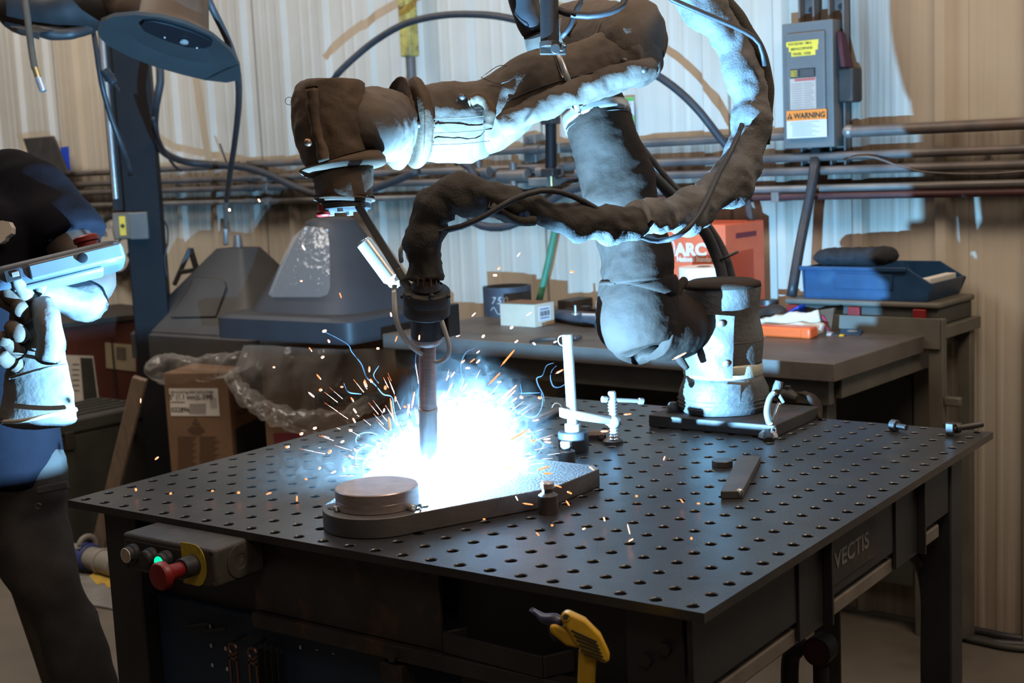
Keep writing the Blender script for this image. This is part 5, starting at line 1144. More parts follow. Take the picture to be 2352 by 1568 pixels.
# gloves on the bench
def knw(rows): return [(wpt(u, v, o_), rp * 3.7 / FPX) for u, v, o_, rp in rows]
a = thing('work_glove', 'pale work glove with a crimson cuff hem, lower of two on the bench', 'glove', wpt(1830, 790, .42), 'work gloves on the bench')
B().sweep(knw(((1760, 766, .42, 16), (1790, 766, .42, 22), (1840, 765, .40, 25), (1870, 765, .40, 24), (1884, 770, .40, 25))), 28, 0.006, 0.010, 30, 0.003, 80).build('palm_and_cuff', M_GLW, a, 'all')
for k in range(3): B().sweep(knw(((1785, 756 + 9 * k, .44, 9), (1755, 758 + 9 * k, .46, 9), (1735, 762 + 9 * k, .47, 7))), 12, 0.005, 0.003, 40).build('finger', M_GLW, a, 'all')
B().torus(wpt(1886, 772, .40), EX * 0.9 - EY * 0.5, 0.029, 0.0028, 28, 8).build('crimson_hem', M_CRIM, a, True)
B().cyl(wpt(1884, 772, .40), wpt(1886, 772, .40), 0.027, n=24).build('cuff_opening', M_TAN, a)
a = thing('work_glove', 'pale work glove with a crimson edge, upper of two on the bench', 'glove', wpt(1830, 750, .40), 'work gloves on the bench')
B().sweep(knw(((1755, 742, .38, 9), (1800, 740, .38, 12), (1850, 736, .37, 12), (1884, 729, .36, 10))), 24, 0.006, 0.006, 40, 0.002, 80, flat=(1.0, 1.6)).build('palm_and_cuff', M_GLW, a, 'all')
B().sweep(knw(((1886, 724, .36, 3), (1895, 735, .36, 3.5), (1903, 765, .36, 3))), 8, 0.004).build('crimson_hem', M_CRIM, a, 'all')
for k in range(2): B().sweep(knw(((1760, 738 + 7 * k, .38, 8), (1740, 739 + 7 * k, .39, 7), (1725, 742 + 7 * k, .39, 5))), 10, 0.005).build('finger', M_GLW, a, 'all')
a = thing('hand_torch', 'small dark torch with a yellow ring right of the gloves', 'torch', wpt(1925, 788, .38))
p0, p1 = wpt(1903, 772, .38), wpt(1942, 780, .38); dd = (p1 - p0).normalized()
B().cyl(p0, p1, 0.0125, n=20).build('barrel', M_BLKR, a, True, bevel=0.002)
B().cyl(p0 - dd * 0.002, p0 + dd * 0.012, 0.0145, n=20).build('head', M_STEEL, a, True, bevel=0.002)
B().cyl(p1 - dd * 0.016, p1 - dd * 0.004, 0.0135, n=20).build('yellow_ring', M_YEL, a, True)
a = thing('blister_pack', 'flat blue and clear packet behind the small torch', 'packet', wpt(1955, 780, .36))
q = [wpt(1925, 776, .37), wpt(1975, 780, .37), wpt(1982, 764, .30), wpt(1932, 762, .30)]
B().hexa(q + [p + EZ * 0.012 for p in q]).build('card', M_BIN, a, bevel=0.002)
B().sphere(wpt(1958, 768, .33) + EZ * 0.006, 0.013, 14, 8, (1.6, 1, 0.5)).build('blister', M_STEEL, a, 'all')
single(B().bar(wpt(1874, 797, .46), wpt(1910, 795, .46), 0.008, 0.004, EZ).torus(wpt(1912, 795, .46), EZ, 0.007, 0.002, 16, 6), 'spanner', M_CHROME, 'bright chrome spanner on the bench near the crimson cuff', 'spanner', smooth_=True)
# pipe ring, carton, tubing, pliers, orange box, roll
rc = AZ(1167, 722, BZ); rr_ = 55.5 * (-(CM.transposed() @ (rc - C0)).z) / FPX
a = thing('pipe_ring', 'short blackened pipe ring with chalk marks on the bench', 'pipe ring', rc)
hR = 0.098
B().lathe(rc, [(rr_ * 0.88, 0), (rr_, 0.0), (rr_, hR), (rr_ * 0.88, hR), (rr_ * 0.88, 0.0)], n=56, cap=False).build('ring', M_PIPEB, a, True)
tc = (C0 - rc); tc.z = 0; tc.normalize()
side = Vector((-tc.y, tc.x, 0)); 
for k, ch in enumerate('750'):
    ang = -0.62 + 0.26 * k; nn = (tc * math.cos(ang) + side * math.sin(ang)); uu = (side * math.cos(ang) - tc * math.sin(ang))
    text(ch, 0.034, rc + nn * (rr_ + 0.0006) + EZ * 0.045, uu, EZ, M_INKW, 'chalk_digit', a, None, 'CENTER', 0.0004, -0.0006, 1.0, 0.25)
pts = []
for k in range(16):
    ang = -0.75 + 0.055 * k; nn = (tc * math.cos(ang) + side * math.sin(ang)); pts.append(rc + nn * (rr_ + 0.0005) + EZ * (0.022 + 0.012 * math.sin(k * 0.7)))
B().tube(pts, 0.0007, 5).build('chalk_line', M_INKW, a)
ca_s, ca_o = wsz(1150, 748); cb_s, _ = wsz(1236, 751); ch_ = 0.072
a = thing('carton', 'small pale cardboard carton in front of the black pipe ring', 'box', WP((ca_s + cb_s) / 2, ca_o - 0.05, BZ))
B().wbox(ca_s, cb_s, ca_o - 0.10, ca_o, BZ + 0.0005, BZ + ch_).build('carton_body', M_CARDL, a, bevel=0.0015)
c = WP(cb_s, ca_o - 0.05, BZ + ch_ * 0.55)
lb_ = B().box(c + EX * 0.0006, (0.0008, 0.06, 0.045), (EX, EY, EZ)).build('shipping_label', M_WHLAB, a)
for k in range(9): B().box(c + EX * 0.0012 + EY * (-0.022 + 0.0055 * k), (0.0006, 0.002 + 0.001 * (k % 3), 0.016), (EX, EY, EZ)).build('barcode_bar', M_INK, a, parent=lb_)
for k in range(2): B().box(c + EX * 0.0012 + EZ * (0.014 - 0.028 * k), (0.0006, 0.045, 0.003), (EX, EY, EZ)).build('print_line', M_INK, a, parent=lb_)
B().wbox(ca_s, cb_s, ca_o - 0.100, ca_o + 0.001, BZ + ch_, BZ + ch_ + 0.0012).build('lid_flap', M_CARD, a)
a = thing('cutting_torch', 'dark tube with bright fittings lying behind the carton', 'torch', AZ(1315, 742, BZ))
B().sweep([(AZ(1262, 722, BZ + .02), 0.016), (AZ(1300, 727, BZ + .02), 0.022), (AZ(1345, 733, BZ + .022), 0.024), (AZ(1400, 736, BZ + .022), 0.024)], 20, 0.012).build('tube', M_PIPEB, a, 'all')
p = AZ(1322, 722, BZ + .04)
B().lathe(p, [(0.012, 0), (0.012, 0.003), (0.003, 0.006), (0.003, 0.028)], n=16).build('tee_pin', M_STEEL, a, True)
B().cyl(AZ(1338, 723, BZ + .045), AZ(1372, 724, BZ + .045), 0.005, n=12).build('side_rod', M_STEEL, a, True)
single(B().bar(AZ(1300, 712, BZ + .012), AZ(1400, 714, BZ + .012), 0.012, 0.012).box(AZ(1345, 712, BZ + .016), (0.03, 0.03, 0.026)).bar(AZ(1280, 716, BZ + .01), AZ(1310, 716, BZ + .01), 0.02, 0.008), 'black_adjuster', M_BLKR, 'thin black clamp arm lying at the back of the bench', 'clamp', bevel=0.001)
single(B().wbox(wsz(1262, 716)[0], wsz(1305, 716)[0], 0.02, 0.14, BZ + .0005, BZ + 0.035), 'dark_block', M_BLKR, 'dark flat block at the back of the bench beside the green hose', 'block', bevel=0.004)
a = thing('pliers', 'dark pliers lying open near the bench front edge', 'pliers', AZ(1280, 780, BZ))
j = AZ(1310, 777, BZ + .008)
B().sweep([(AZ(1218, 784, BZ + .008), 0.005), (AZ(1250, 779, BZ + .009), 0.0065), (j, 0.006)], 10, 0.008).build('handle', M_BLKR, a, 'all')
B().sweep([(AZ(1272, 789, BZ + .008), 0.005), (AZ(1292, 782, BZ + .009), 0.0065), (j, 0.006)], 10, 0.008).build('handle', M_BLKR, a, 'all')
B().sweep([(j, 0.010), (AZ(1335, 774, BZ + .008), 0.005)], 10, 0.008).build('jaw', M_DSTEEL, a, 'all')
# orange-red carton with white print
ox1, oz1 = WS(1665, 516, 0.30); ox0 = WS(1500, 520, 0.30)[0]
a = thing('wire_carton', 'orange-red carton with white lettering standing on the bench', 'box', WP((ox0 + ox1) / 2, 0.2, BZ))
B().wbox(ox0, ox1, 0.07, 0.30, BZ + 0.0005, oz1).build('carton_body', M_CARDO, a, bevel=0.003)
B().wbox(ox0, ox1, 0.185, 0.19, oz1, oz1 + 0.0012).build('lid_seam', M_CARDR, a)
B().wbox(ox1, ox1 + 0.0015, 0.12, 0.24, oz1 - 0.045, oz1 - 0.030).build('hand_slot', M_CARDR, a)
f_ = 0.3012
t1 = WS(1552, 586, 0.30); t2 = WS(1627, 585, 0.30)
wtext('ARC', 0.052, t1[0], t1[1], M_INKW, 0.0, bold=0.0022, sx=(t2[0] - t1[0]) / 0.108, nm='white_word', root=a)
t3 = WS(1555, 597, 0.30); t4 = WS(1652, 600, 0.30)
wtext('National Standard', 0.022, t3[0], t3[1] - 0.004, M_INKW, 0.0, bold=0.0006, sx=(t4[0] - t3[0]) / 0.178, nm='white_word', root=a)
cs, cz_ = WS(1527, 573, 0.30)
B().torus(WP(cs, f_ + 0.0005, cz_ + 0.006), EY, 0.036, 0.0022, 40, 6).build('logo_ring', M_INKW, a, True)
wtext('S', 0.052, cs + 0.004, cz_ - 0.014, M_INKW, 0.0, bold=0.003, nm='logo_letter', root=a, align='CENTER')
rs_, rz_ = WS(1617, 612, 0.44); rl = WP(rs_, 0.44, BZ)
a = thing('paper_roll', 'thick roll of white paper standing in front of the orange-red carton', 'roll', rl)
B().lathe(rl, [(0.072, 0.001), (0.072, rz_ - BZ), (0.020, rz_ - BZ), (0.020, 0.001), (0.072, 0.001)], n=48, cap=False).build('roll', M_ROLL, a, True)
B().lathe(rl, [(0.0205, 0.002), (0.0205, rz_ - BZ + 0.001), (0.0175, rz_ - BZ + 0.001), (0.0175, 0.002)], n=32, cap=False).build('core_tube', M_CARD, a, True)

# things under / behind the tables, right and bottom
for k, (pts, lb) in enumerate(((((2205, 1440), (2260, 1450), (2320, 1462), (2400, 1470)), 'upper black cable lying at the foot of the wall'), (((2205, 1462), (2260, 1474), (2320, 1486), (2400, 1492)), 'lower greenish cable lying at the foot of the wall'), (((2205, 1450), (2250, 1470), (2330, 1478), (2400, 1482)), 'middle cable lying at the foot of the wall'))):
    single(B().cable([AZ(u, v, 0.013) for u, v in pts], 0.011, n=8), 'floor_cable', M_RUB if k != 1 else M_GCASE, lb, 'cable', 'cables at the foot of the wall', smooth_='all')
# ================================================================== LEFT BACKGROUND
def hood(nm, lb, x0, x1, y0, y1, z0, z1, zt, tx, ty, tr, m, rnd_=False):
    """rectangular skirt with a tapering dome"""
    a = thing(nm, lb, 'hood', Vector(((x0 + x1) / 2, (y0 + y1) / 2, z0)), 'plastic hoods on the wire drums')
    bb = B(); n = 32; cx, cy_ = (x0 + x1) / 2, (y0 + y1) / 2; hx, hy = (x1 - x0) / 2, (y1 - y0) / 2
    def rect(f, h, rx, ry, cx2, cy2, p):   # superellipse ring
        out = []
        for i in range(n):
            t = 2 * math.pi * (i + 0.5) / n; c, s_ = math.cos(t), math.sin(t)
            e = 2.0 / p; out.append(Vector((cx2 + rx * math.copysign(abs(c) ** e, c), cy2 + ry * math.copysign(abs(s_) ** e, s_), h)))
        return out
    rings = [rect(1, z0, hx, hy, cx, cy_, 14), rect(1, z1, hx, hy, cx, cy_, 14), rect(1, z1 + 0.012, hx - 0.012, hy - 0.012, cx, cy_, 12)]
    N_ = 12
    for k in range(N_ + 1):
        t = k / N_
        if rnd_:
            w_ = 1 - t; f = 0.78 * w_ + t * tr / hx; h = z1 + 0.016 + (zt - z1 - 0.016) * t
            pw = 5 * (1 - t) + 2.3 * t
            
            f = min(f, 0.80)
            rings.append(rect(1, h, hx * f, hy * f, cx + (tx - cx) * t, cy_ + (ty - cy_) * t, pw))
        else:
            f = 0.97 * (1 - t) + t * tr / hx; h = z1 + 0.014 + (zt - z1 - 0.014) * t
            rings.append(rect(1, h, hx * f, hy * f, cx + (tx - cx) * t, cy_ + (ty - cy_) * t, 12 if t < 1 else 10))
    last = rings[-1]; c = Vector((tx, ty, zt + (0.012 if rnd_ else 0.003)))
    if rnd_: rings.append([c + (q - c) * 0.72 + EZ * (c.z - 0.004 - (c + (q - c) * 0.72).z) for q in last])
    vs = [q for r_ in rings for q in r_] + [c]; m_ = len(rings)
    fs = [(k * n + i, k * n + (i + 1) % n, (k + 1) * n + (i + 1) % n, (k + 1) * n + i) for k in range(m_ - 1) for i in range(n)]
    fs += [((m_ - 1) * n + i, (m_ - 1) * n + (i + 1) % n, m_ * n) for i in range(n)]
    # inner wall of the skirt so that it is not a solid lump
    bb.add(vs, fs)
    o = bb.build('shell', m, a, smooth_=True)
    B().add([Vector((x0 + .01, y0 + .01, z0 + .004)), Vector((x1 - .01, y0 + .01, z0 + .004)), Vector((x1 - .01, y1 - .01, z0 + .004)), Vector((x0 + .01, y1 - .01, z0 + .004))], [(3, 2, 1, 0)]).build('underside', m, a)
    return a
F5 = 1.387
def PLs(*rows): return PL(*[(u, v, dd * F5) for u, v, dd in rows])
def Ks(*rows): return K(*[(u, v, dd * F5, rp) for u, v, dd, rp in rows])
def Ps(u, v, dd): return P(u, v, dd * F5)
CX, CYh = -2.172, 1.753
h2 = hood('drum_hood', 'dark rounded plastic hood with a clear window, right of the pair', CX - 0.64, CX, CYh, CYh + 0.56, 0.878, 0.948, P(742, 502, 4.85).z, CX - 0.335, CYh + 0.30, 0.085, M_HOOD, True)
# clear window on the left face of the hood
def plane_pt(u, v, p0, nn): r_ = ray(u, v); return C0 + r_ * ((p0 - C0).dot(nn) / r_.dot(nn))
wn = Vector((0.0, -0.88, 0.47)).normalized(); wp0 = Vector((-2.5, 1.815, 0.964)) + wn * 0.012
outl = [(625, 682), (616, 675), (646, 600), (672, 545), (700, 520), (740, 522), (752, 530), (756, 560), (757, 600), (758, 660), (752, 676), (735, 682)]
pts = [plane_pt(u, v, wp0, wn) for u, v in outl]
cen = sum(pts, Vector()) / len(pts)
bb = B().add(pts + [cen + wn * 0.012], [(i, (i + 1) % len(pts), len(pts)) for i in range(len(pts))])
bb.build('clear_window', M_VISOR, h2, smooth_='all')
for u, v in ((702, 528), (752, 530)): B().sphere(plane_pt(u, v, wp0, wn) + wn * 0.002, 0.0062, 12, 8).build('rivet', M_STEEL, h2, 'all')
B().sweep([(plane_pt(622, 678, wp0, wn) + wn * .004, 0.0008), (plane_pt(650, 620, wp0, wn) + wn * .010, 0.0016), (plane_pt(684, 545, wp0, wn) + wn * .006, 0.001)], 6, 0.01).build('crease_highlight_edge', M_VISOR, h2, 'all')
h1 = hood('drum_hood', 'flat-faced grey pyramid hood with a hatch, left of the pair', -3.651, -2.92, 2.033, 2.56, 0.725, 0.822, P(520, 566, 5.5).z, -3.284, 2.33, 0.075, M_HOOD2)
def loft_face(u, v): return AY(u, v, 1.0)
# hatch lines on the front slope: the slope plane of hood 1
zt1 = P(520, 566, 5.5).z
sl0 = Vector((-3.28, 2.033 + 0.012, 0.836)); sl1 = Vector((-3.284, 2.33 - 0.075, zt1)); sn = X.cross(sl1 - sl0).normalized()
sn = sn if sn.dot(C0 - sl0) > 0 else -sn
hp = [plane_pt(u, v, sl0, sn) + sn * 0.002 for u, v in ((394, 730), (497, 728), (520, 660), (515, 642), (446, 640), (440, 660))]
bb = B(); m_ = len(hp)
bb.add(hp + [p + sn * 0.005 for p in hp], [tuple(range(m_, 2 * m_))] + [(i, (i + 1) % m_, m_ + (i + 1) % m_, m_ + i) for i in range(m_)])
bb.build('hatch', M_HOOD2, h1, bevel=0.001)
B().cyl(Vector((-3.284, 2.33, zt1)), Vector((-3.284, 2.33, zt1 + 0.05)), 0.020, 0.014, n=16).build('top_fitting', M_CONDZ, h1, True)
# cardboard wire drums (octagonal)
nrm = Vector((1, -1, 0)).normalized()
n1 = Vector((0.375, -0.927, 0)).normalized(); u1 = Vector((0.927, 0.375, 0)).normalized()
def wirebox(nm, lb, c, hw, dp, z1, m):
    a = thing(nm, lb, 'box', Vector((c.x, c.y, 0)), 'brown wire boxes on the floor')
    B().box(Vector((c.x, c.y, 0.002 + z1 / 2)), (2 * hw, dp, z1), (u1, n1, EZ)).build('box_body', m, a, bevel=0.004)
    return a
f1 = P(455, 950, 4.95); hw1 = 0.128; dp1 = 0.42
k1 = Vector((f1.x, f1.y, 0)) - n1 * dp1 / 2
b1 = wirebox('wire_box', 'tall brown wire box with a white label, under the left hood', k1, hw1, dp1, 0.722, M_CARD)
ux = u1; fo = Vector((f1.x, f1.y, 0)) + n1 * 0.0012
def fx(u, v):     # position on the labelled face
    r_ = ray(u, v); return C0 + r_ * ((fo - C0).dot(n1) / r_.dot(n1))
def face_rect(u0, v0, u1, v1, m, nm, par=None, lift=0.0):
    a_, b_ = fx(u0, v0), fx(u1, v1); w_ = (b_ - a_).dot(ux); h = a_.z - b_.z; c = (a_ + b_) / 2 + n1 * lift
    return B().box(c, (w_, h, 0.0008), (ux, EZ, n1)).build(nm, m, b1, parent=par)
lw_ = face_rect(388, 892, 505, 955, M_PAPER, 'white_label')
def ftext(tx, size, u, v, m=M_INK, bold=0.0, sx=1.0, align='LEFT', lift=0.001): return text(tx, size * 1.37, fx(u, v) + n1 * lift, ux, EZ, m, 'lettering', b1, None, align, 0.0004, bold, sx)
ftext('500 LB (227 kg) (NET) ACCU-PAK®', 0.0095, 392, 903, sx=0.86)
ftext('5" (1.1 mm)L-59®', 0.0190, 389, 917, bold=0.0003, sx=0.92)
ftext('032896', 0.0190, 394, 946, bold=0.0003, sx=0.95)
for k in range(7): face_rect(435, 927 + 3.6 * k, 473, 928.4 + 3.6 * k, M_INKG, 'print_line', lw_, 0.001)
for k in range(6): face_rect(483 + 2.6 * k, 913, 484.4 + 2.6 * k, 937, M_INKG, 'barcode_bar', lw_, 0.001)
face_rect(392, 922, 425, 924, M_INKG, 'print_line', lw_, 0.001)
c = fx(450, 974) + n1 * 0.001
B().prism([(-0.017, 0), (0.017, 0), (0, 0.025)], c, ux, EZ, n1 * 0.0005).build('warning_triangle', M_INKB, b1)
for k, (hw_) in enumerate((14, 20, 18, 12)): face_rect(450 - hw_, 979 + 5 * k, 450 + hw_, 981.6 + 5 * k, M_INKB, 'brown_print_line')
for k in range(16):
    face_rect(408, 1002 + 5.0 * k, 450 - 4 * (k % 3), 1003.8 + 5.0 * k, M_INKB, 'brown_print_line'); face_rect(458, 1002 + 5.0 * k, 502 - 5 * ((k + 1) % 3), 1003.8 + 5.0 * k, M_INKB, 'brown_print_line')
# dark printed side of the same box
sf = k1 + u1 * (hw1 + 0.001)
B().box(Vector((sf.x, sf.y, 0.36)), (0.001, dp1 * 0.86, 0.30), (u1, n1, EZ)).build('dark_print', M_PRINTB, b1)
for k in range(3): text(('ACCU-PAK', 'WIRE', 'DRUM')[k], 0.034, Vector((sf.x, sf.y, 0.635 - 0.042 * k)) + u1 * .0008 + n1 * 0.17, -n1, EZ, M_INKB, 'lettering', b1, None, 'LEFT', 0.0004)
# second box
f2 = P(770, 930, 4.72); hw2 = 0.27; dp2 = 0.50; k2 = Vector((f2.x, f2.y, 0)) - n1 * dp2 / 2
b2 = wirebox('wire_box', 'wide brown wire box behind clear sheeting, under the right hood', k2, hw2, dp2, 0.872, M_CARD)
fo2 = Vector((f2.x, f2.y, 0)) + n1 * 0.0012
def fx2(u, v): r_ = ray(u, v); return C0 + r_ * ((fo2 - C0).dot(n1) / r_.dot(n1))
a_, b_ = fx2(722, 903), fx2(878, 932)
B().box((a_ + b_) / 2, ((b_ - a_).dot(u1), a_.z - b_.z, 0.0008), (u1, EZ, n1)).build('dark_print_band', M_PRINTB, b2)
text('LINCOLN', 0.040, fx2(728, 929) + n1 * 0.0008, u1, EZ, M_CARD, 'lettering', b2, None, 'LEFT', 0.0004, 0.0008, 1.12)
B().box(fx2(690, 1020) - EZ * 0.02, (0.20, 0.12, 0.0008), (u1, EZ, n1)).build('red_print', M_CARDR, b2)

# polythene sheeting hanging from the hood rims
def sheet(nm, lb, top, bot, nv=22, nu=60, depth=0.02, seed=0):
    t_ = smooth(top, 0.01); b_ = smooth(bot, 0.01); vs = []
    for j in range(nv + 1):
        for i in range(nu + 1):
            a = t_[int((len(t_) - 1) * i / nu)]; c = b_[int((len(b_) - 1) * i / nu)]
            k = j / nv; q = a.lerp(c, k); q = q + nrm * (0.05 * math.sin(math.pi * k) + noise.noise(q * 13 + Vector((seed, 0, 0))) * depth + (0.5 - abs(noise.noise(q * 30 + Vector((seed, 3, 0))))) * depth * 0.6)
            vs.append(q)
    W_ = nu + 1; fs = [(j * W_ + i, j * W_ + i + 1, (j + 1) * W_ + i + 1, (j + 1) * W_ + i) for j in range(nv) for i in range(nu)]
    return single(B().add(vs, fs), nm, M_BAG, lb, 'plastic sheet', smooth_='all')
sheet('polythene_sheet', 'clear crumpled polythene hanging in a swag under the right hood', PLs((560, 792, 3.32), (640, 795, 3.20), (720, 800, 3.12), (800, 802, 3.06), (860, 800, 3.2), (930, 800, 3.34)),
      PLs((528, 872, 3.34), (590, 930, 3.25), (680, 972, 3.18), (745, 985, 3.14), (810, 970, 3.14), (882, 900, 3.3)))
single(B().sweep(Ks((532, 862, 3.34, 12), (560, 902, 3.30, 16), (610, 942, 3.22, 20), (680, 966, 3.16, 22), (745, 972, 3.13, 22), (800, 955, 3.12, 18), (850, 925, 3.18, 14), (880, 905, 3.25, 12)), 28, 0.008, 0.020, 22, 0.012, 50), 'polythene_roll', M_BAG, 'rolled lower edge of the clear sheeting swag above the table', 'plastic sheet', smooth_='all')
single(B().sweep(Ks((350, 838, 3.62, 18), (368, 850, 3.60, 30), (430, 846, 3.56, 30), (500, 845, 3.50, 26), (560, 825, 3.42, 22), (590, 806, 3.38, 14)), 32, 0.010, 0.022, 16, 0.014, 44), 'polythene_roll', M_BAG, 'bunched clear polythene bag under the left hood rim', 'plastic sheet', smooth_='all')

# blue post with a rod, switch, and things behind it
bp = P(343, 620, 5.35); bp.z = 0
a = thing('blue_post', 'dark navy steel column with a bright rod on its left side', 'post', bp)
pw = 0.135
B().box((bp.x, bp.y, 1.6), (pw, pw, 3.2), (nrm.cross(EZ), nrm, EZ)).build('column', M_BLUEST, a, bevel=0.004)
sd = (CM @ Vector((1, 0, 0))); sd.z = 0; sd.normalize()
r0 = bp - sd * 0.100 + nrm * 0.06
B().cyl(r0 + EZ * 1.36, r0 + EZ * 3.0, 0.012, n=14).build('guide_rod', M_STEEL, a, True)
B().box(bp - sd * 0.090 + EZ * 2.15, (0.06, 0.07, 1.9), (sd, nrm, EZ)).build('side_channel', M_BLK, a, bevel=0.003)
B().bar(bp + sd * 0.003 + nrm * 0.06 + EZ * 0.9, bp + sd * 0.003 + nrm * 0.06 + EZ * 3.0, 0.008, 0.004, nrm).build('front_bead', M_BLUEST, a)
c = plane_pt(320, 518, bp + nrm * 0.08, nrm); B().box(c, (0.072, 0.06, 0.104), (sd, nrm, EZ)).build('switch_housing', M_BOXG, a, bevel=0.004)
c2 = plane_pt(283, 518, bp + nrm * 0.08, nrm); l_ = B().box(c2, (0.072, 0.035, 0.10), (sd, nrm, EZ)).build('switch_plate', M_TAN, a, bevel=0.002)
B().box(c2 + nrm * 0.018, (0.024, 0.001, 0.074), (sd, nrm, EZ)).build('yellow_sticker', M_YELLAB, a, parent=l_)
B().sphere(c2 + nrm * 0.018, 0.008, 12, 8).build('toggle', M_BLK, a, 'all', parent=l_)
B().box(plane_pt(321, 626, bp + nrm * 0.06, nrm), (0.015, 0.003, 0.018), (sd, nrm, EZ)).build('small_sticker', M_PAPERY, a)
# welding gun rest / dark tripod shapes right of the post
single(B().bar(P(400, 655, 5.75), P(437, 570, 5.75), 0.02, 0.02).bar(P(437, 570, 5.75), P(452, 620, 5.75), 0.02, 0.02).bar(P(415, 625, 5.75), P(446, 620, 5.75), 0.02, 0.02), 'dark_stand', M_BLK, 'small dark angled stand behind the left hood', 'stand', bevel=0.003)
hose_l = 'hoses hanging at the upper left'
def hng(pts, r, lb, m=M_RUB, nm='hanging_hose', n=10): return single(B().cable(PL(*pts), r, 0.03, n), nm, m, lb, 'hose', hose_l, smooth_='all')
a = thing('air_hose', 'brown-black hose ending in a bright brass connector at the upper left', 'hose', P(97, 212, 3.5), hose_l)
B().cable(PL((52, -30, 3.5), (60, 20, 3.5), (68, 80, 3.5), (75, 130, 3.5), (80, 158, 3.5)), 0.0088, 0.03, 12).build('tube', M_LEATHW, a, True)
B().cyl(P(80, 155, 3.5), P(88, 178, 3.5), 0.0085, n=16).build('ferrule', M_BRASS, a, True, bevel=0.001)
B().cyl(P(88, 178, 3.5), P(100, 210, 3.5), 0.0095, n=16).build('coupler', M_STEEL, a, True, bevel=0.0015)
hng(((213, 60, 3.9), (222, 120, 3.9), (233, 190, 3.9), (255, 270, 3.95), (283, 345, 4.0), (300, 400, 4.1)), 0.0080, 'black cable slanting down to the left of the blue post')
a = thing('cable_plug', 'ribbed black plug beside the slanting cable', 'plug', P(262, 195, 3.9))
B().cyl(P(240, 162, 3.9), P(262, 192, 3.9), 0.0150, 0.012, n=18).build('body', M_RUB, a, True, bevel=0.002)
B().cyl(P(250, 176, 3.9), P(253, 180, 3.9), 0.0165, n=18).build('ring', M_RUB, a, True)
B().cyl(P(262, 192, 3.9), P(272, 208, 3.95), 0.005, n=10).build('tail', M_RUB, a, True)
a = thing('air_line', 'dark hose hanging from the top into the left hood', 'hose', P(519, 560, 5.5), hose_l)
B().cable(PL((470, -20, 3.6), (488, 20, 3.6), (508, 60, 3.65), (530, 110, 3.7), (546, 170, 3.75), (548, 240, 4.2), (540, 320, 4.6), (528, 400, 5.0), (520, 460, 5.4)), 0.0100, 0.03, 12).build('tube', M_RUBG, a, True)
B().cyl(P(520, 455, 5.4), P(518, 525, 5.48), 0.0085, n=14).build('metal_tube', M_CONDZ, a, True)
B().cyl(P(518, 525, 5.48), P(519, 562, 5.5), 0.0115, n=8).build('swivel_nut', M_STEEL, a, bevel=0.001)
single(B().cable(PL((372, 500, 5.3), (384, 520, 5.3), (385, 560, 5.3), (378, 590, 5.3), (385, 640, 5.3)), 0.004), 'cord', M_RUB, 'thin black cord on the right face of the blue post', 'cable', smooth_='all')

# blue-grey fume extraction hood at the top left
a = thing('fume_hood', 'blue-grey tilted oval fume hood with a small lamp, upper left', 'hood', P(400, 190, 3.5))
outer = [(224, 72), (232, 50), (262, 38), (310, 34), (370, 40), (430, 56), (490, 84), (530, 118), (550, 150), (553, 172), (545, 185), (520, 190), (470, 184), (420, 172), (360, 155), (300, 132), (250, 106), (230, 88)]
inner = [(322, 60), (330, 52), (352, 50), (390, 58), (440, 74), (478, 90), (488, 98), (486, 106), (470, 112), (430, 110), (390, 98), (350, 82), (330, 72)]
def dof(v, u): return 3.30 + (v - 34) / 156 * 0.36
po = [P(u, v, dof(v, u)) for u, v in outer]; ctr = P(398, 106, 3.47)
upn = (P(390, 42, dof(42, 0)) - P(400, 166, dof(166, 0))).cross(P(545, 170, dof(170, 0)) - P(240, 80, dof(80, 0))).normalized(); upn = upn if upn.z > 0 else -upn
n = len(po); bb = B()
mid = [ctr + (q - ctr) * 0.93 + upn * 0.004 for q in po]; top2 = [ctr + (q - ctr) * 0.50 + upn * 0.06 for q in po]; top3 = [ctr + (q - ctr) * 0.42 + upn * 0.24 for q in po]
under = [ctr + (q - ctr) * 0.55 + upn * 0.012 for q in po]
vs = po + [q + upn * 0.006 for q in po] + top2 + top3 + under
L2 = lambda A_, B_: [(A_ * n + i, A_ * n + (i + 1) % n, B_ * n + (i + 1) % n, B_ * n + i) for i in range(n)]
B().add(po + [q + upn * 0.010 for q in po] + under, L2(0, 1) + [f[::-1] for f in L2(0, 2)] + [tuple(range(2 * n, 3 * n))]).build('brim', M_FUME, a, True)
B().add([q + upn * 0.010 for q in po] + top2 + top3, L2(0, 1) + L2(1, 2) + [tuple(range(2 * n, 3 * n))]).build('duct_cone', M_FUMEB, a, 'all')
pi_ = [P(u, v, dof(v, u) - 0.012) for u, v in inner]; m_ = len(pi_)
B().add(pi_ + [q + upn * 0.014 for q in pi_], [tuple(range(m_))] + [(i, m_ + i, m_ + (i + 1) % m_, (i + 1) % m_) for i in range(m_)]).build('lamp_recess', M_BLUEST, a, bevel=0.002)
lp = P(423, 95, dof(95, 0) - 0.02)
B().lathe(lp, [(0.011, 0), (0.011, 0.004), (0.006, 0.006), (0.001, 0.0065)], -upn, n=20).build('lamp_lens', M_STEEL, a, True)
for u, v in ((378, 86), (452, 110)): B().sphere(P(u, v, dof(v, u) - 0.016), 0.003, 8, 6).build('screw', M_STEEL, a, 'all')
B().bar(po[8] + (ctr - po[8]) * 0.02, po[12], 0.002, 0.002).build('rim_seam', M_BLK, a)
a = thing('duct_arm', 'dark ducting and bracket at the top left corner of the picture', 'duct', P(150, 85, 3.7))
B().sweep(K((20, -20, 3.75, 40), (60, 20, 3.72, 55), (110, 30, 3.70, 50), (160, 22, 3.7, 56), (210, 10, 3.7, 50), (240, -20, 3.7, 40)), 28, 0.01, 0.02, 8).build('bellows', M_BLK, a, 'all')
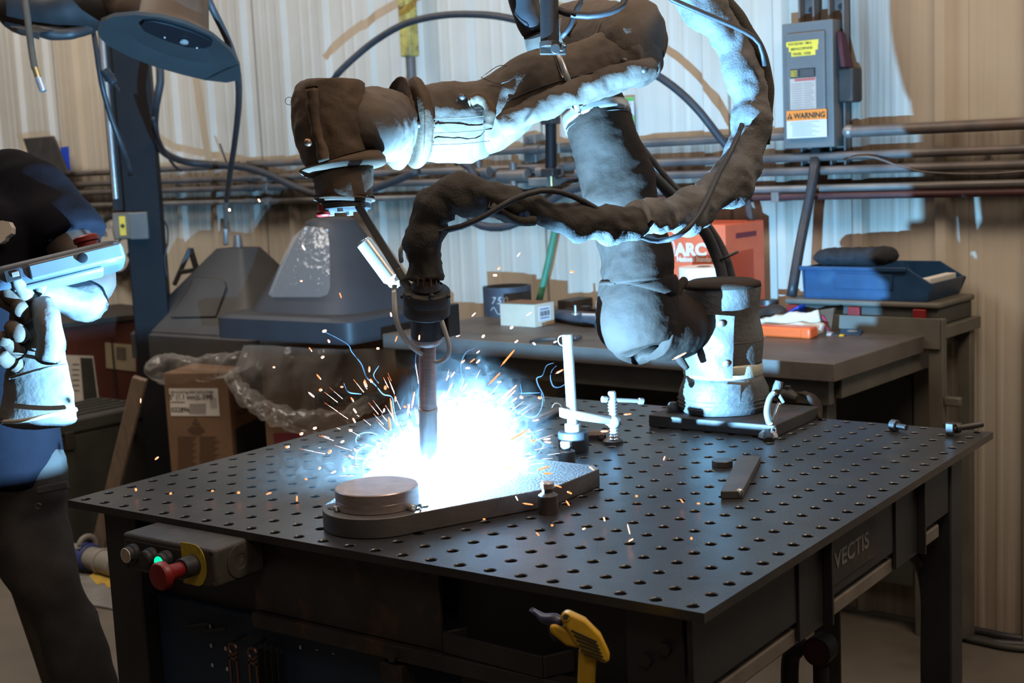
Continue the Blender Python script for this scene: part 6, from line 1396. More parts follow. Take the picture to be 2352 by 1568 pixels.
B().hexa([P(24, 66, 3.6), P(90, 92, 3.6), P(92, 80, 3.62), P(30, 72, 3.62), P(24, 60, 3.6), P(90, 74, 3.6), P(180, 60, 3.7), P(30, 62, 3.62)]).build('bracket_blade', M_BLK, a, bevel=0.001)
B().sweep(K((70, 66, 3.65, 12), (110, 76, 3.65, 14), (160, 78, 3.66, 12), (210, 62, 3.7, 14)), 16, 0.008, 0.004, 30).build('gasket_rim', M_BLK, a, 'all')
B().sweep(K((255, -30, 3.7, 60), (280, 10, 3.7, 50), (300, 26, 3.68, 36)), 24, 0.01, 0.01, 12).build('elbow_cloth', M_FUMEB, a, 'all')

# red cabinet, papers, cases, brace and floor things at the lower left
rc0 = P(150, 830, 5.7); rc1 = P(335, 830, 5.95)
cd = (rc1 - rc0); cd.z = 0; Lc = cd.length; cd.normalize(); cn = Vector((cd.y, -cd.x, 0)); cn = cn if cn.dot(C0 - rc0) > 0 else -cn
a = thing('red_cabinet', 'dark red steel cabinet with papers taped to its side, lower left', 'cabinet', Vector((rc0.x, rc0.y, 0)))
cc = Vector(((rc0.x + rc1.x) / 2, (rc0.y + rc1.y) / 2, 0)) - cd * 0.15
ztop = P(250, 741, 5.8).z
B().box(cc - cn * 0.25 + EZ * ztop / 2, (Lc + 0.55, 0.5, ztop), (cd, cn, EZ)).build('carcass', M_REDC, a, bevel=0.004)
B().box(cc - cn * 0.24 + EZ * (ztop + 0.012), (Lc + 0.60, 0.54, 0.024), (cd, cn, EZ)).build('top_slab', M_BLKR, a, bevel=0.003)
for k in (0.0, 0.30): B().box(cc + cn * 0.004 + cd * (k - 0.12) + EZ * ztop * 0.62, (0.006, 0.006, ztop * 0.6), (cd, cn, EZ)).build('door_seam', M_BLKR, a)
def cp_(u, v, o_=0.002): return plane_pt(u, v, cc + cn * o_, cn)
def quad_card(pp, m, nm, par=None, o_=0.002, lb=None):
    q = [cp_(u, v, o_) for u, v in pp]; return B().hexa(q + [p + cn * 0.001 for p in q]).build(nm, m, a, parent=par, label=lb)
pa = quad_card([(163, 925), (228, 922), (214, 817), (150, 815)], M_PAPER, 'notice_paper')
quad_card([(192, 918), (224, 917), (212, 822), (184, 821)], M_GCASE, 'dark_photo', pa, 0.0035)
for k in range(6): quad_card([(166, 838 + 12 * k), (182, 838 + 12 * k), (182, 835 + 12 * k), (166, 835 + 12 * k)], M_INKG, 'print_line', pa, 0.0035)
pb_ = quad_card([(244, 845), (312, 853), (310, 792), (241, 786)], M_PAPERY, 'yellowed_paper')
quad_card([(268, 825), (290, 827), (289, 798), (267, 796)], M_TAN, 'faded_print', pb_, 0.0035)
a = thing('equipment_case', 'large olive-black ribbed case on the floor behind the trousers', 'case', P(230, 1080, 4.3))
g0 = P(120, 968, 5.2); g1 = P(315, 932, 5.5); gd = (g1 - g0); gd.z = 0; gL = gd.length; gd.normalize(); gn = Vector((gd.y, -gd.x, 0)); gn = gn if gn.dot(C0 - g0) > 0 else -gn
gc = (g0 + g1) / 2; gz = gc.z; gc = Vector((gc.x, gc.y, 0))
B().box(gc - gn * 0.16 + EZ * (gz * 0.5 - 0.02), (gL + 0.1, 0.34, gz - 0.08), (gd, gn, EZ)).build('lower_shell', M_GCASE, a, bevel=0.01)
B().box(gc - gn * 0.16 + EZ * (gz - 0.03), (gL + 0.12, 0.36, 0.06), (gd, gn, EZ)).build('lid', M_GCASE, a, bevel=0.012)
for k in range(5): B().box(gc - gn * (0.04 + 0.06 * k) + EZ * (gz + 0.003), (gL + 0.05, 0.02, 0.012), (gd, gn, EZ)).build('lid_rib', M_GCASE, a, bevel=0.003)
for k in (-0.14, 0.14):
    B().box(gc + gn * 0.02 + gd * k + EZ * (gz - 0.08), (0.04, 0.02, 0.07), (gd, gn, EZ)).build('latch', M_BLKR, a, bevel=0.003)
a = thing('timber_brace', 'slanting weathered timber brace behind the table corner', 'timber', AZ(218, 1290, 0))
B().bar(P(322, 868, 4.9), AZ(218, 1290, 0.01), 0.05, 0.03, fwd).build('brace', M_TIMB, a, bevel=0.002)
fp = AZ(205, 1300, 0.0)
a = thing('pipe_fitting', 'grey pipe coupling with a blue ring lying on the floor', 'pipe', Vector((fp.x, fp.y, 0)))
q0, q1 = AZ(165, 1268, 0.05), AZ(252, 1294, 0.05); dq = (q1 - q0)
B().sweep([(q0 - dq * 0.2, 0.036), (q0 + dq * 0.3, 0.036), (q0 + dq * 0.5, 0.042), (q0 + dq * 0.8, 0.044), (q1 + dq * 0.2, 0.044)], 24, 0.01).build('body', M_PVC, a, True)
B().cyl(q0 + dq * 0.34, q0 + dq * 0.52, 0.052, n=28).build('blue_ring', M_BLUEF, a, True, bevel=0.004)
B().cyl(q0 + dq * 0.80, q0 + dq * 0.86, 0.050, n=28).build('lock_ring', M_PVC, a, True, bevel=0.003)
B().torus(q0 + dq * 0.45 + EZ * 0.045, dq, 0.035, 0.010, 20, 8).build('handle_loop', M_PVC, a, True)
single(B().cable([AZ(120, 1300, 0.012), AZ(180, 1306, 0.012), AZ(240, 1312, 0.012), AZ(330, 1316, 0.012)], 0.010), 'floor_cable', M_GCASE, 'greenish cable on the floor below the grey pipe coupling', 'cable', smooth_='all')
q = [AZ(150, 1380, 0.004), AZ(262, 1400, 0.004), AZ(262, 1325, 0.004), AZ(178, 1325, 0.004)]
a = thing('floor_plate', 'rough grey steel plate with worn yellow paint on the floor', 'steel plate', q[0])
B().hexa([Vector((p.x, p.y, 0.001)) for p in q] + [Vector((p.x, p.y, 0.010)) for p in q]).build('plate', M_SLAB, a, bevel=0.002)
pts = [(205, 1322), (222, 1312), (236, 1318), (258, 1312), (262, 1345), (248, 1350), (240, 1338), (222, 1342)]
B().add([AZ(u, v, 0.0115) for u, v in pts], [tuple(range(len(pts)))]).build('yellow_paint_patch', M_FLOORY, a)
# ================================================================== THE WORKER at the left
DP = 2.62
pz = P(-90, 900, DP + 0.02)
man = thing('person', 'person in navy shirt and grey-brown trousers holding a control pendant at the left', 'person', Vector((pz.x, pz.y, 0)), None)
pr_r = sd                                  # rightwards in the picture, horizontal
pf = nrm                                   # towards the camera
def PB(r, f, z): return Vector((pz.x, pz.y, 0)) + pr_r * r + pf * f + EZ * z
# body: one skin surface (head, neck, arms, hands) grown from a joint skeleton
sk_v = []; sk_e = []; sk_r = []
def jv(p, r, par=None):
    sk_v.append(p); sk_r.append(r); i = len(sk_v) - 1
    if par is not None: sk_e.append((par, i))
    return i
pel = jv(PB(0, 0, 0.95), 0.125)
ch = jv(PB(0, 0, 1.18), 0.135, pel); ch2 = jv(PB(-0.02, 0, 1.36), 0.085, ch); nk = jv(PB(-0.035, 0.01, 1.52), 0.052, ch2)
hd = jv(PB(-0.05, 0.035, 1.62), 0.080, nk); hd2 = jv(PB(-0.05, 0.035, 1.72), 0.078, hd)
elb = P(228, 655, 2.50); wrj = P(150, 672, 2.42); hnd = P(92, 662, 2.36)
shl = P(75, 440, DP - 0.02)
a1 = jv(shl, 0.045, ch2); a1b = jv(shl.lerp(elb, 0.6), 0.048, a1); a2 = jv(elb, 0.046, a1b); a2b = jv(elb.lerp(wrj, 0.5), 0.040, a2); a3 = jv(wrj, 0.030, a2b); a4 = jv(hnd, 0.032, a3)
shr = PB(-0.20, 0.0, 1.40); er = PB(-0.27, 0.10, 1.14); wr2 = PB(-0.16, 0.30, 1.10); hr2 = PB(-0.10, 0.36, 1.12)
c1 = jv(shr, 0.060, ch2); c2 = jv(er, 0.045, c1); c3 = jv(wr2, 0.030, c2); c4 = jv(hr2, 0.030, c3)
for s_ in (-1, 1):
    t1_ = jv(PB(0.09 * s_, 0, 0.88), 0.085, pel); t2_ = jv(PB(0.13 * s_ + 0.03, 0.03, 0.50), 0.058, t1_); t3_ = jv(PB(0.15 * s_ + 0.06, -0.02, 0.09), 0.040, t2_)
me = bpy.data.meshes.new('body'); L0 = ROOTLOC[man.name]
me.from_pydata([tuple(p - L0) for p in sk_v], sk_e, []); me.materials.append(M_SKIN)
bo = bpy.data.objects.new('body', me); COL.objects.link(bo); bo.parent = man
md = bo.modifiers.new('skin', 'SKIN'); me.skin_vertices or me.skin_vertices.new() if hasattr(me.skin_vertices, 'new') else None
for i, r in enumerate(sk_r): me.skin_vertices[0].data[i].radius = (r, r)
me.skin_vertices[0].data[0].use_root = True
md.use_smooth_shade = True
bo.modifiers.new('sub', 'SUBSURF').render_levels = 2; bo.modifiers['sub'].levels = 2
fd = (pf * 0.92 + pr_r * 0.38).normalized(); fs_ = fd.cross(EZ).normalized(); hc = PB(-0.05, 0.035, 1.67)
bb = B().sphere(hc + fd * 0.088 - EZ * 0.005, 0.014, 12, 8, (1, 1, 1.6)); bb.build('nose', M_SKIN, man, 'all')
for s_ in (-1, 1):
    B().sphere(hc + fd * 0.078 + fs_ * 0.031 * s_ + EZ * 0.022, 0.011, 12, 8).build('eye', M_INKW, man, 'all')
    B().sphere(hc + fs_ * 0.083 * s_, 0.022, 12, 8, (0.6, 0.6, 1.3)).build('ear', M_SKIN, man, 'all')
B().bar(hc + fd * 0.082 + fs_ * 0.022 - EZ * 0.045, hc + fd * 0.082 - fs_ * 0.022 - EZ * 0.045, 0.006, 0.008).build('mouth', M_CARDR, man)
B().sphere(hc + EZ * 0.035 - fd * 0.012, 0.098, 24, 14, (1, 1, 0.92)).wrinkle(0.006, 40).build('hair', M_HAIR, man, 'all')
# shirt: torso with a loose short sleeve
bb = B()
bb.sweep([(PB(0.02, 0.0, 0.865), 0.160), (PB(0.02, 0, 0.90), 0.162), (PB(0.02, 0, 0.96), 0.160), (PB(0.015, 0, 1.05), 0.158), (PB(0.01, 0, 1.18), 0.166), (PB(0, 0, 1.30), 0.172), (PB(0, 0, 1.38), 0.155), (PB(0, 0, 1.43), 0.10), (PB(0, 0, 1.47), 0.065)], 48, 0.014, 0.012, 7, 0.006, 16, flat=(1.22, 0.86))
torso = bb
slc = [(PB(0.05, 0, 1.405), 0.06), (P(20, 425, DP + .02), 0.068), (P(75, 450, DP), 0.072), (P(112, 495, DP - .03), 0.073), (P(150, 548, DP - .06), 0.072), (P(158, 562, DP - .065), 0.071)]
torso.sweep(slc, 40, 0.010, 0.010, 12, 0.006, 26)
slr = [(PB(-0.05, 0, 1.405), 0.06), (shr, 0.075), (shr.lerp(er, 0.4), 0.070), (shr.lerp(er, 0.62), 0.068)]
torso.sweep(slr, 32, 0.012, 0.008, 12)
sh = torso.build('shirt', M_SHIRT, man, 'all', remesh=0.009)
# cream print on the chest
bb = B()
pr_pts = [(-14, 512), (4, 506), (20, 509), (27, 522), (26, 536), (14, 544), (10, 552), (2, 558), (-14, 560)]
c0_ = [P(u, v, DP - 0.185) for u, v in pr_pts]
bb.add(c0_ + [p + fwd * 0.02 for p in c0_], [tuple(range(len(c0_)))] + [((i + 1) % 9, i, 9 + i, 9 + (i + 1) % 9) for i in range(9)])
bb.build('shirt_print', M_PRINTC, man, parent=sh)
# trousers
bb = B()
bb.sweep([(PB(0.02, 0, 1.00), 0.145), (PB(0.02, 0, 0.93), 0.150), (PB(0.02, 0, 0.86), 0.150)], 40, 0.012, 0.006, 9, flat=(1.15, 0.85))
leg = [(PB(0.075, 0, 0.90), 0.085)] + K((70, 1080, DP, 92), (78, 1180, DP, 88), (92, 1270, DP - .01, 78), (112, 1350, DP - .02, 66), (140, 1430, DP - .02, 66), (172, 1520, DP - .03, 74), (205, 1620, DP - .03, 78), (235, 1740, DP - .02, 76), (262, 1900, DP, 74), (280, 2040, DP, 76))
bb.sweep(leg, 44, 0.012, 0.024, 7, 0.012, 20, folds=0.006, ffold=34)
leg2 = [(PB(-0.075, 0, 0.90), 0.085), (PB(-0.09, 0.0, 0.70), 0.080), (PB(-0.10, 0.02, 0.50), 0.066), (PB(-0.10, 0.0, 0.25), 0.062), (PB(-0.10, 0, 0.09), 0.064)]
bb.sweep(leg2, 36, 0.015, 0.02, 7, 0.01, 20)
tr_ = bb.build('trousers', M_PANTS, man, 'all', remesh=0.010)
pk_ = [P(82, 1118, DP - 0.115), P(152, 1104, DP - 0.10), P(158, 1122, DP - .10), P(84, 1136, DP - .115)]
B().hexa(pk_ + [p + fwd * 0.012 for p in pk_]).wrinkle(0.002, 40).build('pocket_flap', M_PANTS, man, parent=tr_, bevel=0.003)
B().torus(P(88, 1162, DP - 0.118), fwd, 0.0050, 0.0018, 14, 6).build('rivet', M_DSTEEL, man, True, parent=tr_)
for e in (P(282, 2060, DP), PB(-0.10, 0.03, 0.05)):
    B().sweep([(Vector((e.x, e.y, 0.05)) - pf * 0.07, 0.045), (Vector((e.x, e.y, 0.055)), 0.052), (Vector((e.x, e.y, 0.045)) + pf * 0.10, 0.044), (Vector((e.x, e.y, 0.038)) + pf * 0.17, 0.034)], 24, 0.012, 0.002, 20).build('boot', M_BLKR, man, 'all')
# gauntlet glove on the left hand (fingers curled round the pendant)
gl = thing('welding_glove', 'pale leather welding glove worn on the hand gripping the pendant', 'glove', P(100, 690, 2.33), 'leather welding gloves')
bb = B()
bb.sweep(K((196, 690, 2.44, 62), (180, 694, 2.42, 56), (150, 688, 2.39, 44), (122, 680, 2.36, 40), (98, 672, 2.33, 42), (78, 668, 2.31, 34)), 36, 0.006, 0.010, 20, 0.005, 50, flat=(1.0, 0.72))
gl_p = bb.build('palm_and_cuff', M_GLOVE, gl, 'all')
for k, rows in enumerate((((84, 668, 2.31, 20), (92, 648, 2.28, 17), (82, 628, 2.265, 15), (70, 618, 2.26, 12)), ((76, 690, 2.30, 19), (54, 672, 2.265, 17), (38, 645, 2.25, 17), (26, 622, 2.25, 13)), ((70, 704, 2.30, 18), (40, 694, 2.265, 16), (16, 668, 2.255, 15), (0, 642, 2.26, 12)), ((70, 716, 2.31, 15), (40, 712, 2.28, 14), (10, 694, 2.27, 13), (-14, 670, 2.27, 11)), ((100, 650, 2.33, 16), (84, 636, 2.36, 14), (60, 622, 2.38, 12)))):
    B().sweep(K(*rows), 18, 0.004, 0.004, 40, 0.002, 90).build('thumb' if k == 4 else 'finger', M_GLOVE if k < 2 else M_GLOVEB, gl, 'all')
# second gauntlet, hanging cuff-down below it
g2 = thing('welding_glove', 'sooty leather welding gauntlet hanging cuff down below the pendant', 'glove', P(95, 968, 2.33), 'leather welding gloves')
bb = B()
bb.sweep(K((90, 962, 2.34, 86), (90, 955, 2.34, 86), (89, 900, 2.335, 78), (87, 858, 2.33, 70), (85, 835, 2.325, 64), (82, 800, 2.32, 60), (76, 750, 2.315, 54), (66, 712, 2.31, 46), (58, 690, 2.31, 34)), 48, 0.006, 0.006, 14, 0.004, 44, flat=(1.0, 0.46))
g2p = bb.build('palm_and_cuff', M_GLOVE, g2, 'all')
B().sweep(K((88, 870, 2.296, 10), (120, 862, 2.288, 6), (150, 850, 2.305, 5)) if False else K((22, 868, 2.30, 4), (60, 857, 2.278, 4), (110, 845, 2.276, 4), (152, 838, 2.30, 4)), 10, 0.005).build('cuff_seam', M_GLOVE, g2, 'all', parent=g2p)
B().sweep(K((6, 968, 2.32, 5), (50, 966, 2.285, 5), (110, 954, 2.285, 5), (176, 940, 2.32, 5)), 10, 0.005).build('cuff_binding', M_GLW, g2, 'all', parent=g2p)
B().sweep(K((112, 825, 2.285, 26), (116, 790, 2.275, 29), (112, 750, 2.272, 29), (104, 715, 2.275, 26), (96, 692, 2.285, 18)), 28, 0.005, 0.006, 24, 0.003, 50).build('thumb', M_GLOVE, g2, 'all')
for rows in (((62, 730, 2.29, 20), (40, 706, 2.262, 18), (50, 712, 2.25, 16)), ((58, 780, 2.29, 20), (28, 752, 2.262, 18), (36, 766, 2.245, 19), (46, 768, 2.25, 14)), ((50, 812, 2.29, 18), (12, 782, 2.262, 17), (8, 776, 2.25, 18)), ((44, 840, 2.30, 17), (14, 826, 2.275, 16), (2, 808, 2.265, 15))):
    B().sweep(K(*rows), 18, 0.004, 0.005, 40, 0.002, 90).build('finger', M_GLOVEB, g2, 'all')
# pendant: thick rounded tablet seen from below its lower edge
pn = thing('control_pendant', 'blue-grey handheld robot control pendant with a red stop button', 'control pendant', P(140, 600, 2.30))
a0 = P(0, 640, 2.24); a1_ = P(282, 572, 2.30)
ux_ = (a1_ - a0).normalized(); vv = (fwd * 1.0 + EZ * 0.03); vv = (vv - ux_ * vv.dot(ux_)).normalized(); nn_ = ux_.cross(vv).normalized()
if nn_.z < 0: nn_ = -nn_
Lp = (a1_ - a0).length + 0.03; cen = (a0 + a1_) / 2 + vv * 0.085 - ux_ * 0.012
def rrect(hx, hy, r, n=6):
    out = []
    for cx_, cy_2, t0 in ((hx - r, hy - r, 0), (-hx + r, hy - r, 90), (-hx + r, -hy + r, 180), (hx - r, -hy + r, 270)):
        for i in range(n + 1): t = R(t0 + 90 * i / n); out.append((cx_ + r * math.cos(t), cy_2 + r * math.sin(t)))
    return out
B().prism(rrect(Lp / 2, 0.090, 0.038), cen - nn_ * 0.021, ux_, vv, nn_ * 0.042).build('case', M_PEND, pn, bevel=0.014, seg=4)
lo = cen - vv * 0.090
B().box(lo - vv * 0.0002 + ux_ * 0.035 - nn_ * 0.002, (0.155, 0.010, 0.027), (ux_, vv, nn_)).build('edge_grip', M_PENDL, pn, bevel=0.004, seg=3)
B().box(cen - nn_ * 0.022 + ux_ * 0.0 - vv * 0.03, (0.15, 0.11, 0.012), (ux_, vv, nn_)).build('back_plate', M_PENDL, pn, bevel=0.005)
B().lathe(lo - vv * 0.004 + ux_ * 0.046, [(0.0085, 0), (0.0085, 0.004), (0.006, 0.005)], -vv, n=20).build('port_cap', M_BLUEST, pn, True)
B().box(lo - vv * 0.003 - ux_ * 0.068, (0.026, 0.008, 0.020), (ux_, vv, nn_)).build('cable_socket', M_BLK, pn, bevel=0.001)
B().box(lo - vv * 0.007 - ux_ * 0.064, (0.012, 0.004, 0.008), (ux_, vv, nn_)).build('socket_latch', M_STEEL, pn, bevel=0.001)
B().lathe(cen + nn_ * 0.020 + ux_ * 0.062 - vv * 0.02, [(0.018, 0), (0.018, 0.012), (0.022, 0.014), (0.022, 0.022), (0.018, 0.025)], nn_, n=24).build('stop_button', M_REDB, pn, True)
B().box(cen + nn_ * 0.0212 - ux_ * 0.02 + vv * 0.005, (0.20, 0.125, 0.001), (ux_, vv, nn_)).build('screen', M_INK, pn)

# ================================================================== SPARKS
SPK = [(732, 865, 16, -50), (785, 888, 6, 0), (736, 895, 6, 20), (715, 906, 18, -40), (838, 882, 14, -70), (852, 874, 8, -60), (885, 890, 8, 90), (908, 916, 12, 90), (930, 934, 6, 0), (882, 942, 8, 80),
    (815, 943, 13, -55), (809, 917, 12, -60), (813, 965, 12, -60), (723, 983, 8, 20), (692, 996, 8, 30), (660, 1026, 9, 10), (757, 1037, 9, 45), (786, 1014, 9, 30), (805, 988, 7, 0), (817, 1034, 12, -45), (807, 1049, 14, -35),
    (766, 1084, 12, 25), (790, 1078, 11, -80), (703, 1100, 5, 0), (734, 1075, 7, 50), (682, 1146, 16, 90), (939, 972, 16, 90), (895, 972, 30, -82), (900, 940, 52, -82), (949, 918, 38, 80), (938, 940, 24, 82), (1028, 867, 12, 60), (1067, 889, 22, 55), (1033, 892, 26, 60),
    (1014, 911, 28, 58), (1109, 908, 30, 48), (1150, 930, 95, 45), (1170, 900, 46, 44), (1181, 918, 15, 35), (1157, 914, 11, 10), (1147, 877, 10, 10), (1198, 912, 8, -15), (1240, 913, 9, -10), (1230, 965, 16, 10), (1215, 991, 12, 5), (1214, 1002, 11, 0), (1223, 1011, 12, -30), (1256, 1008, 16, 8), (1258, 1015, 16, -5),
    (1294, 1024, 9, -25), (1214, 1042, 12, 0), (1205, 1055, 52, 18), (1239, 1084, 13, -20), (1257, 1087, 22, 0), (1250, 1107, 11, -35), (1282, 1116, 17, -22), (1359, 1075, 15, -38), (1308, 1131, 12, -25), (1304, 1155, 14, -55), (1212, 1157, 25, -8), (1188, 1133, 16, -5), (1187, 1144, 12, -65), (1112, 1192, 5, 0),
    (1268, 1206, 4, 0), (1341, 1214, 8, 20), (1388, 1192, 10, -75), (1235, 1226, 10, -45), (1388, 990, 19, 2), (1441, 951, 19, 5), (1295, 443, 12, -35), (1191, 585, 12, 50), (1137, 632, 9, 0), (1146, 616, 8, 35), (1314, 624, 9, 0), (1285, 853, 20, 28), (1215, 721, 15, 35), (1088, 722, 12, 45), (1098, 808, 10, 40), (1166, 822, 48, 50),
    (1175, 752, 9, 35), (1186, 784, 10, 35), (1275, 785, 8, 25), (1227, 789, 8, -40), (1560, 818, 36, 27), (595, 460, 9, -60), (527, 482, 8, 90), (360, 1052, 10, 40), (392, 1133, 6, 10), (323, 920, 11, 88), (312, 1124, 7, -70), (488, 1127, 5, 0), (548, 1131, 4, 0), (617, 1133, 14, 20), (1449, 1240, 12, 30), (1444, 1215, 24, -76), (1604, 1156, 7, 0),
    (1566, 1150, 11, -50), (1462, 1139, 6, 0), (1588, 1236, 5, 0), (1526, 1052, 10, 70), (697, 568, 13, -60), (782, 678, 13, -70), (692, 645, 5, 0), (985, 752, 15, 80), (963, 775, 12, 85), (1008, 752, 14, 75), (910, 778, 14, 70), (898, 722, 10, -80), (713, 802, 12, -55), (745, 760, 9, 20), (755, 783, 8, -60), (629, 843, 5, 0), (741, 820, 8, 30),
    (848, 848, 14, 88), (840, 880, 18, -70), (868, 800, 5, 0), (1052, 770, 9, 30), (1063, 830, 12, 40), (1085, 828, 14, 40), (1074, 845, 10, 0), (1098, 830, 12, 45), (1110, 772, 8, 50), (1135, 870, 40, 45), (1040, 860, 16, 55), (1248, 1075, 30, 18), (1190, 1000, 60, 30), (1175, 1040, 60, 22), (1160, 1075, 45, 12), (905, 1010, 30, 95), (870, 1030, 26, 110), (855, 1050, 24, 125)]
sp0 = None; srn = random.Random(3)
def spark_label(u, v, Ln):
    cx, cy2 = (u - 985) * 0.0702, (1088 - v) * 0.0702
    kind = 'long orange spark streak' if Ln > 25 else 'short orange spark streak' if Ln > 9 else 'small orange spark dot'
    dw = (['', 'right', 'upper right', 'above', 'upper left', 'left', 'lower left', 'below', 'lower right'][1 + int(((math.degrees(math.atan2(cy2, cx)) + 22.5) % 360) // 45)])
    near = 'close' if math.hypot(cx, cy2) < 9 else 'midway' if math.hypot(cx, cy2) < 17 else 'far'
    dw = {'above': 'above', 'below': 'below'}.get(dw, dw + ' of')
    return '%s %s %s the arc, %d cm sideways, %d cm %s' % (kind.replace('orange ', ''), near, dw, round(abs(cx)), round(abs(cy2)), 'up' if cy2 > 0 else 'down')
UNIQ = {(360, 1052): 'bursting orange spark in front of the dark post left of the wire box', (1295, 443): 'bright spark on the horizontal part of the cable sleeve', (323, 920): 'small upright spark left of the labelled wire box',
        (595, 460): 'spark in the air above the left plastic hood', (527, 482): 'tiny spark beside the metal tube over the left hood', (392, 1133): 'round spark on the table near the left corner, second from the corner', (312, 1124): 'small spark nearest the left corner of the table',
        (488, 1127): 'faint round spark above the table left of the workpiece', (617, 1133): 'slanting spark streak above the table left of the round disc', (682, 1146): 'upright orange spark just left of the round disc', (1604, 1156): 'round orange spark in front of the flat steel offcut',
        (1449, 1240): 'bursting spark on the table toward the near corner', (1444, 1215): 'long spark trail ending in the burst near the table corner', (1341, 1214): 'twin glowing spark on the table right of the workpiece', (1588, 1236): 'lone tiny spark on the table right of the bursting spark',
        (1526, 1052): 'short spark over the table between clamp and steel puck', (1560, 818): 'spark streak in front of the robot shoulder cover', (745, 760): 'bright spark at the top end of the long blue smoke filament', (1166, 822): 'longest spark streak in front of the bench edge',
        (697, 568): 'spark in front of the clear hood window', (782, 678): 'spark in front of the right hood skirt', (1112, 1192): 'round red spark on the front side of the plate', (1359, 1075): 'spark at the far right corner of the thick plate',
        (1438, 951): 'x', (1441, 951): 'level spark just right of the bar clamp arm', (1388, 990): 'level spark touching the clamp screw', (1191, 585): 'highest spark against the pale wall above the pipe ring', (1314, 624): 'small level spark against the wall right of the green hose'}
for i, (u, v, Ln, an) in enumerate(SPK):
    dd = 2.18 + srn.uniform(-0.16, 0.16)
    if v > 1110 and u > 1050: dd = min(dd, (AZ(u, v + 8, TZ) - C0).dot(fwd) - 0.02)
    if u < 640: dd = min((AZ(u, v + 10, TZ) - C0).dot(fwd), 2.35) - 0.02
    t = R(an); hl = max(Ln, 5) / 2
    a = P(u - math.cos(t) * hl, v + math.sin(t) * hl, dd); b_ = P(u + math.cos(t) * hl, v - math.sin(t) * hl, dd + srn.uniform(-.006, .006))
    r = (1.5 + 1.0 * srn.random()) * dd / FPX
    if Ln <= 9: r *= 1.35
    o = single(B().tube([a, a.lerp(b_, 0.2), a.lerp(b_, 0.8), b_], [r * 0.4, r, r, r * 0.45], 6), 'spark', M_SPARKH if srn.random() < 0.45 else M_SPARK, UNIQ.get((u, v)) or spark_label(u, v, Ln), 'spark', 'sparks flying from the arc', smooth_='all')
# the countless fine streaks close to the arc
bb = B(); srn = random.Random(11)
for i in range(150):
    th = srn.uniform(-0.1, math.pi * 1.02); el = srn.uniform(-0.5, 0.9)
    dv = (CM @ Vector((math.cos(th), math.sin(th) * 1.0, -el * 0.6))).normalized()
    if dv.z < 0.02: dv.z = abs(dv.z) + 0.02
    r0_ = srn.uniform(0.03, 0.17) * (1.0 + 0.2 * abs(math.cos(th))); L_2 = srn.uniform(0.004, 0.03); r = srn.uniform(0.0002, 0.0006)
    a = ARC + dv * r0_; b_ = ARC + dv * (r0_ + L_2); b_.z -= 0.001
    bb.tube([a, b_], [r, r * 0.5], 5)
single(bb, 'fine_sparks', M_SPARK, 'dense spray of fine bright spark streaks around the arc', 'sparks', None, 'stuff', smooth_='all')

# ================================================================== SMOKE
def vol_mat():
    m = bpy.data.materials.new('welding_smoke'); m.use_nodes = True; nt = m.node_tree; N = nt.nodes; L = nt.links
    for n in list(N):
        if n.type != 'OUTPUT_MATERIAL': N.remove(n)
    out = [n for n in N if n.type == 'OUTPUT_MATERIAL'][0]
    sc = N.new('ShaderNodeVolumeScatter'); sc.inputs['Color'].default_value = (1.0, 0.95, 0.90, 1); sc.inputs['Anisotropy'].default_value = 0.0
    tc = N.new('ShaderNodeTexCoord')
    def mth(op, a, b=None, c=None):
        k = N.new('ShaderNodeMath'); k.operation = op
        for i, q in enumerate((a, b, c)):
            if q is None: continue
            if isinstance(q, (int, float)): k.inputs[i].default_value = q
            else: L.new(q, k.inputs[i])
        return k.outputs[0]
    def dist(c, s):
        mp = N.new('ShaderNodeMapping'); mp.vector_type = 'POINT'
        mp.inputs['Location'].default_value = tuple(-c[i] * s[i] for i in range(3)); mp.inputs['Scale'].default_value = s
        L.new(tc.outputs['Object'], mp.inputs[0])
        v = N.new('ShaderNodeVectorMath'); v.operation = 'LENGTH'; L.new(mp.outputs[0], v.inputs[0]); return v.outputs['Value']
    nz = N.new('ShaderNodeTexNoise'); nz.inputs['Scale'].default_value = 30; nz.inputs['Detail'].default_value = 5; nz.inputs['Roughness'].default_value = 0.6; nz.inputs['Distortion'].default_value = 2.6
    L.new(tc.outputs['Object'], nz.inputs['Vector'])
    n3 = mth('POWER', mth('MAXIMUM', mth('MULTIPLY_ADD', nz.outputs['Fac'], 4.6, -2.0), 0.0), 1.6)
    rightv = CM @ Vector((1, 0, 0))
    puffs = []
    for (off, rad, amp) in VPUFF:
        g = mth('MAXIMUM', mth('SUBTRACT', 1.0, dist(off, tuple(1 / r for r in rad))), 0.0)
        puffs.append(mth('MULTIPLY', mth('POWER', g, 1.4), amp))
    tot = puffs[0]
    for p in puffs[1:]: tot = mth('ADD', tot, p)
    L.new(mth('MULTIPLY', tot, n3), sc.inputs['Density'])
    L.new(sc.outputs[0], out.inputs['Volume'])
    return m
rv = CM @ Vector((1, 0, 0)); uv_ = CM @ Vector((0, 1, 0))
def offp(du, dv, df=0.0): q = (rv * du + uv_ * dv) * (2.18 / FPX) + fwd * df; return (q.x, q.y, q.z)
VPUFF = [(offp(20, 30), (0.12, 0.12, 0.10), 0.8), (offp(95, 95), (0.15, 0.15, 0.13), 2.4), (offp(60, 160), (0.10, 0.10, 0.14), 1.2), (offp(-95, 40), (0.10, 0.10, 0.075), 0.6), (offp(165, 40), (0.12, 0.12, 0.07), 0.9), (offp(-230, 10), (0.17, 0.17, 0.06), 0.35), (offp(190, -60), (0.14, 0.14, 0.05), 0.25)]
M_SMOKE = vol_mat()
bb = B().sphere(Vector((0, 0, 0)), 1.0, 24, 14)
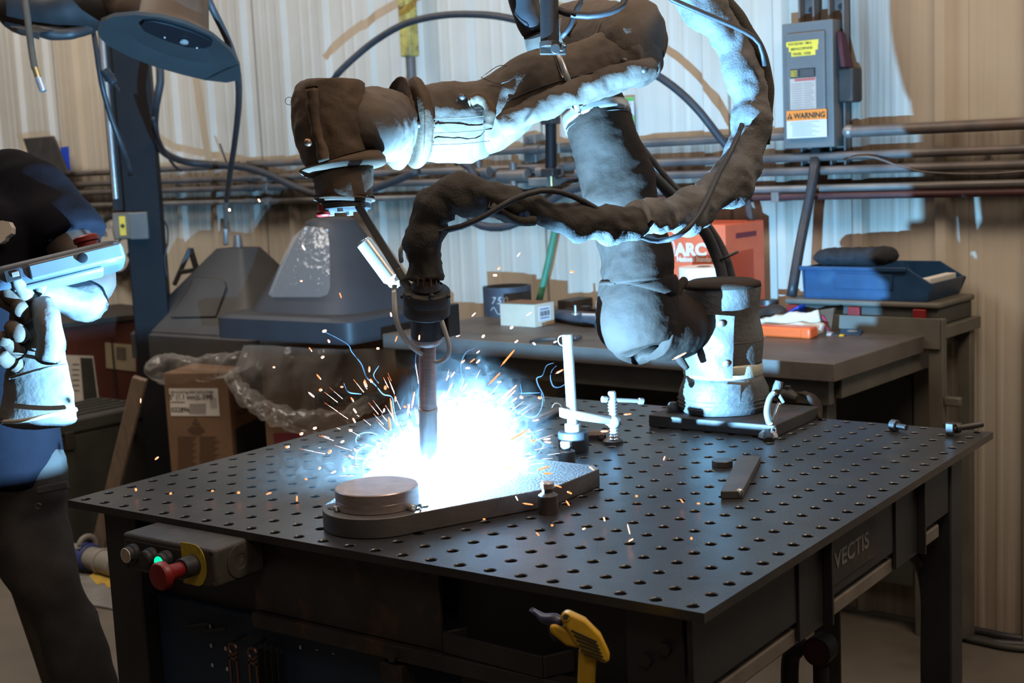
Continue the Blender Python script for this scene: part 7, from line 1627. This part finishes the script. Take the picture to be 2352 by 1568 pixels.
bb.v = [Vector((q.x * 0.34, q.y * 0.34, max(-0.004, q.z * 0.26))) for q in bb.v]
loc = Vector(ARC); me_b = [q + loc for q in bb.v]
o = B(); o.v = [q for q in bb.v]; o.f = bb.f
so = o.build('welding_smoke', M_SMOKE); so.location = ARC
setp(so, 'billowing white welding smoke glowing around the arc', 'smoke', None, 'stuff')
# thin curling wisps
M_WISP = bpy.data.materials.new('smoke_wisp'); M_WISP.use_nodes = True
nt = M_WISP.node_tree; bs_ = nt.nodes['Principled BSDF']; nt.nodes.remove(bs_)
o_ = [n for n in nt.nodes if n.type == 'OUTPUT_MATERIAL'][0]
df = nt.nodes.new('ShaderNodeBsdfDiffuse'); df.inputs[0].default_value = (0.55, 0.65, 0.8, 1); tl_ = nt.nodes.new('ShaderNodeBsdfTranslucent'); tl_.inputs[0].default_value = (0.45, 0.62, 0.9, 1)
ms = nt.nodes.new('ShaderNodeMixShader'); nt.links.new(df.outputs[0], ms.inputs[1]); nt.links.new(tl_.outputs[0], ms.inputs[2])
tp = nt.nodes.new('ShaderNodeBsdfTransparent'); m2_ = nt.nodes.new('ShaderNodeMixShader'); m2_.inputs[0].default_value = 0.016
nt.links.new(tp.outputs[0], m2_.inputs[1]); nt.links.new(ms.outputs[0], m2_.inputs[2]); nt.links.new(m2_.outputs[0], o_.inputs['Surface'])
bb = B(); srn = random.Random(5)
def wisp(pts, r):
    q = smooth(pts, 0.004); n = len(q); bb.tube(q, [r * (0.4 + 0.6 * math.sin(math.pi * (i + 0.5) / n)) for i in range(n)], 4)
for i in range(26):
    cu, cv = (srn.uniform(60, 215), srn.uniform(-10, 170)) if i < 18 else (srn.uniform(-190, 80), srn.uniform(-20, 150))
    p0_ = ARC + Vector(offp(cu, max(cv, 5), srn.uniform(-0.05, 0.05))); ph = srn.uniform(0, 6.3); rad = srn.uniform(0.006, 0.022); tw = srn.choice((-1, 1)) * srn.uniform(0.5, 1.2)
    pts = []
    for k in range(9):
        t = ph + tw * k * 0.8; pts.append(p0_ + rv * (rad * (1 + k * 0.08) * math.cos(t)) + uv_ * (rad * math.sin(t) + k * 0.0035) + fwd * srn.uniform(-0.004, 0.004))
    wisp(pts, srn.uniform(0.0003, 0.0009))
for rows in (((745, 762), (772, 775), (800, 792), (808, 808), (830, 836), (842, 866), (862, 884), (880, 905), (900, 912), (906, 945), (918, 985), (930, 1010)),
             ((1272, 833), (1255, 840), (1246, 862), (1233, 868), (1236, 884), (1247, 905), (1250, 922)), ((1304, 876), (1288, 888), (1272, 888), (1264, 868), (1268, 850), (1278, 840)),
             ((1243, 902), (1246, 925), (1238, 948), (1222, 958), (1196, 950), (1176, 935), (1160, 925)), ((1192, 903), (1240, 902)), ((958, 790), (954, 840), (962, 880), (958, 920), (948, 960)),
             ((1215, 985), (1235, 1010), (1248, 1020), (1238, 1040)), ((870, 840), (858, 862), (870, 880)), ((830, 905), (800, 900), (790, 880)), ((1050, 900), (1062, 870), (1058, 840), (1070, 810), (1090, 800))):
    wisp([P(u, v, 2.19 + 0.02 * math.sin(i)) for i, (u, v) in enumerate(rows)], 0.0010)
single(bb, 'smoke_wisps', M_WISP, 'thin curling smoke filaments lit blue-white around the arc', 'smoke', None, 'stuff', smooth_='all')
